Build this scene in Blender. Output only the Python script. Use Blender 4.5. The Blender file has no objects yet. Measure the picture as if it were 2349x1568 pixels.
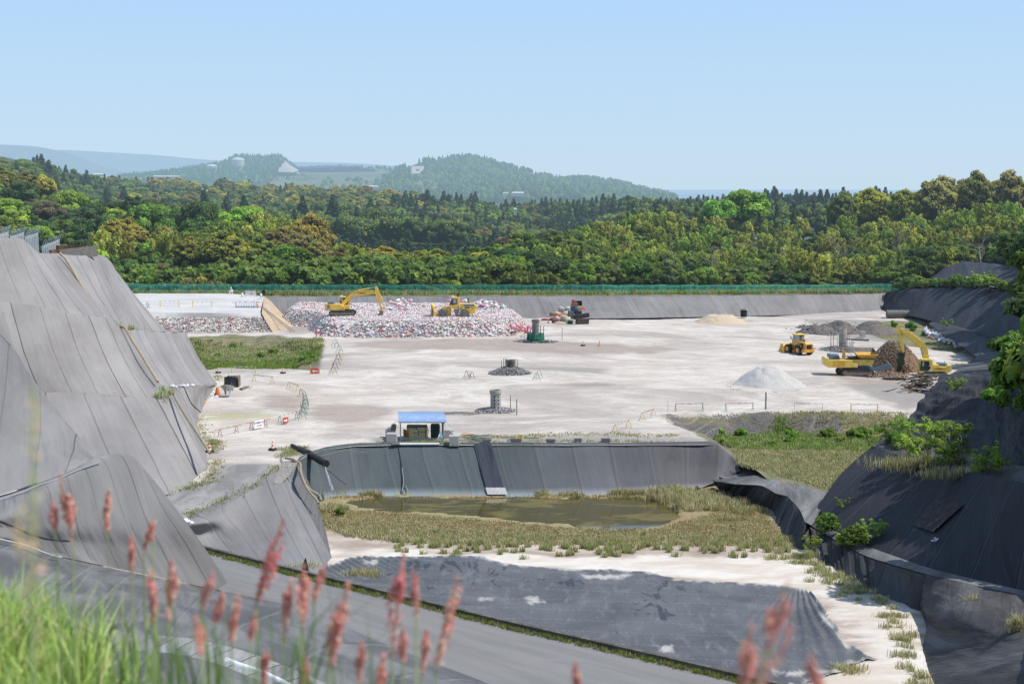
import bpy, math, random
import numpy as np
from mathutils import Vector, Matrix, noise as mnoise
random.seed(7); RNG = np.random.default_rng(7)
R = math.radians
scn = bpy.context.scene
COL = scn.collection
# ------------------------------------------------------------------ camera model (survey of the place: image angles -> world points)
H = 24.0; F = 3262.5; CU, CV = 1174.5, 784.0
TH = math.atan(353/3262.5)
cT, sT = math.cos(TH), math.sin(TH)
def ray(u, v):
    a = (u-CU)/F; b = (CV-v)/F
    return a, cT + b*sT, -sT + b*cT
def PZ(u, v, z=0.0):
    a, y, w = ray(u, v); t = (z-H)/w
    return np.array((a*t, y*t, z))
def PY(u, v, Y):
    a, y, w = ray(u, v); t = Y/y
    return np.array((a*t, Y, H+w*t))
def plaza_z(x, y):
    x = np.asarray(x, float); y = np.asarray(y, float)
    z = -0.030*np.clip(x-5, 0, 80)*np.clip((y-120)/60, 0.25, 1)
    z = z - np.clip((121-y), 0, 20)*0.115*np.clip((-14-x)/5, 0, 1)
    return z
def G(u, v, dz=0.0):
    z = 0.0
    for _ in range(6):
        p = PZ(u, v, z); z = float(plaza_z(p[0], p[1]))+dz
    return PZ(u, v, z)
# ------------------------------------------------------------------ numpy noise
def _h(ix, iy, s):
    n = (ix.astype(np.int64)*374761393 + iy.astype(np.int64)*668265263 + s*974634777) & 0x7fffffff
    n = ((n ^ (n >> 13))*1274126177) & 0x7fffffff
    return ((n ^ (n >> 16)) & 0xffff)/65535.0
def vnoise(x, y, s=0):
    x = np.asarray(x, float); y = np.asarray(y, float)
    ix = np.floor(x); iy = np.floor(y); fx = x-ix; fy = y-iy
    fx = fx*fx*(3-2*fx); fy = fy*fy*(3-2*fy)
    a = _h(ix, iy, s); b = _h(ix+1, iy, s); c = _h(ix, iy+1, s); d = _h(ix+1, iy+1, s)
    return (a*(1-fx)+b*fx)*(1-fy)+(c*(1-fx)+d*fx)*fy
def fbm(x, y, s=0, o=4):
    t = 0; a = 0.5; n = 0
    for i in range(o):
        t = t+a*vnoise(x*2**i, y*2**i, s+i*17); n += a; a *= 0.5
    return t/n
def sdpoly(px, py, poly):
    """signed distance, positive inside"""
    P = np.asarray(poly, float)[:, :2]; d = np.full(px.shape, 1e9); ins = np.zeros(px.shape, bool)
    for i in range(len(P)):
        a = P[i]; b = P[(i+1) % len(P)]; e = b-a
        w0 = px-a[0]; w1 = py-a[1]
        t = np.clip((w0*e[0]+w1*e[1])/(e@e+1e-12), 0, 1)
        d = np.minimum(d, np.hypot(w0-e[0]*t, w1-e[1]*t))
        c = ((a[1] > py) != (b[1] > py)) & (px < (b[0]-a[0])*(py-a[1])/((b[1]-a[1])+1e-12)+a[0])
        ins ^= c
    return np.where(ins, d, -d)
def sst(x, a, b):
    t = np.clip((x-a)/(b-a), 0, 1); return t*t*(3-2*t)
# ------------------------------------------------------------------ mesh helpers
def mesh_np(name, V, Fc, mat=None, smooth=False, uv=None, attrs=None, cols=None, mats=None, midx=None):
    V = np.asarray(V, np.float32); Fc = np.asarray(Fc, np.int32)
    me = bpy.data.meshes.new(name); k = Fc.shape[1]
    me.vertices.add(len(V)); me.vertices.foreach_set('co', V.ravel())
    me.loops.add(Fc.size); me.loops.foreach_set('vertex_index', Fc.ravel())
    me.polygons.add(len(Fc)); me.polygons.foreach_set('loop_start', np.arange(0, Fc.size, k, dtype=np.int32))
    me.update(calc_edges=True)
    if uv is not None:
        l = me.uv_layers.new(name='UVMap'); l.data.foreach_set('uv', np.asarray(uv, np.float32)[Fc.ravel()].ravel())
    for n, a in (attrs or {}).items():
        at = me.attributes.new(n, 'FLOAT', 'POINT'); at.data.foreach_set('value', np.asarray(a, np.float32).ravel())
    if cols is not None:
        at = me.attributes.new('col', 'FLOAT_COLOR', 'POINT')
        c = np.ones((len(V), 4), np.float32); c[:, :3] = cols; at.data.foreach_set('color', c.ravel())
    if mat: me.materials.append(mat)
    for m in mats or []: me.materials.append(m)
    if midx is not None: me.polygons.foreach_set('material_index', np.asarray(midx, np.int32))
    if smooth: me.polygons.foreach_set('use_smooth', np.ones(len(Fc), bool))
    me.validate(); return me
def link(name, me, parent=None, loc=None):
    o = bpy.data.objects.new(name, me); COL.objects.link(o)
    if parent: o.parent = parent
    if loc is not None: o.location = tuple(map(float, loc))
    return o
def tag(o, label=None, cat=None, group=None, kind=None):
    if label: o['label'] = label
    if cat: o['category'] = cat
    if group: o['group'] = group
    if kind: o['kind'] = kind
    return o
def struct(o): o['kind'] = 'structure'; return o
def thing(name, label, cat, loc=(0, 0, 0), rz=0.0, group=None):
    o = bpy.data.objects.new(name, None); COL.objects.link(o); o.empty_display_size = .2
    o.location = tuple(map(float, loc)); o.rotation_euler = (0, 0, rz)
    return tag(o, label, cat, group)
KIDS = {}
def copy_tree(o, parent=None):
    c = o.copy(); COL.objects.link(c); c.parent = parent
    for ch in o.children: copy_tree(ch, c)
    return c
class MB:
    """collects convex bits into one mesh"""
    def __init__(s): s.v = []; s.f = []; s.c = []
    def add(s, vs, fs, col=None):
        n = len(s.v); s.v += [tuple(map(float, p)) for p in vs]; s.f += [tuple(i+n for i in f) for f in fs]
        s.c += [col or (1, 1, 1)]*len(vs)
    def box(s, x0, x1, y0, y1, z0, z1, col=None, rot=None, piv=None):
        vs = [(x, y, z) for z in (z0, z1) for y in (y0, y1) for x in (x0, x1)]
        if rot is not None:
            pv = Vector(piv or ((x0+x1)/2, (y0+y1)/2, (z0+z1)/2)); vs = [tuple(rot @ (Vector(p)-pv)+pv) for p in vs]
        s.add(vs, [(0, 2, 3, 1), (4, 5, 7, 6), (0, 1, 5, 4), (2, 6, 7, 3), (0, 4, 6, 2), (1, 3, 7, 5)], col)
    def tube(s, a, b, r, r2=None, n=8, col=None, cap=True):
        a = Vector(a); b = Vector(b); d = (b-a); r2 = r if r2 is None else r2
        if d.length < 1e-6: return
        q = d.to_track_quat('Z', 'Y'); vs = []
        for p, rr in ((a, r), (b, r2)):
            for i in range(n):
                t = 2*math.pi*i/n; vs.append(p+q @ Vector((rr*math.cos(t), rr*math.sin(t), 0)))
        fs = [(i, (i+1) % n, n+(i+1) % n, n+i) for i in range(n)]
        if cap: fs += [tuple(range(n-1, -1, -1)), tuple(range(n, 2*n))]
        s.add(vs, fs, col)
    def path(s, pts, r, n=8, col=None):
        pts = [Vector(p) for p in pts]; m = len(pts); vs = []
        for i, p in enumerate(pts):
            d = (pts[min(i+1, m-1)]-pts[max(i-1, 0)]).normalized(); q = d.to_track_quat('Z', 'Y')
            rr = r[i] if hasattr(r, '__len__') else r
            for k in range(n):
                t = 2*math.pi*k/n; vs.append(p+q @ Vector((rr*math.cos(t), rr*math.sin(t), 0)))
        fs = [(i*n+k, i*n+(k+1) % n, (i+1)*n+(k+1) % n, (i+1)*n+k) for i in range(m-1) for k in range(n)]
        fs += [tuple(range(n-1, -1, -1)), tuple(range((m-1)*n, m*n))]
        s.add(vs, fs, col)
    def prism(s, prof, y0, y1, col=None, axis='y'):
        """prof: (x,z) polygon extruded along y"""
        n = len(prof); vs = [(x, y0, z) for x, z in prof]+[(x, y1, z) for x, z in prof]
        if axis == 'x': vs = [(y, x, z) for x, y, z in vs]
        fs = [(i, (i+1) % n, n+(i+1) % n, n+i) for i in range(n)]+[tuple(range(n-1, -1, -1)), tuple(range(n, 2*n))]
        s.add(vs, fs, col)
    def lathe(s, prof, n=20, c=(0, 0, 0), col=None):
        vs = [(c[0]+r*math.cos(2*math.pi*k/n), c[1]+r*math.sin(2*math.pi*k/n), c[2]+z) for r, z in prof for k in range(n)]
        m = len(prof)
        fs = [(i*n+k, i*n+(k+1) % n, (i+1)*n+(k+1) % n, (i+1)*n+k) for i in range(m-1) for k in range(n)]
        s.add(vs, fs, col)
    def build(s, name, mat, parent=None, smooth=False, bevel=0, loc=None, rough=None):
        me = bpy.data.meshes.new(name); me.from_pydata(s.v, [], s.f)
        at = me.attributes.new('col', 'FLOAT_COLOR', 'POINT')
        at.data.foreach_set('color', np.array([(*c, 1) for c in s.c], np.float32).ravel())
        me.materials.append(mat)
        import bmesh
        bm = bmesh.new(); bm.from_mesh(me); bmesh.ops.recalc_face_normals(bm, faces=bm.faces)
        if bevel:
            es = [e for e in bm.edges if len(e.link_faces) == 2 and e.calc_face_angle(0) > 0.5]
            bmesh.ops.bevel(bm, geom=es, offset=bevel, segments=2, affect='EDGES', profile=.6, clamp_overlap=True)
        bm.to_mesh(me); bm.free()
        if smooth:
            me.polygons.foreach_set('use_smooth', np.ones(len(me.polygons), bool))
            try: me.set_sharp_from_angle(angle=R(40))
            except Exception: pass
        me.update(); return link(name, me, parent, loc)
# ------------------------------------------------------------------ node materials
def newmat(name):
    m = bpy.data.materials.new(name); m.use_nodes = True; nt = m.node_tree
    b = nt.nodes['Principled BSDF']; b.inputs['Roughness'].default_value = .85
    b.inputs['Specular IOR Level'].default_value = .25
    return m, nt, b
def nd(nt, t, **k):
    n = nt.nodes.new(t)
    for a, v in k.items(): setattr(n, a, v)
    return n
def lk(nt, a, b): nt.links.new(a, b)
def setin(nt, sock, v):
    if isinstance(v, bpy.types.NodeSocket): nt.links.new(v, sock)
    elif isinstance(v, (tuple, list)) and len(v) == 3 and sock.type == 'RGBA': sock.default_value = (*v, 1)
    else: sock.default_value = v
def mth(nt, op, a, b=None, c=None, clamp=False):
    n = nd(nt, 'ShaderNodeMath', operation=op); n.use_clamp = clamp
    for i, v in enumerate((a, b, c)):
        if v is not None: setin(nt, n.inputs[i], v)
    return n.outputs[0]
def mixc(nt, f, a, b, bt='MIX'):
    n = nd(nt, 'ShaderNodeMix', data_type='RGBA', blend_type=bt)
    setin(nt, n.inputs['Factor'], f); setin(nt, n.inputs['A'], a); setin(nt, n.inputs['B'], b); return n.outputs['Result']
def mapr(nt, v, a, b, c=0., d=1., smooth=True):
    n = nd(nt, 'ShaderNodeMapRange', interpolation_type='SMOOTHSTEP' if smooth else 'LINEAR')
    setin(nt, n.inputs['Value'], v); n.inputs['From Min'].default_value = a; n.inputs['From Max'].default_value = b
    n.inputs['To Min'].default_value = c; n.inputs['To Max'].default_value = d; return n.outputs['Result']
def geo(nt): return nd(nt, 'ShaderNodeNewGeometry').outputs['Position']
def noise(nt, vec, scale, detail=4, rough=.55, sc=None, dist=0.):
    if sc is not None:
        mp = nd(nt, 'ShaderNodeMapping'); mp.inputs['Scale'].default_value = sc; lk(nt, vec, mp.inputs['Vector']); vec = mp.outputs[0]
    n = nd(nt, 'ShaderNodeTexNoise'); n.inputs['Scale'].default_value = scale; n.inputs['Detail'].default_value = detail
    n.inputs['Roughness'].default_value = rough; n.inputs['Distortion'].default_value = dist
    lk(nt, vec, n.inputs['Vector']); return n.outputs['Fac']
def attr(nt, name, out='Fac', t='GEOMETRY'):
    return nd(nt, 'ShaderNodeAttribute', attribute_name=name, attribute_type=t).outputs[out]
def bump(nt, b, h, strength=.4, dist=.05):
    n = nd(nt, 'ShaderNodeBump'); n.inputs['Strength'].default_value = strength; n.inputs['Distance'].default_value = dist
    lk(nt, h, n.inputs['Height']); lk(nt, n.outputs[0], b.inputs['Normal'])
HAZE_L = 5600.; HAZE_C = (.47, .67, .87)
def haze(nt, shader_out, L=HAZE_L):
    """aerial perspective painted into the surface: pale blue emission mixed in, growing with world Y"""
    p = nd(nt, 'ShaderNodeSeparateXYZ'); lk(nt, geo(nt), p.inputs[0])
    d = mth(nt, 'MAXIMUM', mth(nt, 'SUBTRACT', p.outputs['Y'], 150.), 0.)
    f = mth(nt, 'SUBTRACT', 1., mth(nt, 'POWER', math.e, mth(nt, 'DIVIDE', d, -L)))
    em = nd(nt, 'ShaderNodeEmission'); em.inputs['Color'].default_value = (*HAZE_C, 1); em.inputs['Strength'].default_value = .92  # surface glow stands in for light scattered by the air
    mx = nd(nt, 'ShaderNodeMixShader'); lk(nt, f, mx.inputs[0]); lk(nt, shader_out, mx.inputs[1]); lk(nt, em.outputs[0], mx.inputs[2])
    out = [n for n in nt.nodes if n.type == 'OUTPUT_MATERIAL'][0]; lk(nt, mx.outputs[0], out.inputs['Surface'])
def simple(name, c, rough=.6, metal=0, var=.15, sc=3., dirt=None, spec=.3, use_col=False):
    m, nt, b = newmat(name); tc = nd(nt, 'ShaderNodeTexCoord').outputs['Object']
    n = noise(nt, tc, sc, 5, .6)
    base = mixc(nt, 1., attr(nt, 'col', 'Color'), c, 'MULTIPLY') if use_col else c
    dk = mixc(nt, 1., base, tuple(1-var*2 for _ in range(3)), 'MULTIPLY')
    col = mixc(nt, mapr(nt, n, .35, .7), dk, base)
    if dirt:
        n2 = noise(nt, tc, sc*2.3, 6, .7)
        col = mixc(nt, mapr(nt, n2, .52, .72, 0, .75), col, dirt)
    lk(nt, col, b.inputs['Base Color']); b.inputs['Roughness'].default_value = rough
    b.inputs['Metallic'].default_value = metal; b.inputs['Specular IOR Level'].default_value = spec
    return m
# ------------------------------------------------------------------ surface patches between surveyed lines
def resample(row, n):
    P = np.asarray(row, float); d = np.r_[0, np.cumsum(np.linalg.norm(np.diff(P, axis=0), axis=1)+1e-6)]
    # keep the surveyed points evenly in parameter, so rows stay in correspondence
    t = np.linspace(0, len(P)-1, n); i = np.clip(t.astype(int), 0, len(P)-2); f = (t-i)[:, None]
    p0 = P[np.clip(i-1, 0, len(P)-1)]; p1 = P[i]; p2 = P[i+1]; p3 = P[np.clip(i+2, 0, len(P)-1)]
    l0 = 0.5*((2*p1)+(p2-p0)*f+(2*p0-5*p1+4*p2-p3)*f**2+(3*p1-p0-3*p2+p3)*f**3)
    lin = p1+(p2-p1)*f
    return lin*.45+l0*.55
def conv(r, mode):
    out = []
    for p in r:
        if mode == 'Y': out.append(PY(*p))
        elif mode == 'Z': out.append(PZ(*p))
        elif mode == 'W': out.append(np.array(p, float))
    return np.array(out)
def patch(name, rows, nu, nv, mat, mode='Y', curve='lin', amp=0., fs=(.4, .12), sag=0., seed=0, attrs=None):
    Rw = np.array([resample(conv(r, mode), nu) for r in rows])       # rows x nu x 3
    k = len(rows); t = np.linspace(0, k-1, nv); out = []
    for tt in t:
        i = min(int(tt), k-2); f = tt-i
        if curve == 'smooth':
            p0 = Rw[max(i-1, 0)]; p1 = Rw[i]; p2 = Rw[i+1]; p3 = Rw[min(i+2, k-1)]
            q = 0.5*((2*p1)+(p2-p0)*f+(2*p0-5*p1+4*p2-p3)*f**2+(3*p1-p0-3*p2+p3)*f**3)
        else:
            q = Rw[i]*(1-f)+Rw[i+1]*f
            if sag: q = q-np.array((0, 0, sag))*math.sin(math.pi*f)*(0.6+.8*f)
        out.append(q)
    Pt = np.array(out)                                               # nv x nu x 3
    du = np.gradient(Pt, axis=1); dv = np.gradient(Pt, axis=0); N = np.cross(du, dv); N /= (np.linalg.norm(N, axis=2, keepdims=True)+1e-9)
    if N[..., 2].mean() < 0: N = -N
    au = np.cumsum(np.linalg.norm(du, axis=2), axis=1).mean(axis=0); av = np.cumsum(np.linalg.norm(dv, axis=2), axis=0).mean(axis=1)
    U, Vv = np.meshgrid(au, av)
    if amp:
        w = (fbm(U*fs[0]+seed*9.1, Vv*fs[1]+seed*3.7, seed, 4)-.5)*2
        e = np.minimum(1, np.minimum(np.arange(nv), nv-1-np.arange(nv))/max(1, nv*.08))[:, None]
        Pt = Pt+N*(w*amp*e)[..., None]
    V = Pt.reshape(-1, 3); idx = np.arange(nu*nv).reshape(nv, nu)
    Fc = np.stack([idx[:-1, :-1], idx[:-1, 1:], idx[1:, 1:], idx[1:, :-1]], -1).reshape(-1, 4)
    # face up / outwards
    a = V[Fc[:, 1]]-V[Fc[:, 0]]; b = V[Fc[:, 3]]-V[Fc[:, 0]]
    if np.cross(a, b)[:, 2].mean() < 0: Fc = Fc[:, ::-1]
    uv = np.stack([U, Vv], -1).reshape(-1, 2)
    me = mesh_np(name, V, Fc, mat, True, uv, attrs and {n: g(V) for n, g in attrs.items()})
    return link(name, me), Pt
def img(p):
    q = Vector(p)-Vector((0, 0, H)); dz = q.y*cT-q.z*sT; return CU+F*q.x/dz, CV-F*(q.y*sT+q.z*cT)/dz
# ------------------------------------------------------------------ camera, sun, sky
cam = bpy.data.cameras.new('camera'); co = link('camera', cam); scn.camera = co
cam.sensor_width = 36; cam.lens = 50.0; cam.clip_end = 120000; cam.clip_start = .1
co.location = (0, 0, H); co.rotation_euler = (math.pi/2-TH, 0, 0)
cam.dof.use_dof = True; cam.dof.focus_distance = 170; cam.dof.aperture_fstop = 4.0
SUN_AZ = R(103); SUN_EL = R(56)     # azimuth measured clockwise from +Y (the view direction)
sd = Vector((math.sin(SUN_AZ)*math.cos(SUN_EL), math.cos(SUN_AZ)*math.cos(SUN_EL), math.sin(SUN_EL)))
sl = bpy.data.lights.new('sun', 'SUN'); sl.energy = 4.7; sl.angle = R(.53); sl.color = (1, .955, .885)
so = link('sun', sl); so.rotation_euler = (-sd).to_track_quat('-Z', 'Y').to_euler(); so.location = (60, -20, 80)
w = bpy.data.worlds.new('World'); scn.world = w; w.use_nodes = True; wn = w.node_tree
sky = nd(wn, 'ShaderNodeTexSky', sky_type='NISHITA'); sky.sun_disc = False; sky.sun_elevation = SUN_EL; sky.sun_rotation = SUN_AZ
sky.altitude = 60; sky.air_density = 1.0; sky.dust_density = 1.2; sky.ozone_density = 1.2
hs = nd(wn, 'ShaderNodeHueSaturation'); hs.inputs['Saturation'].default_value = .78; hs.inputs['Value'].default_value = 1.0
lk(wn, sky.outputs[0], hs.inputs['Color'])
# milky spring haze thickens towards the horizon
tcw = nd(wn, 'ShaderNodeTexCoord'); sx = nd(wn, 'ShaderNodeSeparateXYZ'); lk(wn, tcw.outputs['Generated'], sx.inputs[0])
up = sx.outputs['Z']
g1 = mixc(wn, mapr(wn, up, .0, .13, 0, 1, False), (6.1, 7.9, 9.4), (4.6, 7.15, 10.2))
g2 = mixc(wn, mapr(wn, up, .13, .75, 0, 1), g1, (2.6, 3.8, 6.2))
sk = mixc(wn, .88, hs.outputs[0], g2)
wb = wn.nodes['Background']; lk(wn, sk, wb.inputs['Color']); wb.inputs['Strength'].default_value = .1
scn.view_settings.view_transform = 'Standard'; scn.view_settings.look = 'None'; scn.view_settings.exposure = 0
scn.cycles.max_bounces = 5; scn.cycles.diffuse_bounces = 3; scn.cycles.glossy_bounces = 3; scn.cycles.transmission_bounces = 4
scn.cycles.transparent_max_bounces = 8; scn.cycles.caustics_reflective = False; scn.cycles.caustics_refractive = False
scn.cycles.use_denoising = True
# ------------------------------------------------------------------ materials of the ground
def liner(name, base, seam=3.6, slant=0., tone=.10, streak=.5, seamc=.55, stain=None, wr=.3, light=None, seamw=.036, off=0., dust=.0):
    """geotextile / rubber sheet laid in strips that run down the slope"""
    m, nt, b = newmat(name)
    uv = nd(nt, 'ShaderNodeUVMap').outputs[0]; s = nd(nt, 'ShaderNodeSeparateXYZ'); lk(nt, uv, s.inputs[0])
    wob = noise(nt, uv, .25, 3, .5, (.3, 1.2, 1))
    u = mth(nt, 'ADD', mth(nt, 'ADD', s.outputs['X'], mth(nt, 'MULTIPLY', s.outputs['Y'], slant)), mth(nt, 'MULTIPLY', wob, .28))
    u = mth(nt, 'ADD', mth(nt, 'DIVIDE', u, seam), 50+off); fr = mth(nt, 'FRACT', u); pid = mth(nt, 'FLOOR', u)
    wn_ = nd(nt, 'ShaderNodeTexWhiteNoise', noise_dimensions='1D'); lk(nt, pid, wn_.inputs['W'])
    pt = mapr(nt, wn_.outputs['Value'], 0, 1, 1-tone, 1+tone, False)
    st = noise(nt, uv, 1., 6, .68, (2.6, .13, 1)); st2 = noise(nt, uv, 1., 5, .62, (.5, .16, 1), .6); bl = noise(nt, uv, .14, 6, .6)
    fine = noise(nt, uv, 7, 4, .7)
    v = mth(nt, 'MULTIPLY', pt, mapr(nt, st, .3, .7, 1-.16*streak, 1+.13*streak, False))
    v = mth(nt, 'MULTIPLY', v, mapr(nt, bl, .32, .68, .86, 1.1))
    v = mth(nt, 'MULTIPLY', v, mapr(nt, fine, .3, .7, .95, 1.05, False))
    dk = mapr(nt, st2, .56, .74, 0, .34*streak); v = mth(nt, 'MULTIPLY', v, mth(nt, 'SUBTRACT', 1., dk))
    e = mth(nt, 'MINIMUM', fr, mth(nt, 'SUBTRACT', 1., fr))
    sl_ = mapr(nt, e, 0., seamw, 1., 0.); sl_ = mth(nt, 'MULTIPLY', sl_, mapr(nt, wn_.outputs['Value'], .15, .8, .35, 1.))
    v = mth(nt, 'MULTIPLY', v, mth(nt, 'SUBTRACT', 1., mth(nt, 'MULTIPLY', sl_, seamc)))
    col = mixc(nt, 1., base, nd_gray(nt, v), 'MULTIPLY')
    if light:      # pale weathered line beside the seam
        l2 = mapr(nt, mth(nt, 'ABSOLUTE', mth(nt, 'SUBTRACT', fr, .06)), 0., .022, .35, 0.); col = mixc(nt, l2, col, light)
    if stain:
        sn = noise(nt, uv, .35, 6, .7, (1, .35, 1), .8); col = mixc(nt, mapr(nt, sn, .55, .72, 0, .6), col, stain)
    if dust:
        dn = noise(nt, uv, .22, 5, .6, (1, .5, 1), .4); col = mixc(nt, mapr(nt, dn, .4, .66, 0, dust), col, (.33, .325, .32))
    lk(nt, col, b.inputs['Base Color']); b.inputs['Roughness'].default_value = .72; b.inputs['Specular IOR Level'].default_value = .3
    h = mth(nt, 'ADD', mth(nt, 'MULTIPLY', st2, 1.4), mth(nt, 'MULTIPLY', mth(nt, 'ADD', sl_, st), .5))
    bump(nt, b, h, wr, .22)
    return m
def nd_gray(nt, v):
    n = nd(nt, 'ShaderNodeCombineColor'); [lk(nt, v, n.inputs[i]) for i in range(3)]; return n.outputs[0]
M_GREY = liner('grey_felt_sheet', (.262, .246, .24), 3.4, 0, .11, .6, 1.0, dust=.25)
M_GREY2 = liner('grey_felt_sheet_far', (.19, .184, .187), 1.9, 0, .07, .9, .45, wr=.3, dust=.2, seamw=.05)
M_BERM = liner('grey_felt_sheet_berm', (.205, .198, .20), 2.6, 0, .07, .6, .7, dust=.25)
M_NEAR = liner('grey_felt_sheet_near', (.195, .188, .19), 3.6, .12, .07, .6, .7, dust=.3)
M_FORE = liner('dark_felt_sheet', (.10, .10, .106), 5.2, .2, .10, .5, .45, wr=.45, dust=.35, seamw=.012, light=(.3, .3, .3))
M_EMB = liner('green_grey_rubber_sheet', (.088, .097, .105), 3.5, 0, .15, .6, .25, wr=.25, light=(.16, .17, .18))
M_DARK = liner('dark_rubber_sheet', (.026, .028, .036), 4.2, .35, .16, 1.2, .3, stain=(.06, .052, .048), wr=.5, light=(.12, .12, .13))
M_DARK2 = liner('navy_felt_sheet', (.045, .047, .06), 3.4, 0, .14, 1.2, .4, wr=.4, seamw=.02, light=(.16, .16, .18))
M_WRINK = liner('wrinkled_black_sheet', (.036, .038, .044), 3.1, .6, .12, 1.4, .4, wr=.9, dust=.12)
M_BROWNGREY = liner('brown_grey_sheet', (.055, .053, .056), 3.0, 1.1, .15, 1.3, .4, wr=.6, dust=.25)
M_LEDGE = liner('pale_grey_sheet', (.12, .118, .12), 2.2, .4, .12, 1., .4, wr=.5, dust=.5)
def plaza_mat():
    m, nt, b = newmat('compacted_pale_gravel'); p = geo(nt)
    big = noise(nt, p, .045, 6, .62, (.8, 1.1, 1), 1.2); mid = noise(nt, p, .15, 7, .66, (.7, 1.1, 1), 1.6)
    trk = noise(nt, p, .34, 6, .68, (.36, 1.15, 1), 2.2); fine = noise(nt, p, 3.2, 4, .7); spk = noise(nt, p, 9, 3, .8)
    c = mixc(nt, mapr(nt, mid, .38, .62), (.51, .455, .405), (.645, .605, .555))
    c = mixc(nt, mapr(nt, big, .46, .64, 0, .85), c, (.38, .34, .315))
    c = mixc(nt, mapr(nt, trk, .53, .70, 0, .55), c, (.34, .30, .275))
    c = mixc(nt, mapr(nt, trk, .22, .40, .5, 0), c, (.65, .625, .59))
    # worn brown wheel rings painted by the trucks, yellow algae, grey ash: surveyed areas
    c = mixc(nt, mapr(nt, mth(nt, 'ADD', attr(nt, 'brown'), mth(nt, 'MULTIPLY', mth(nt, 'SUBTRACT', trk, .5), 5.)), -.6, 1.6, 0, .75), c, (.33, .275, .24))
    c = mixc(nt, mapr(nt, mth(nt, 'ADD', attr(nt, 'grey'), mth(nt, 'MULTIPLY', mth(nt, 'SUBTRACT', mid, .5), 7.)), -.8, 1.2, 0, .85), c, (.30, .285, .27))
    c = mixc(nt, mapr(nt, mth(nt, 'ADD', attr(nt, 'algae'), mth(nt, 'MULTIPLY', mth(nt, 'SUBTRACT', trk, .5), 10.)), -.3, 2.5, 0, .6), c, (.42, .40, .2))
    g1 = mixc(nt, mapr(nt, noise(nt, p, .8, 5, .7), .35, .65), (.24, .20, .13), (.12, .15, .055))
    c = mixc(nt, mapr(nt, mth(nt, 'ADD', attr(nt, 'green'), mth(nt, 'MULTIPLY', mth(nt, 'SUBTRACT', fine, .5), 1.6)), -.2, .5, 0, .95), c, g1)
    soil = mixc(nt, mapr(nt, spk, .42, .66), (.085, .08, .078), (.24, .23, .225))
    c = mixc(nt, mapr(nt, mth(nt, 'ADD', attr(nt, 'rubble'), mth(nt, 'MULTIPLY', mth(nt, 'SUBTRACT', mth(nt, 'ADD', mth(nt, 'MULTIPLY', fine, .4), mth(nt, 'MULTIPLY', mid, .6)), .5), 12.)), -.4, 1.2, 0, .95), c, soil)
    rd = mixc(nt, mapr(nt, noise(nt, p, .5, 5, .6, (1, .35, 1), .5), .38, .62), (.19, .19, .195), (.30, .295, .29))
    c = mixc(nt, mapr(nt, mth(nt, 'ADD', attr(nt, 'road'), mth(nt, 'MULTIPLY', mth(nt, 'SUBTRACT', mid, .5), 2.)), -.8, .8, 0, .9), c, rd)
    c = mixc(nt, mapr(nt, fine, .3, .7, .22, 0), c, (.3, .29, .28), 'MULTIPLY')
    for sc_, rot, ds in ((.55, .3, 5.), (.42, 1.35, 7.)):     # wheel ruts of the trucks
        mp = nd(nt, 'ShaderNodeMapping'); mp.inputs['Rotation'].default_value = (0, 0, rot); mp.inputs['Scale'].default_value = (.35, 1, 1); lk(nt, p, mp.inputs['Vector'])
        wv = nd(nt, 'ShaderNodeTexWave'); wv.inputs['Scale'].default_value = sc_; wv.inputs['Distortion'].default_value = ds; wv.inputs['Detail'].default_value = 3; wv.inputs['Detail Scale'].default_value = .35; lk(nt, mp.outputs[0], wv.inputs['Vector'])
        c = mixc(nt, mth(nt, 'MULTIPLY', mapr(nt, wv.outputs['Fac'], .80, .97, 0, .38), mapr(nt, noise(nt, p, .05*sc_*2, 3, .5), .45, .6)), c, (.36, .32, .29))
    lk(nt, c, b.inputs['Base Color']); b.inputs['Roughness'].default_value = .95; b.inputs['Specular IOR Level'].default_value = .1
    bump(nt, b, mth(nt, 'ADD', mth(nt, 'MULTIPLY', mid, 3.), mth(nt, 'ADD', trk, mth(nt, 'MULTIPLY', fine, .3))), .45, .25); return m
def pit_mat():
    m, nt, b = newmat('pit_floor_soil'); p = geo(nt)
    n1 = noise(nt, p, .3, 6, .62, (.6, 1.2, 1), .6); n2 = noise(nt, p, 1.6, 5, .7); n3 = noise(nt, p, 6, 4, .75)
    soil = mixc(nt, mapr(nt, n1, .35, .65), (.33, .27, .225), (.50, .43, .37)); soil = mixc(nt, mapr(nt, n3, .5, .75, 0, .5), soil, (.2, .17, .14))
    sand = mixc(nt, mapr(nt, n1, .38, .6), (.54, .47, .40), (.64, .60, .55))
    sm = mapr(nt, mth(nt, 'ADD', attr(nt, 'sand'), mth(nt, 'MULTIPLY', mth(nt, 'SUBTRACT', n1, .5), 6.)), -.5, 1.2)
    c = mixc(nt, sm, soil, sand)
    mar = mixc(nt, mapr(nt, n2, .35, .62), (.31, .26, .15), (.24, .23, .11)); mar = mixc(nt, mapr(nt, n1, .5, .66, 0, .8), mar, (.32, .19, .13))
    c = mixc(nt, mapr(nt, mth(nt, 'ADD', attr(nt, 'marsh'), mth(nt, 'MULTIPLY', mth(nt, 'SUBTRACT', n2, .5), 2.5)), -.4, .6), c, mar)
    lk(nt, c, b.inputs['Base Color']); b.inputs['Roughness'].default_value = .95; bump(nt, b, mth(nt, 'ADD', n1, mth(nt, 'MULTIPLY', n2, .3)), .5, .3); return m
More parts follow.
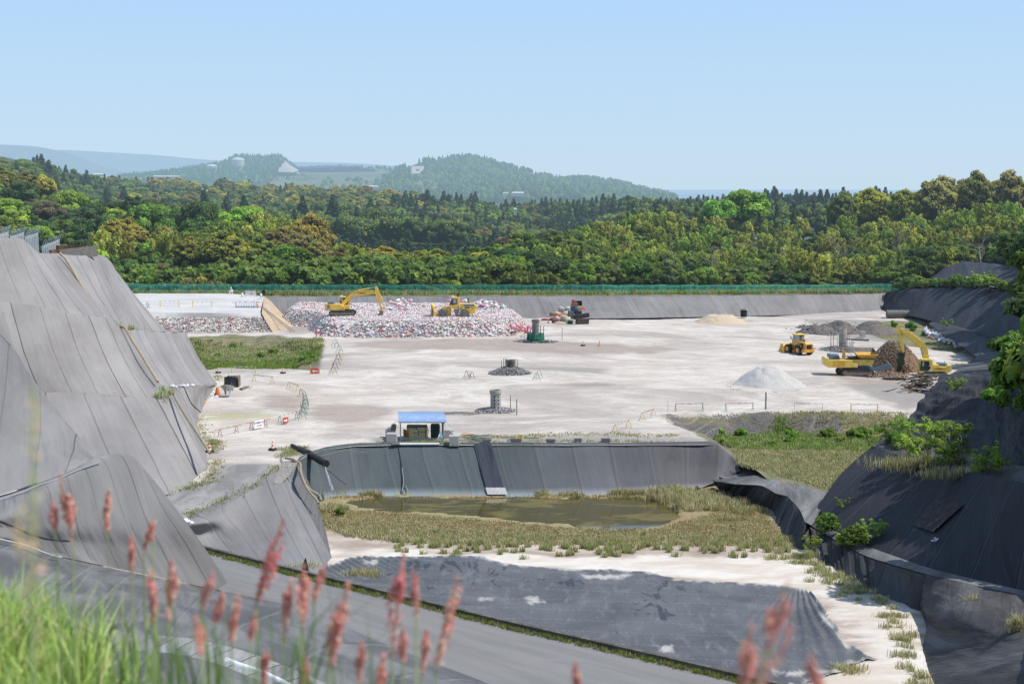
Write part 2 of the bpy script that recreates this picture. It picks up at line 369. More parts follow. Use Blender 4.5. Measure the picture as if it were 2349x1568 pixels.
def blackliner_mat():
    m, nt, b = newmat('black_pond_sheet'); p = geo(nt)
    n1 = noise(nt, p, .22, 6, .6, None, .7); n2 = noise(nt, p, .9, 5, .65, (1.6, .5, 1), .5); n3 = noise(nt, p, .55, 6, .6, (1.5, .45, 1), 1.2)
    c = mixc(nt, mapr(nt, n1, .3, .68), (.075, .078, .086), (.12, .123, .13))
    c = mixc(nt, mapr(nt, n2, .5, .72, 0, .35), c, (.24, .245, .25))
    wet = mapr(nt, mth(nt, 'ADD', attr(nt, 'wet'), mth(nt, 'MULTIPLY', mth(nt, 'SUBTRACT', n3, .58), 18.)), -.5, .9)
    c = mixc(nt, mth(nt, 'MULTIPLY', wet, .85), c, (.03, .034, .045))
    c = mixc(nt, mapr(nt, mth(nt, 'ADD', attr(nt, 'silt'), mth(nt, 'MULTIPLY', mth(nt, 'SUBTRACT', n3, .5), 3.)), -.3, .5, 0, .85), c, (.48, .46, .43))
    # welded strips every 2.4 m, slightly paler dotted weld
    s = nd(nt, 'ShaderNodeSeparateXYZ'); lk(nt, p, s.inputs[0])
    r = mth(nt, 'ADD', mth(nt, 'ADD', s.outputs['Y'], mth(nt, 'MULTIPLY', s.outputs['X'], .10)), mth(nt, 'MULTIPLY', n1, .5))
    fr = mth(nt, 'FRACT', mth(nt, 'DIVIDE', r, 2.3)); e = mth(nt, 'MINIMUM', fr, mth(nt, 'SUBTRACT', 1., fr))
    dot = mapr(nt, mth(nt, 'SINE', mth(nt, 'MULTIPLY', s.outputs['X'], 16.)), -.3, .3, .1, .55)
    c = mixc(nt, mth(nt, 'MULTIPLY', mapr(nt, e, 0., .018, 1, 0), dot), c, (.4, .4, .4))
    lk(nt, c, b.inputs['Base Color']); b.inputs['Roughness'].default_value = .55; b.inputs['Specular IOR Level'].default_value = .35
    bump(nt, b, mth(nt, 'ADD', n2, mth(nt, 'MULTIPLY', n1, 2.)), .5, .12); return m
def asphalt_mat():
    m, nt, b = newmat('worn_grey_asphalt'); uv = nd(nt, 'ShaderNodeUVMap').outputs[0]
    a = noise(nt, uv, .8, 5, .6, (.12, 1.1, 1), .2); f = noise(nt, uv, 14, 4, .8); g = noise(nt, uv, .25, 5, .6)
    c = mixc(nt, mapr(nt, a, .35, .65), (.215, .213, .215), (.255, .252, .25)); c = mixc(nt, mapr(nt, g, .55, .75, 0, .5), c, (.30, .295, .29))
    c = mixc(nt, mapr(nt, f, .35, .7, .35, 0), c, (.3, .3, .3), 'MULTIPLY')
    lk(nt, c, b.inputs['Base Color']); b.inputs['Roughness'].default_value = .9; bump(nt, b, f, .3, .02); return m
M_PLAZA = plaza_mat(); M_PIT = pit_mat(); M_BLACK = blackliner_mat(); M_ASPH = asphalt_mat()
# ------------------------------------------------------------------ plaza (one gridded sheet, with the two sunken marshes)
def gpoly(pts, z=None): return np.array([(G(u, v) if z is None else PZ(u, v, z))[:2] for u, v in pts])
MARSH_L = gpoly([(400, 790), (430, 772), (520, 766), (640, 768), (720, 776), (752, 790), (748, 815), (738, 848), (560, 845), (505, 842), (460, 850), (400, 850)])
MARSH_R = gpoly([(1508, 948), (1560, 943), (1700, 942), (1850, 944), (2075, 948), (2200, 990), (2300, 1100), (2050, 1230), (1900, 1260), (1780, 1190), (1700, 1160), (1672, 1110), (1650, 1040), (1600, 1004), (1530, 965)])
crest_pts = [(380, 1230), (431, 1190), (498, 1155), (574, 1122), (633, 1091), (649, 1058), (684, 1058), (700, 1046), (745, 1031), (815, 1023), (900, 1021), (1100, 1021), (1300, 1022), (1500, 1021), (1640, 1019)]
CR = [G(u, v) for u, v in crest_pts]
CRX = [(-60, 84)]+[(p[0], p[1]) for p in CR]+[(20.4, 135.8), (21.4, 134.3), (22.2, 130), (22.9, 126.5), (24, 119.5), (25, 114.5), (27, 112), (30, 111.5), (40, 107), (60, 100), (130, 95)]
CRX = sorted(CRX)
def crest_y(x): return np.interp(x, [c[0] for c in CRX], [c[1] for c in CRX])
WASTE_BASE = None
def ground_z(x, y):
    z = plaza_z(x, y)
    dl = sdpoly(x, y, MARSH_L); dr = sdpoly(x, y, MARSH_R)
    z = z-1.9*sst(dl+(fbm(x*.3, y*.3, 9, 3)-.5)*3, 0, 5)-1.95*sst(dr+(fbm(x*.3, y*.3, 8, 3)-.5)*2.5, 0, 4.5)
    z = z+(fbm(x*.12, y*.12, 3, 4)-.5)*.45+(fbm(x*.9, y*.9, 5, 3)-.5)*.10
    return z
nx, ny = 620, 520
gx = np.linspace(-72, 130, nx); tt = np.linspace(0, 1, ny)**1.15
X = np.repeat(gx[None], ny, 0); c0 = crest_y(gx)[None]; Y = c0+(345-c0)*tt[:, None]
Z = ground_z(X, Y); xr, yr = X.ravel(), Y.ravel(); Z = Z.ravel()
Z = np.where((np.repeat(tt[:, None], nx, 1).ravel() < .004) & (xr < 19.3), plaza_z(xr, yr)+(Z-plaza_z(xr, yr))*.2, Z)
def best(polys):
    d = np.full(xr.shape, -50.)
    for p in polys: d = np.maximum(d, sdpoly(xr, yr, gpoly(p)))
    return d
idx = np.arange(nx*ny).reshape(ny, nx)
Fc = np.stack([idx[:-1, :-1], idx[:-1, 1:], idx[1:, 1:], idx[1:, :-1]], -1).reshape(-1, 4)
A = dict(
 brown=best([[(800, 783), (1000, 778), (1190, 776), (1420, 790), (1500, 800), (1440, 812), (1280, 812), (1100, 806), (900, 800), (810, 795)],
             [(700, 925), (840, 922), (920, 935), (900, 960), (780, 975), (690, 968)], [(1380, 800), (1520, 790), (1560, 800), (1480, 815)],
             [(1240, 880), (1350, 876), (1420, 884), (1330, 893)], [(600, 905), (700, 905), (720, 930), (690, 955), (590, 940)],
             [(1900, 860), (2050, 872), (2110, 880), (1980, 890)], [(640, 745), (730, 745), (720, 765), (650, 768)]])*.8,
 grey=best([[(860, 1003), (1560, 1000), (1640, 1003), (1600, 1022), (860, 1022)], [(1290, 842), (1400, 842), (1400, 850), (1300, 850)], [(1060, 838), (1400, 846), (1380, 858), (1250, 852)],
            [(1300, 878), (1400, 875), (1420, 884), (1320, 886)], [(1840, 730), (2100, 735), (2150, 760), (2060, 790), (1900, 770)], [(1930, 880), (2110, 880), (2160, 915), (2080, 940)]]),
 algae=best([[(450, 950), (520, 940), (620, 945), (640, 960), (560, 968), (460, 968)], [(455, 975), (520, 972), (560, 977), (480, 985)], [(560, 895), (620, 893), (590, 903)], [(2160, 830), (2230, 830), (2240, 845), (2180, 845)]]),
 green=np.maximum(np.maximum(sdpoly(xr, yr, MARSH_L)-.4, sdpoly(xr, yr, MARSH_R)-.6), best([[(1990, 742), (2060, 735), (2160, 748), (2230, 790), (2200, 810), (2060, 790), (2000, 770)], [(650, 1022), (720, 1022), (700, 1045), (640, 1045)], [(470, 1000), (500, 1010), (505, 1040), (480, 1040)]])),
 rubble=best([[(1518, 952), (1560, 948), (1730, 946), (1770, 965), (1790, 985), (1600, 990), (1560, 975)], [(1860, 1140), (1900, 1150), (1880, 1180)], [(990, 945), (1160, 945), (1180, 952), (1000, 955)]]),
 road=best([[(280, 1290), (340, 1120), (470, 1105), (505, 1062), (650, 1062), (656, 1085), (560, 1140), (400, 1230)]]),
)
A['rubble'] = np.maximum(A['rubble'], np.where((sdpoly(xr, yr, MARSH_R) > 0) & (yr > 150) & (xr < 36), sdpoly(xr, yr, MARSH_R)*.6, -9))
Fc = Fc[~((xr > 87) & (yr > 150))[Fc].any(1)]; Fc = Fc[~(yr > np.interp(xr, [-80, 12, 67, 80], [274, 276, 318, 322]))[Fc].any(1)]
gm = mesh_np('plaza_ground', np.stack([xr, yr, Z], -1), Fc, M_PLAZA, True, None, A)
struct(link('plaza_ground', gm))
_qx = np.arange(-80, 140, .4); _qy = np.arange(75, 350, .4); _Q = ground_z(*np.meshgrid(_qx, _qy))
def gz(x, y):
    a = min(max((x+80)/.4, 0), len(_qx)-2.01); b = min(max((y-75)/.4, 0), len(_qy)-2.01); i, j = int(a), int(b); a -= i; b -= j
    return float((_Q[j, i]*(1-a)+_Q[j, i+1]*a)*(1-b)+(_Q[j+1, i]*(1-a)+_Q[j+1, i+1]*a)*b)
def GP(u, v, dz=0):
    z = 0.
    for _ in range(5):
        p = PZ(u, v, z); z = gz(p[0], p[1])
    p = PZ(u, v, z); p[2] = z+dz; return p
# water in the marshes
def water_mat(name, c, rough=.06):
    m, nt, b = newmat(name); p = geo(nt); n = noise(nt, p, .5, 4, .6, (.5, 1, 1)); n2 = noise(nt, p, .35, 5, .65, (.6, 1.3, 1), .8)
    col = mixc(nt, mapr(nt, n2, .48, .62), c, tuple(x*2.2 for x in c))
    lk(nt, col, b.inputs['Base Color']); b.inputs['Roughness'].default_value = rough; b.inputs['Specular IOR Level'].default_value = .5
    bump(nt, b, n, .02, .05); return m
M_WATER = water_mat('murky_water', (.075, .064, .02))
def sheet(name, pts, mat, z, sub=0):
    P = [PZ(u, v, z) for u, v in pts]; me = bpy.data.meshes.new(name)
    me.from_pydata([tuple(p) for p in P], [], [tuple(range(len(P)))]); me.materials.append(mat); me.update()
    if me.polygons[0].normal.z < 0: me.flip_normals()
    return struct(link(name, me))
sheet('marsh_water', [(1535, 968), (1600, 962), (1700, 962), (1800, 968), (1770, 988), (1640, 992), (1550, 988)], M_WATER, -2.2)
sheet('marsh_water', [(1830, 966), (1900, 960), (2080, 962), (2120, 985), (2000, 998), (1880, 996), (1830, 985)], M_WATER, -2.55)
sheet('marsh_water', [(600, 820), (660, 812), (720, 816), (735, 830), (690, 838), (640, 836)], M_WATER, -1.78)
# ------------------------------------------------------------------ pit floor
PF = -3.8
SAND = gpoly([(740, 1240), (790, 1270), (850, 1262), (1000, 1268), (1200, 1268), (1400, 1278), (1600, 1272), (1760, 1278), (1840, 1265), (1890, 1290), (1960, 1350), (2060, 1390), (2130, 1420), (2150, 1640), (1700, 1640), (1850, 1520), (1990, 1510), (1940, 1440), (1870, 1370), (1620, 1345), (1300, 1315), (1100, 1300), (930, 1290), (770, 1310), (700, 1300)], PF)
MARSHP = gpoly([(722, 1140), (900, 1130), (1500, 1125), (1640, 1104), (1760, 1150), (1790, 1215), (1820, 1250), (1700, 1245), (1500, 1240), (1200, 1232), (950, 1238), (800, 1225), (722, 1215)], PF)
POND = gpoly([(800, 1150), (860, 1140), (1000, 1139), (1300, 1140), (1490, 1144), (1545, 1156), (1560, 1176), (1530, 1198), (1450, 1211), (1350, 1210), (1250, 1196), (1130, 1186), (1020, 1176), (880, 1170), (810, 1163)], PF)
px = np.linspace(-34, 50, 420); py = np.linspace(62, 133, 360); PX, PYY = np.meshgrid(px, py); xr2, yr2 = PX.ravel(), PYY.ravel()
dp = sdpoly(xr2, yr2, POND)+(fbm(xr2*.5, yr2*.5, 14, 4)-.5)*3.2; ds = sdpoly(xr2, yr2, SAND)
Zp = PF+(fbm(xr2*.25, yr2*.25, 11, 5)-.5)*.22+(fbm(xr2*1.4, yr2*1.4, 12, 3)-.5)*.06-.34*sst(dp, -.6, .9)+.10*sst(ds, 0, 2)+.05
idx = np.arange(420*360).reshape(360, 420)
Fc = np.stack([idx[:-1, :-1], idx[:-1, 1:], idx[1:, 1:], idx[1:, :-1]], -1).reshape(-1, 4)
struct(link('pit_ground', mesh_np('pit_ground', np.stack([xr2, yr2, Zp], -1), Fc, M_PIT, True, None, dict(sand=ds, marsh=sdpoly(xr2, yr2, MARSHP)))))
def pitz(x, y):
    x = np.asarray(x, float); y = np.asarray(y, float)
    return PF+(fbm(x*.25, y*.25, 11, 5)-.5)*.22+.05-.34*sst(sdpoly(x, y, POND), -.6, .9)+.10*sst(sdpoly(x, y, SAND), 0, 2)
WP = [(780, 1156), (820, 1143), (900, 1136), (1100, 1136), (1500, 1138), (1600, 1156), (1640, 1180), (1600, 1205), (1480, 1222), (1300, 1218), (1100, 1208), (960, 1186), (820, 1176)]
sheet('pond_water', WP, M_WATER, PF-.06)
# black sheet lying on the pit floor: its own surface, wrinkled at the right edge
BL = gpoly([(774, 1290), (800, 1280), (850, 1278), (930, 1277), (1050, 1274), (1107, 1275), (1150, 1290), (1230, 1301), (1300, 1303), (1400, 1306), (1483, 1311), (1540, 1322), (1601, 1331), (1720, 1338), (1821, 1345), (1862, 1366), (1886, 1390), (1915, 1440), (1950, 1480), (2012, 1513), (1960, 1520), (1930, 1540), (1880, 1556), (1800, 1600), (1700, 1700), (1500, 1640), (740, 1360), (730, 1310)], PF+.12)
bx = np.linspace(-15, 24, 430); by = np.linspace(74, 107.5, 400); BX, BY = np.meshgrid(bx, by); xb, yb = BX.ravel(), BY.ravel()
db = sdpoly(xb, yb, BL)+(fbm(xb*.7, yb*.7, 21, 4)-.5)*.7
e0 = PZ(1846, 1345, PF)[:2]; e1 = PZ(2012, 1513, PF)[:2]; ev = (e1-e0)/np.linalg.norm(e1-e0)
al = (xb-e0[0])*ev[0]+(yb-e0[1])*ev[1]; ac = (xb-e0[0])*(-ev[1])+(yb-e0[1])*ev[0]   # along / across the pulled edge
phi = np.arctan2(ac, al+2.2); fold = np.clip(1-np.abs(phi-.0)/.62, 0, 1)*sst(al, -.5, 3)*(.35+.65*np.clip(1-al/16, 0, 1))
zb = PF+.17+(fbm(xb*.35, yb*.35, 22, 4)-.5)*.16+fold*.34*np.abs(np.sin(phi*52+2.2*fbm(xb*.25, yb*.25, 23)))**2.5
l0 = sst(-np.abs(xb+14)+8, 0, 6)*sst(yb, 98, 102); zb = zb+l0*.12*np.abs(np.sin(xb*5+yb*3))
keep = db > 0
idx = np.arange(430*400).reshape(400, 430)
Fc = np.stack([idx[:-1, :-1], idx[:-1, 1:], idx[1:, 1:], idx[1:, :-1]], -1).reshape(-1, 4)
Fc = Fc[keep[Fc].all(1)]; used, inv = np.unique(Fc, return_inverse=True); Fc = inv.reshape(-1, 4)
wetp = lambda P: sdpoly(xb, yb, gpoly(P, PF))
wet = np.maximum.reduce([wetp([(860, 1285), (1120, 1285), (1130, 1320), (880, 1325)]), wetp([(960, 1335), (1120, 1335), (1110, 1352), (960, 1356)]), wetp([(1480, 1330), (1570, 1335), (1560, 1380), (1510, 1440), (1470, 1480), (1480, 1380)]), wetp([(1240, 1335), (1340, 1335), (1320, 1350), (1250, 1350)])])
silt = np.maximum.reduce([wetp([(1340, 1322), (1450, 1322), (1420, 1332), (1350, 1330)]), wetp([(1500, 1485), (1545, 1485), (1545, 1500), (1510, 1500)]), wetp([(1205, 1375), (1230, 1372), (1245, 1386), (1220, 1388)]), wetp([(1105, 1376), (1130, 1376), (1130, 1382), (1105, 1382)]),
  wetp([(1780, 1546), (1960, 1540), (1990, 1548), (1800, 1560)]), wetp([(1910, 1430), (1940, 1440), (1970, 1490), (1940, 1480)]), wetp([(830, 1289), (870, 1289), (872, 1300), (830, 1302)])])
silt = np.maximum(silt, .35-db)
struct(link('pond_liner', mesh_np('pond_liner', np.stack([xb, yb, zb], -1)[used], Fc, M_BLACK, True, None, dict(wet=wet[used], silt=silt[used]))))
# ------------------------------------------------------------------ lower road with its kerb
KL = [(440, 1257), (478, 1266), (600, 1297), (700, 1322), (822, 1352), (1000, 1396), (1171, 1438), (1386, 1487), (1547, 1524), (1719, 1565), (1900, 1607)]
NL = [(380, 1300), (440, 1325), (500, 1345), (590, 1372), (696, 1392), (800, 1437), (904, 1480), (1000, 1518), (1089, 1550), (1170, 1582), (1300, 1630)]
RZ = -3.45
kl = [PZ(u, v, RZ) for u, v in KL]; nl = [PZ(u, v+6, RZ-.02) for u, v in NL]
struct(patch('road', [nl, kl], 120, 12, M_ASPH, 'W')[0])
M_KERB = simple('mossy_concrete', (.16, .145, .125), .95, var=.25, sc=1.5, dirt=(.05, .055, .03))
mb = MB()
kk = resample(np.array(kl), 90)
for a, b_ in zip(kk[:-1], kk[1:]):
    d = (b_-a)[:2]; d /= np.linalg.norm(d); n = np.array((-d[1], d[0]))
    vs = [(*(p[:2]+n*o), z) for p in (a, b_) for o, z in ((0, RZ-.1), (0, RZ+.34), (.3, RZ+.34), (.34, PF-.2))]
    mb.add(vs, [(0, 4, 5, 1), (1, 5, 6, 2), (2, 6, 7, 3)])
kb = mb.build('concrete_kerb', M_KERB); struct(kb)
# ------------------------------------------------------------------ left terraces
TC = [(-160, 555, 128), (-60, 552, 131), (0, 550, 134), (30, 550, 137), (58, 553, 140), (96, 583, 145), (137, 585, 150), (187, 590, 156), (231, 588, 163), (251, 597, 167), (263, 612, 172)]
MC = [(-60, 697, 124), (5, 699, 125), (56, 702, 127), (102, 711, 129.5), (152, 721, 132.5), (205, 729, 136), (243, 736, 139.5), (275, 752, 144), (308, 759, 150), (342, 760, 156), (383, 761, 164), (430, 766, 176)]
LC = [(20, 915, 123), (75, 910, 123), (126, 905, 124), (176, 905, 125), (225, 907, 126), (290, 915, 127), (335, 916, 128), (369, 914, 129), (392, 897, 133), (420, 888, 141), (456, 884, 153), (498, 880, 173)]
FC = [(110, 1165, 109), (160, 1155, 109.5), (215, 1145, 110.5), (270, 1136, 111.5), (330, 1128, 112.5), (400, 1118, 114.5), (445, 1108, 116.3), (472, 1100, 118), (487, 1078, 120.5), (474, 1025, 130), (452, 960, 146), (503, 868, 177)]
def shift(row, dy, dv=0): return [(u, v+dv, y+dy) for u, v, y in row]
def crownrow(row, back, up):   # rolled crest behind the visible edge
    return [(u-1.5, v+up, y+back) for u, v, y in row]
M_TAN = simple('tan_hose', (.42, .33, .22), .8, var=.1, dirt=(.2, .17, .12))
def tier(name, rows, nu, nv, mat, **k):
    o, P = patch(name, rows, nu, nv, mat, **k); struct(o); return P
Pt = tier('slope_top_tier', [crownrow(TC, 7, 12), crownrow(TC, 1.2, 1), shift(TC, 0, 3), [((a[0]*.55+b[0]*.45)-3, a[1]*.55+b[1]*.45+2, a[2]*.52+b[2]*.48) for a, b in zip(TC, MC)], [(u, v, y) for u, v, y in shift(MC[:11], .8, -1)]], 260, 90, M_GREY, curve='smooth', amp=.12, seed=1)
Pm = tier('slope_middle_tier', [shift(MC, 3., -1.5), shift(MC, .9, -.5), shift(MC, 0, 3), [((a[0]*.5+b[0]*.5)-5, a[1]*.5+b[1]*.5+3, a[2]*.5+b[2]*.5) for a, b in zip(MC, LC)], shift(LC, .9, -1)], 300, 80, M_GREY, curve='smooth', amp=.12, seed=2)
Pl = tier('slope_lower_tier', [shift(LC, 2.6, -1.5), shift(LC, .8, -.5), shift(LC, 0, 3), [((a[0]*.5+b[0]*.5)-3, a[1]*.5+b[1]*.5+2, a[2]*.5+b[2]*.5) for a, b in zip(LC, FC)], shift(FC, -.3, 13)], 300, 70, M_GREY, curve='smooth', amp=.10, seed=3)
# near terraces
N1T = [(-120, 680, 84), (0, 780, 86), (38, 818, 86.5), (73, 874, 86), (129, 946, 85), (175, 1003, 84.5), (215, 1050, 84)]
N1B = [(-150, 1175, 62), (-20, 1140, 69), (40, 1122, 72), (90, 1104, 75), (140, 1088, 78), (182, 1070, 81), (219, 1056, 83.8)]
tier('slope_near_upper', [[(u-25, v+60, y+9) for u, v, y in N1T], [(u-2, v+3, y+1.5) for u, v, y in N1T], N1T, [((a[0]+b[0])/2+8, (a[1]+b[1])/2+6, (a[2]+b[2])/2) for a, b in zip(N1T, N1B)], N1B], 120, 60, M_NEAR, curve='smooth', amp=.1, seed=4)
N2A = [(-90, 1205, 58), (-40, 1193, 61), (0, 1180, 64), (60, 1155, 69), (130, 1112, 75), (190, 1080, 80), (250, 1052, 85), (297, 1047, 88), (322, 1063, 89.5)]
N2M = [(-50, 1218, 60), (-20, 1213, 62), (20, 1210, 65), (80, 1205, 69), (150, 1200, 74), (225, 1195, 79.5), (310, 1190, 85), (350, 1176, 88.5), (394, 1152, 91.5)]
N2N = [(-35, 1226, 61.5), (-10, 1224, 62.5), (40, 1230, 66), (98, 1240, 70.5), (172, 1246, 75.8), (250, 1252, 81), (345, 1262, 86.8), (405, 1262, 91.5), (469, 1253, 95)]
N2B = [(-20, 1235, 62), (0, 1234, 63), (60, 1248, 67), (120, 1271, 72), (200, 1289, 77), (278, 1305, 82), (380, 1326, 88), (450, 1342, 93), (540, 1360, 98)]
bench = [(u+10, v-3, y+1.2) for u, v, y in [(-150, 1177, 62), (-100, 1158, 65), (-20, 1142, 69), (40, 1124, 72), (90, 1106, 75), (140, 1090, 78), (182, 1072, 81), (219, 1058, 83.8), (290, 1050, 90)]]
tier('slope_near_lower', [bench, N2A, N2M, N2N, N2B], 200, 70, M_NEAR, curve='smooth', amp=.15, seed=5)
NF = [(-60, 1226, 58), (0, 1236, 63), (60, 1250, 67), (120, 1273, 72), (200, 1291, 77), (278, 1307, 82), (380, 1328, 88), (450, 1344, 93)]+[(u, v, PZ(u, v, RZ+.03)[1]) for u, v in [(540, 1360), (696, 1397), (904, 1484), (1089, 1554), (1200, 1600)]]
NM = [(-160, 1330, 38), (-40, 1350, 41), (40, 1365, 44), (110, 1380, 48), (190, 1392, 52), (270, 1405, 56), (370, 1420, 61), (450, 1440, 65), (560, 1470, 69), (700, 1505, 68), (860, 1560, 66), (1020, 1610, 64), (1150, 1660, 62)]
NN = [(-200, 1560, 17), (-80, 1580, 18.5), (0, 1600, 20), (80, 1610, 22), (180, 1620, 25), (280, 1640, 28), (400, 1660, 32), (500, 1680, 36), (620, 1700, 39), (760, 1740, 40), (900, 1780, 41), (1060, 1830, 42), (1200, 1870, 42)]
P0 = tier('slope_foreground', [NF, NM, NN], 220, 120, M_FORE, curve='smooth', amp=.2, fs=(.12, .2), seed=6)
# pale drainage bench in the foreground with a white pipe
ST = [(250, 1440, 30), (330, 1455, 33), (430, 1462, 36), (520, 1480, 39), (600, 1505, 41), (700, 1545, 43), (800, 1590, 44)]
SB = [(200, 1475, 27), (300, 1490, 30), (400, 1498, 33), (490, 1518, 36), (560, 1545, 38), (650, 1585, 40), (750, 1640, 41)]
M_PALE = liner('pale_wrinkled_sheet', (.27, .27, .275), 1.2, .3, .2, 1.3, .5, wr=.8, dust=.6)
tier('drain_strip', [[(u, v, y*.80) for u, v, y in ST], [(u, v, y*.80) for u, v, y in SB]], 80, 14, M_PALE, curve='smooth', amp=.05, seed=7)
mb = MB(); q = [PY(u, v, y*.775)+np.array((0, 0, .10)) for u, v, y in [(520, 1522, 37), (545, 1532, 37.6), (600, 1549, 38.8), (650, 1572, 40), (720, 1610, 41)]]
mb.path(q, .045, 8)
M_WHITE = simple('white_plastic', (.75, .76, .78), .4, var=.06)
tag(mb.build('drain_pipe', M_WHITE, smooth=True), 'thin white drain pipe lying on the pale bench behind the red flower spikes', 'pipe')
# ------------------------------------------------------------------ berm between the upper road and the pit
BRP = [(405, 1205), (431, 1188), (498, 1154), (574, 1121), (633, 1090), (649, 1057)]
BR = [G(u, v, .04) for u, v in BRP]
BT = [G(u, v, -.1) for u, v in [(424, 1206), (472, 1197), (503, 1179), (574, 1138), (641, 1108), (661, 1093)]]
BM = [PZ(452, 1236, -2.9), PZ(487, 1228, -2.85), PZ(542, 1224, -2.7), PZ(612, 1212, -2.6), PZ(682, 1208, -2.55), PZ(723, 1203, -2.5)]
BB = [PZ(484, 1272, -3.6), PZ(530, 1283, -3.6), PZ(600, 1300, -3.6), (PZ(680, 1316, -3.6)), PZ(735, 1314, -3.7), PZ(765, 1285, -3.8)]
tier('berm_face', [[G(u-16, v-22, -.12) for u, v in BRP], BR, BT, BM, BB], 160, 50, M_BERM, mode='W', curve='smooth', amp=.12, seed=8)
BS0 = [PZ(661, 1093, -.3), PZ(700, 1162, -1.8), PZ(723, 1203, -2.5), PZ(765, 1285, -3.8)]
BS1 = [PZ(684, 1057, 0), PZ(712, 1112, -2.2), PZ(732, 1150, -3.7), PZ(750, 1225, -3.85)]
tier('berm_side', [BS0, BS1], 60, 16, liner('berm_side_sheet', (.15, .15, .155), 1.2, 0, .1, 1., .4, wr=.7), mode='W', amp=.06, seed=9)
tier('berm_top', [[G(649, 1057, .1), G(633, 1090, .1), G(628, 1108, .06)], [PZ(685, 1056, .05), PZ(662, 1092, -.25), PZ(645, 1108, -.55)]], 12, 8, simple('worn_concrete', (.3, .28, .26), .9, dirt=(.15, .14, .12)), mode='W')
# ------------------------------------------------------------------ embankment of the pond
ET = [G(684, 1057), G(700, 1046), G(745, 1031), G(815, 1022), G(900, 1020), G(1100, 1020), G(1300, 1021), G(1500, 1020), G(1600, 1018), G(1640, 1018), PZ(1664, 1036, -1.2), PZ(1690, 1054, -1.75)]
EB = [PZ(731, 1150, -3.9), PZ(740, 1147, -3.9), PZ(770, 1143, -3.9), PZ(835, 1139, -3.9), PZ(930, 1138, -3.9), PZ(1135, 1140, -3.9), PZ(1330, 1139, -3.9), PZ(1520, 1132, -3.9), PY(1595, 1122, 130), PY(1634, 1108, 130.8), PY(1660, 1098, 131.4), PY(1700, 1078, 132.5)]
def emb_mat():
    m = M_EMB; nt = m.node_tree; b = nt.nodes['Principled BSDF']
    src = b.inputs['Base Color'].links[0].from_socket
    s = nd(nt, 'ShaderNodeSeparateXYZ'); lk(nt, geo(nt), s.inputs[0]); n = noise(nt, geo(nt), .5, 5, .6, (.3, 1, 1))
    z = mth(nt, 'ADD', s.outputs['Z'], mth(nt, 'MULTIPLY', n, .5))
    col = mixc(nt, mapr(nt, z, -3.75, -2.9, .85, 0), src, (.33, .35, .37))   # chalky tide mark left by the water
    # green tint left, purple tint right
    col = mixc(nt, 1., col, mixc(nt, mapr(nt, s.outputs['X'], -4, 16), (.92, 1.02, 1.02), (1.12, 1.0, 1.04)), 'MULTIPLY')
    lk(nt, col, b.inputs['Base Color'])
emb_mat()
ESL = [a*.5+b*.5+np.array((0, 0, -.25)) for a, b in zip(ET, EB)]
PE = tier('embankment', [[p+np.array((0, 1.1, -.02)) for p in ET], ET, ESL, EB], 420, 50, M_EMB, mode='W', curve='smooth', amp=.07, seed=10)
def emb_point(u, t, lift=0.03):
    """point on the embankment face below the crest position with image column u; t = 0 crest .. 1 foot"""
    e = None
    us = [684, 700, 745, 815, 900, 1100, 1300, 1500, 1600, 1640, 1664, 1690]
    f = np.interp(u, us, range(12)); i = min(int(f), 10); f -= i
    T = ET[i]*(1-f)+ET[i+1]*f; B = EB[i]*(1-f)+EB[i+1]*f
    return T*(1-t)+B*t+np.array((0, -.6, .8))*(lift-.22*math.sin(math.pi*t))
tier('channel_fill', [[(22.4, 124, -2.6), (27, 121, -2.5)], [(19.4, 131.5, -3.0), (28, 128, -2.4)], [(19.4, 137, -2.8), (30, 136, -2.35)]], 12, 12, M_LEDGE, mode='W', amp=.05, seed=77)
# spillway strip: blue-black wrinkled sheet, white concrete sill
a0, a1 = 1087, 1128
rows = [[emb_point(a0+(a1-a0)*k/4, t, .17) for k in range(5)] for t in (0.0, .25, .5, .75, .83)]
tier('spillway_sheet', rows, 30, 50, liner('spillway_sheet', (.035, .042, .06), 6., 0, .1, 1.5, .2, wr=1.0), mode='W', amp=.07, fs=(1.6, .25), seed=11)
rows = [[emb_point(a0-2+(a1-a0+5)*k/4, t, .20) for k in range(5)] for t in (.83, .97)]
tier('spillway_sill', rows, 10, 6, simple('chalky_concrete', (.52, .52, .52), .9, var=.2, sc=8, dirt=(.2, .2, .2)), mode='W')
# ------------------------------------------------------------------ far wall and right side
FB = [(250, 731, 261.7), (700, 732, 261.7), (1050, 731, 261.7), (1400, 730, 263.7), (1720, 724.5, 279.7), (1975, 718, 299.7), (2026, 713, 305.7)]
FT = [(250, 680, 268), (690, 680, 268), (1030, 679.5, 268), (1370, 679, 270), (1690, 677, 286), (1950, 674.5, 306), (2031, 672, 312)]
tier('far_wall', [[(u, v-1.2, y+3) for u, v, y in FT], FT, FB], 400, 16, M_GREY2, curve='lin', amp=.05, seed=12)
RT = [(2031, 672, 312), (2090, 664, 298), (2159, 659, 285), (2225, 659, 270), (2282, 664, 258), (2349, 678, 238), (2450, 700, 215), (2600, 740, 190)]
RB = [(2023, 711, 306), (2070, 720, 290), (2115, 730, 274), (2180, 748, 255), (2256, 768, 235), (2349, 808, 212), (2450, 850, 190), (2600, 900, 165)]
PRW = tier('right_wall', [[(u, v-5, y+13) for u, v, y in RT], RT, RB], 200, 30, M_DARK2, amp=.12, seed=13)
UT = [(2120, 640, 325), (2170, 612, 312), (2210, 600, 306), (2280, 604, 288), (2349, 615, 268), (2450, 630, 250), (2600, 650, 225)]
UB = [(2100, 660, 300), (2159, 655, 288), (2225, 654, 273), (2282, 657, 261), (2349, 669, 243), (2450, 690, 220), (2600, 728, 195)]
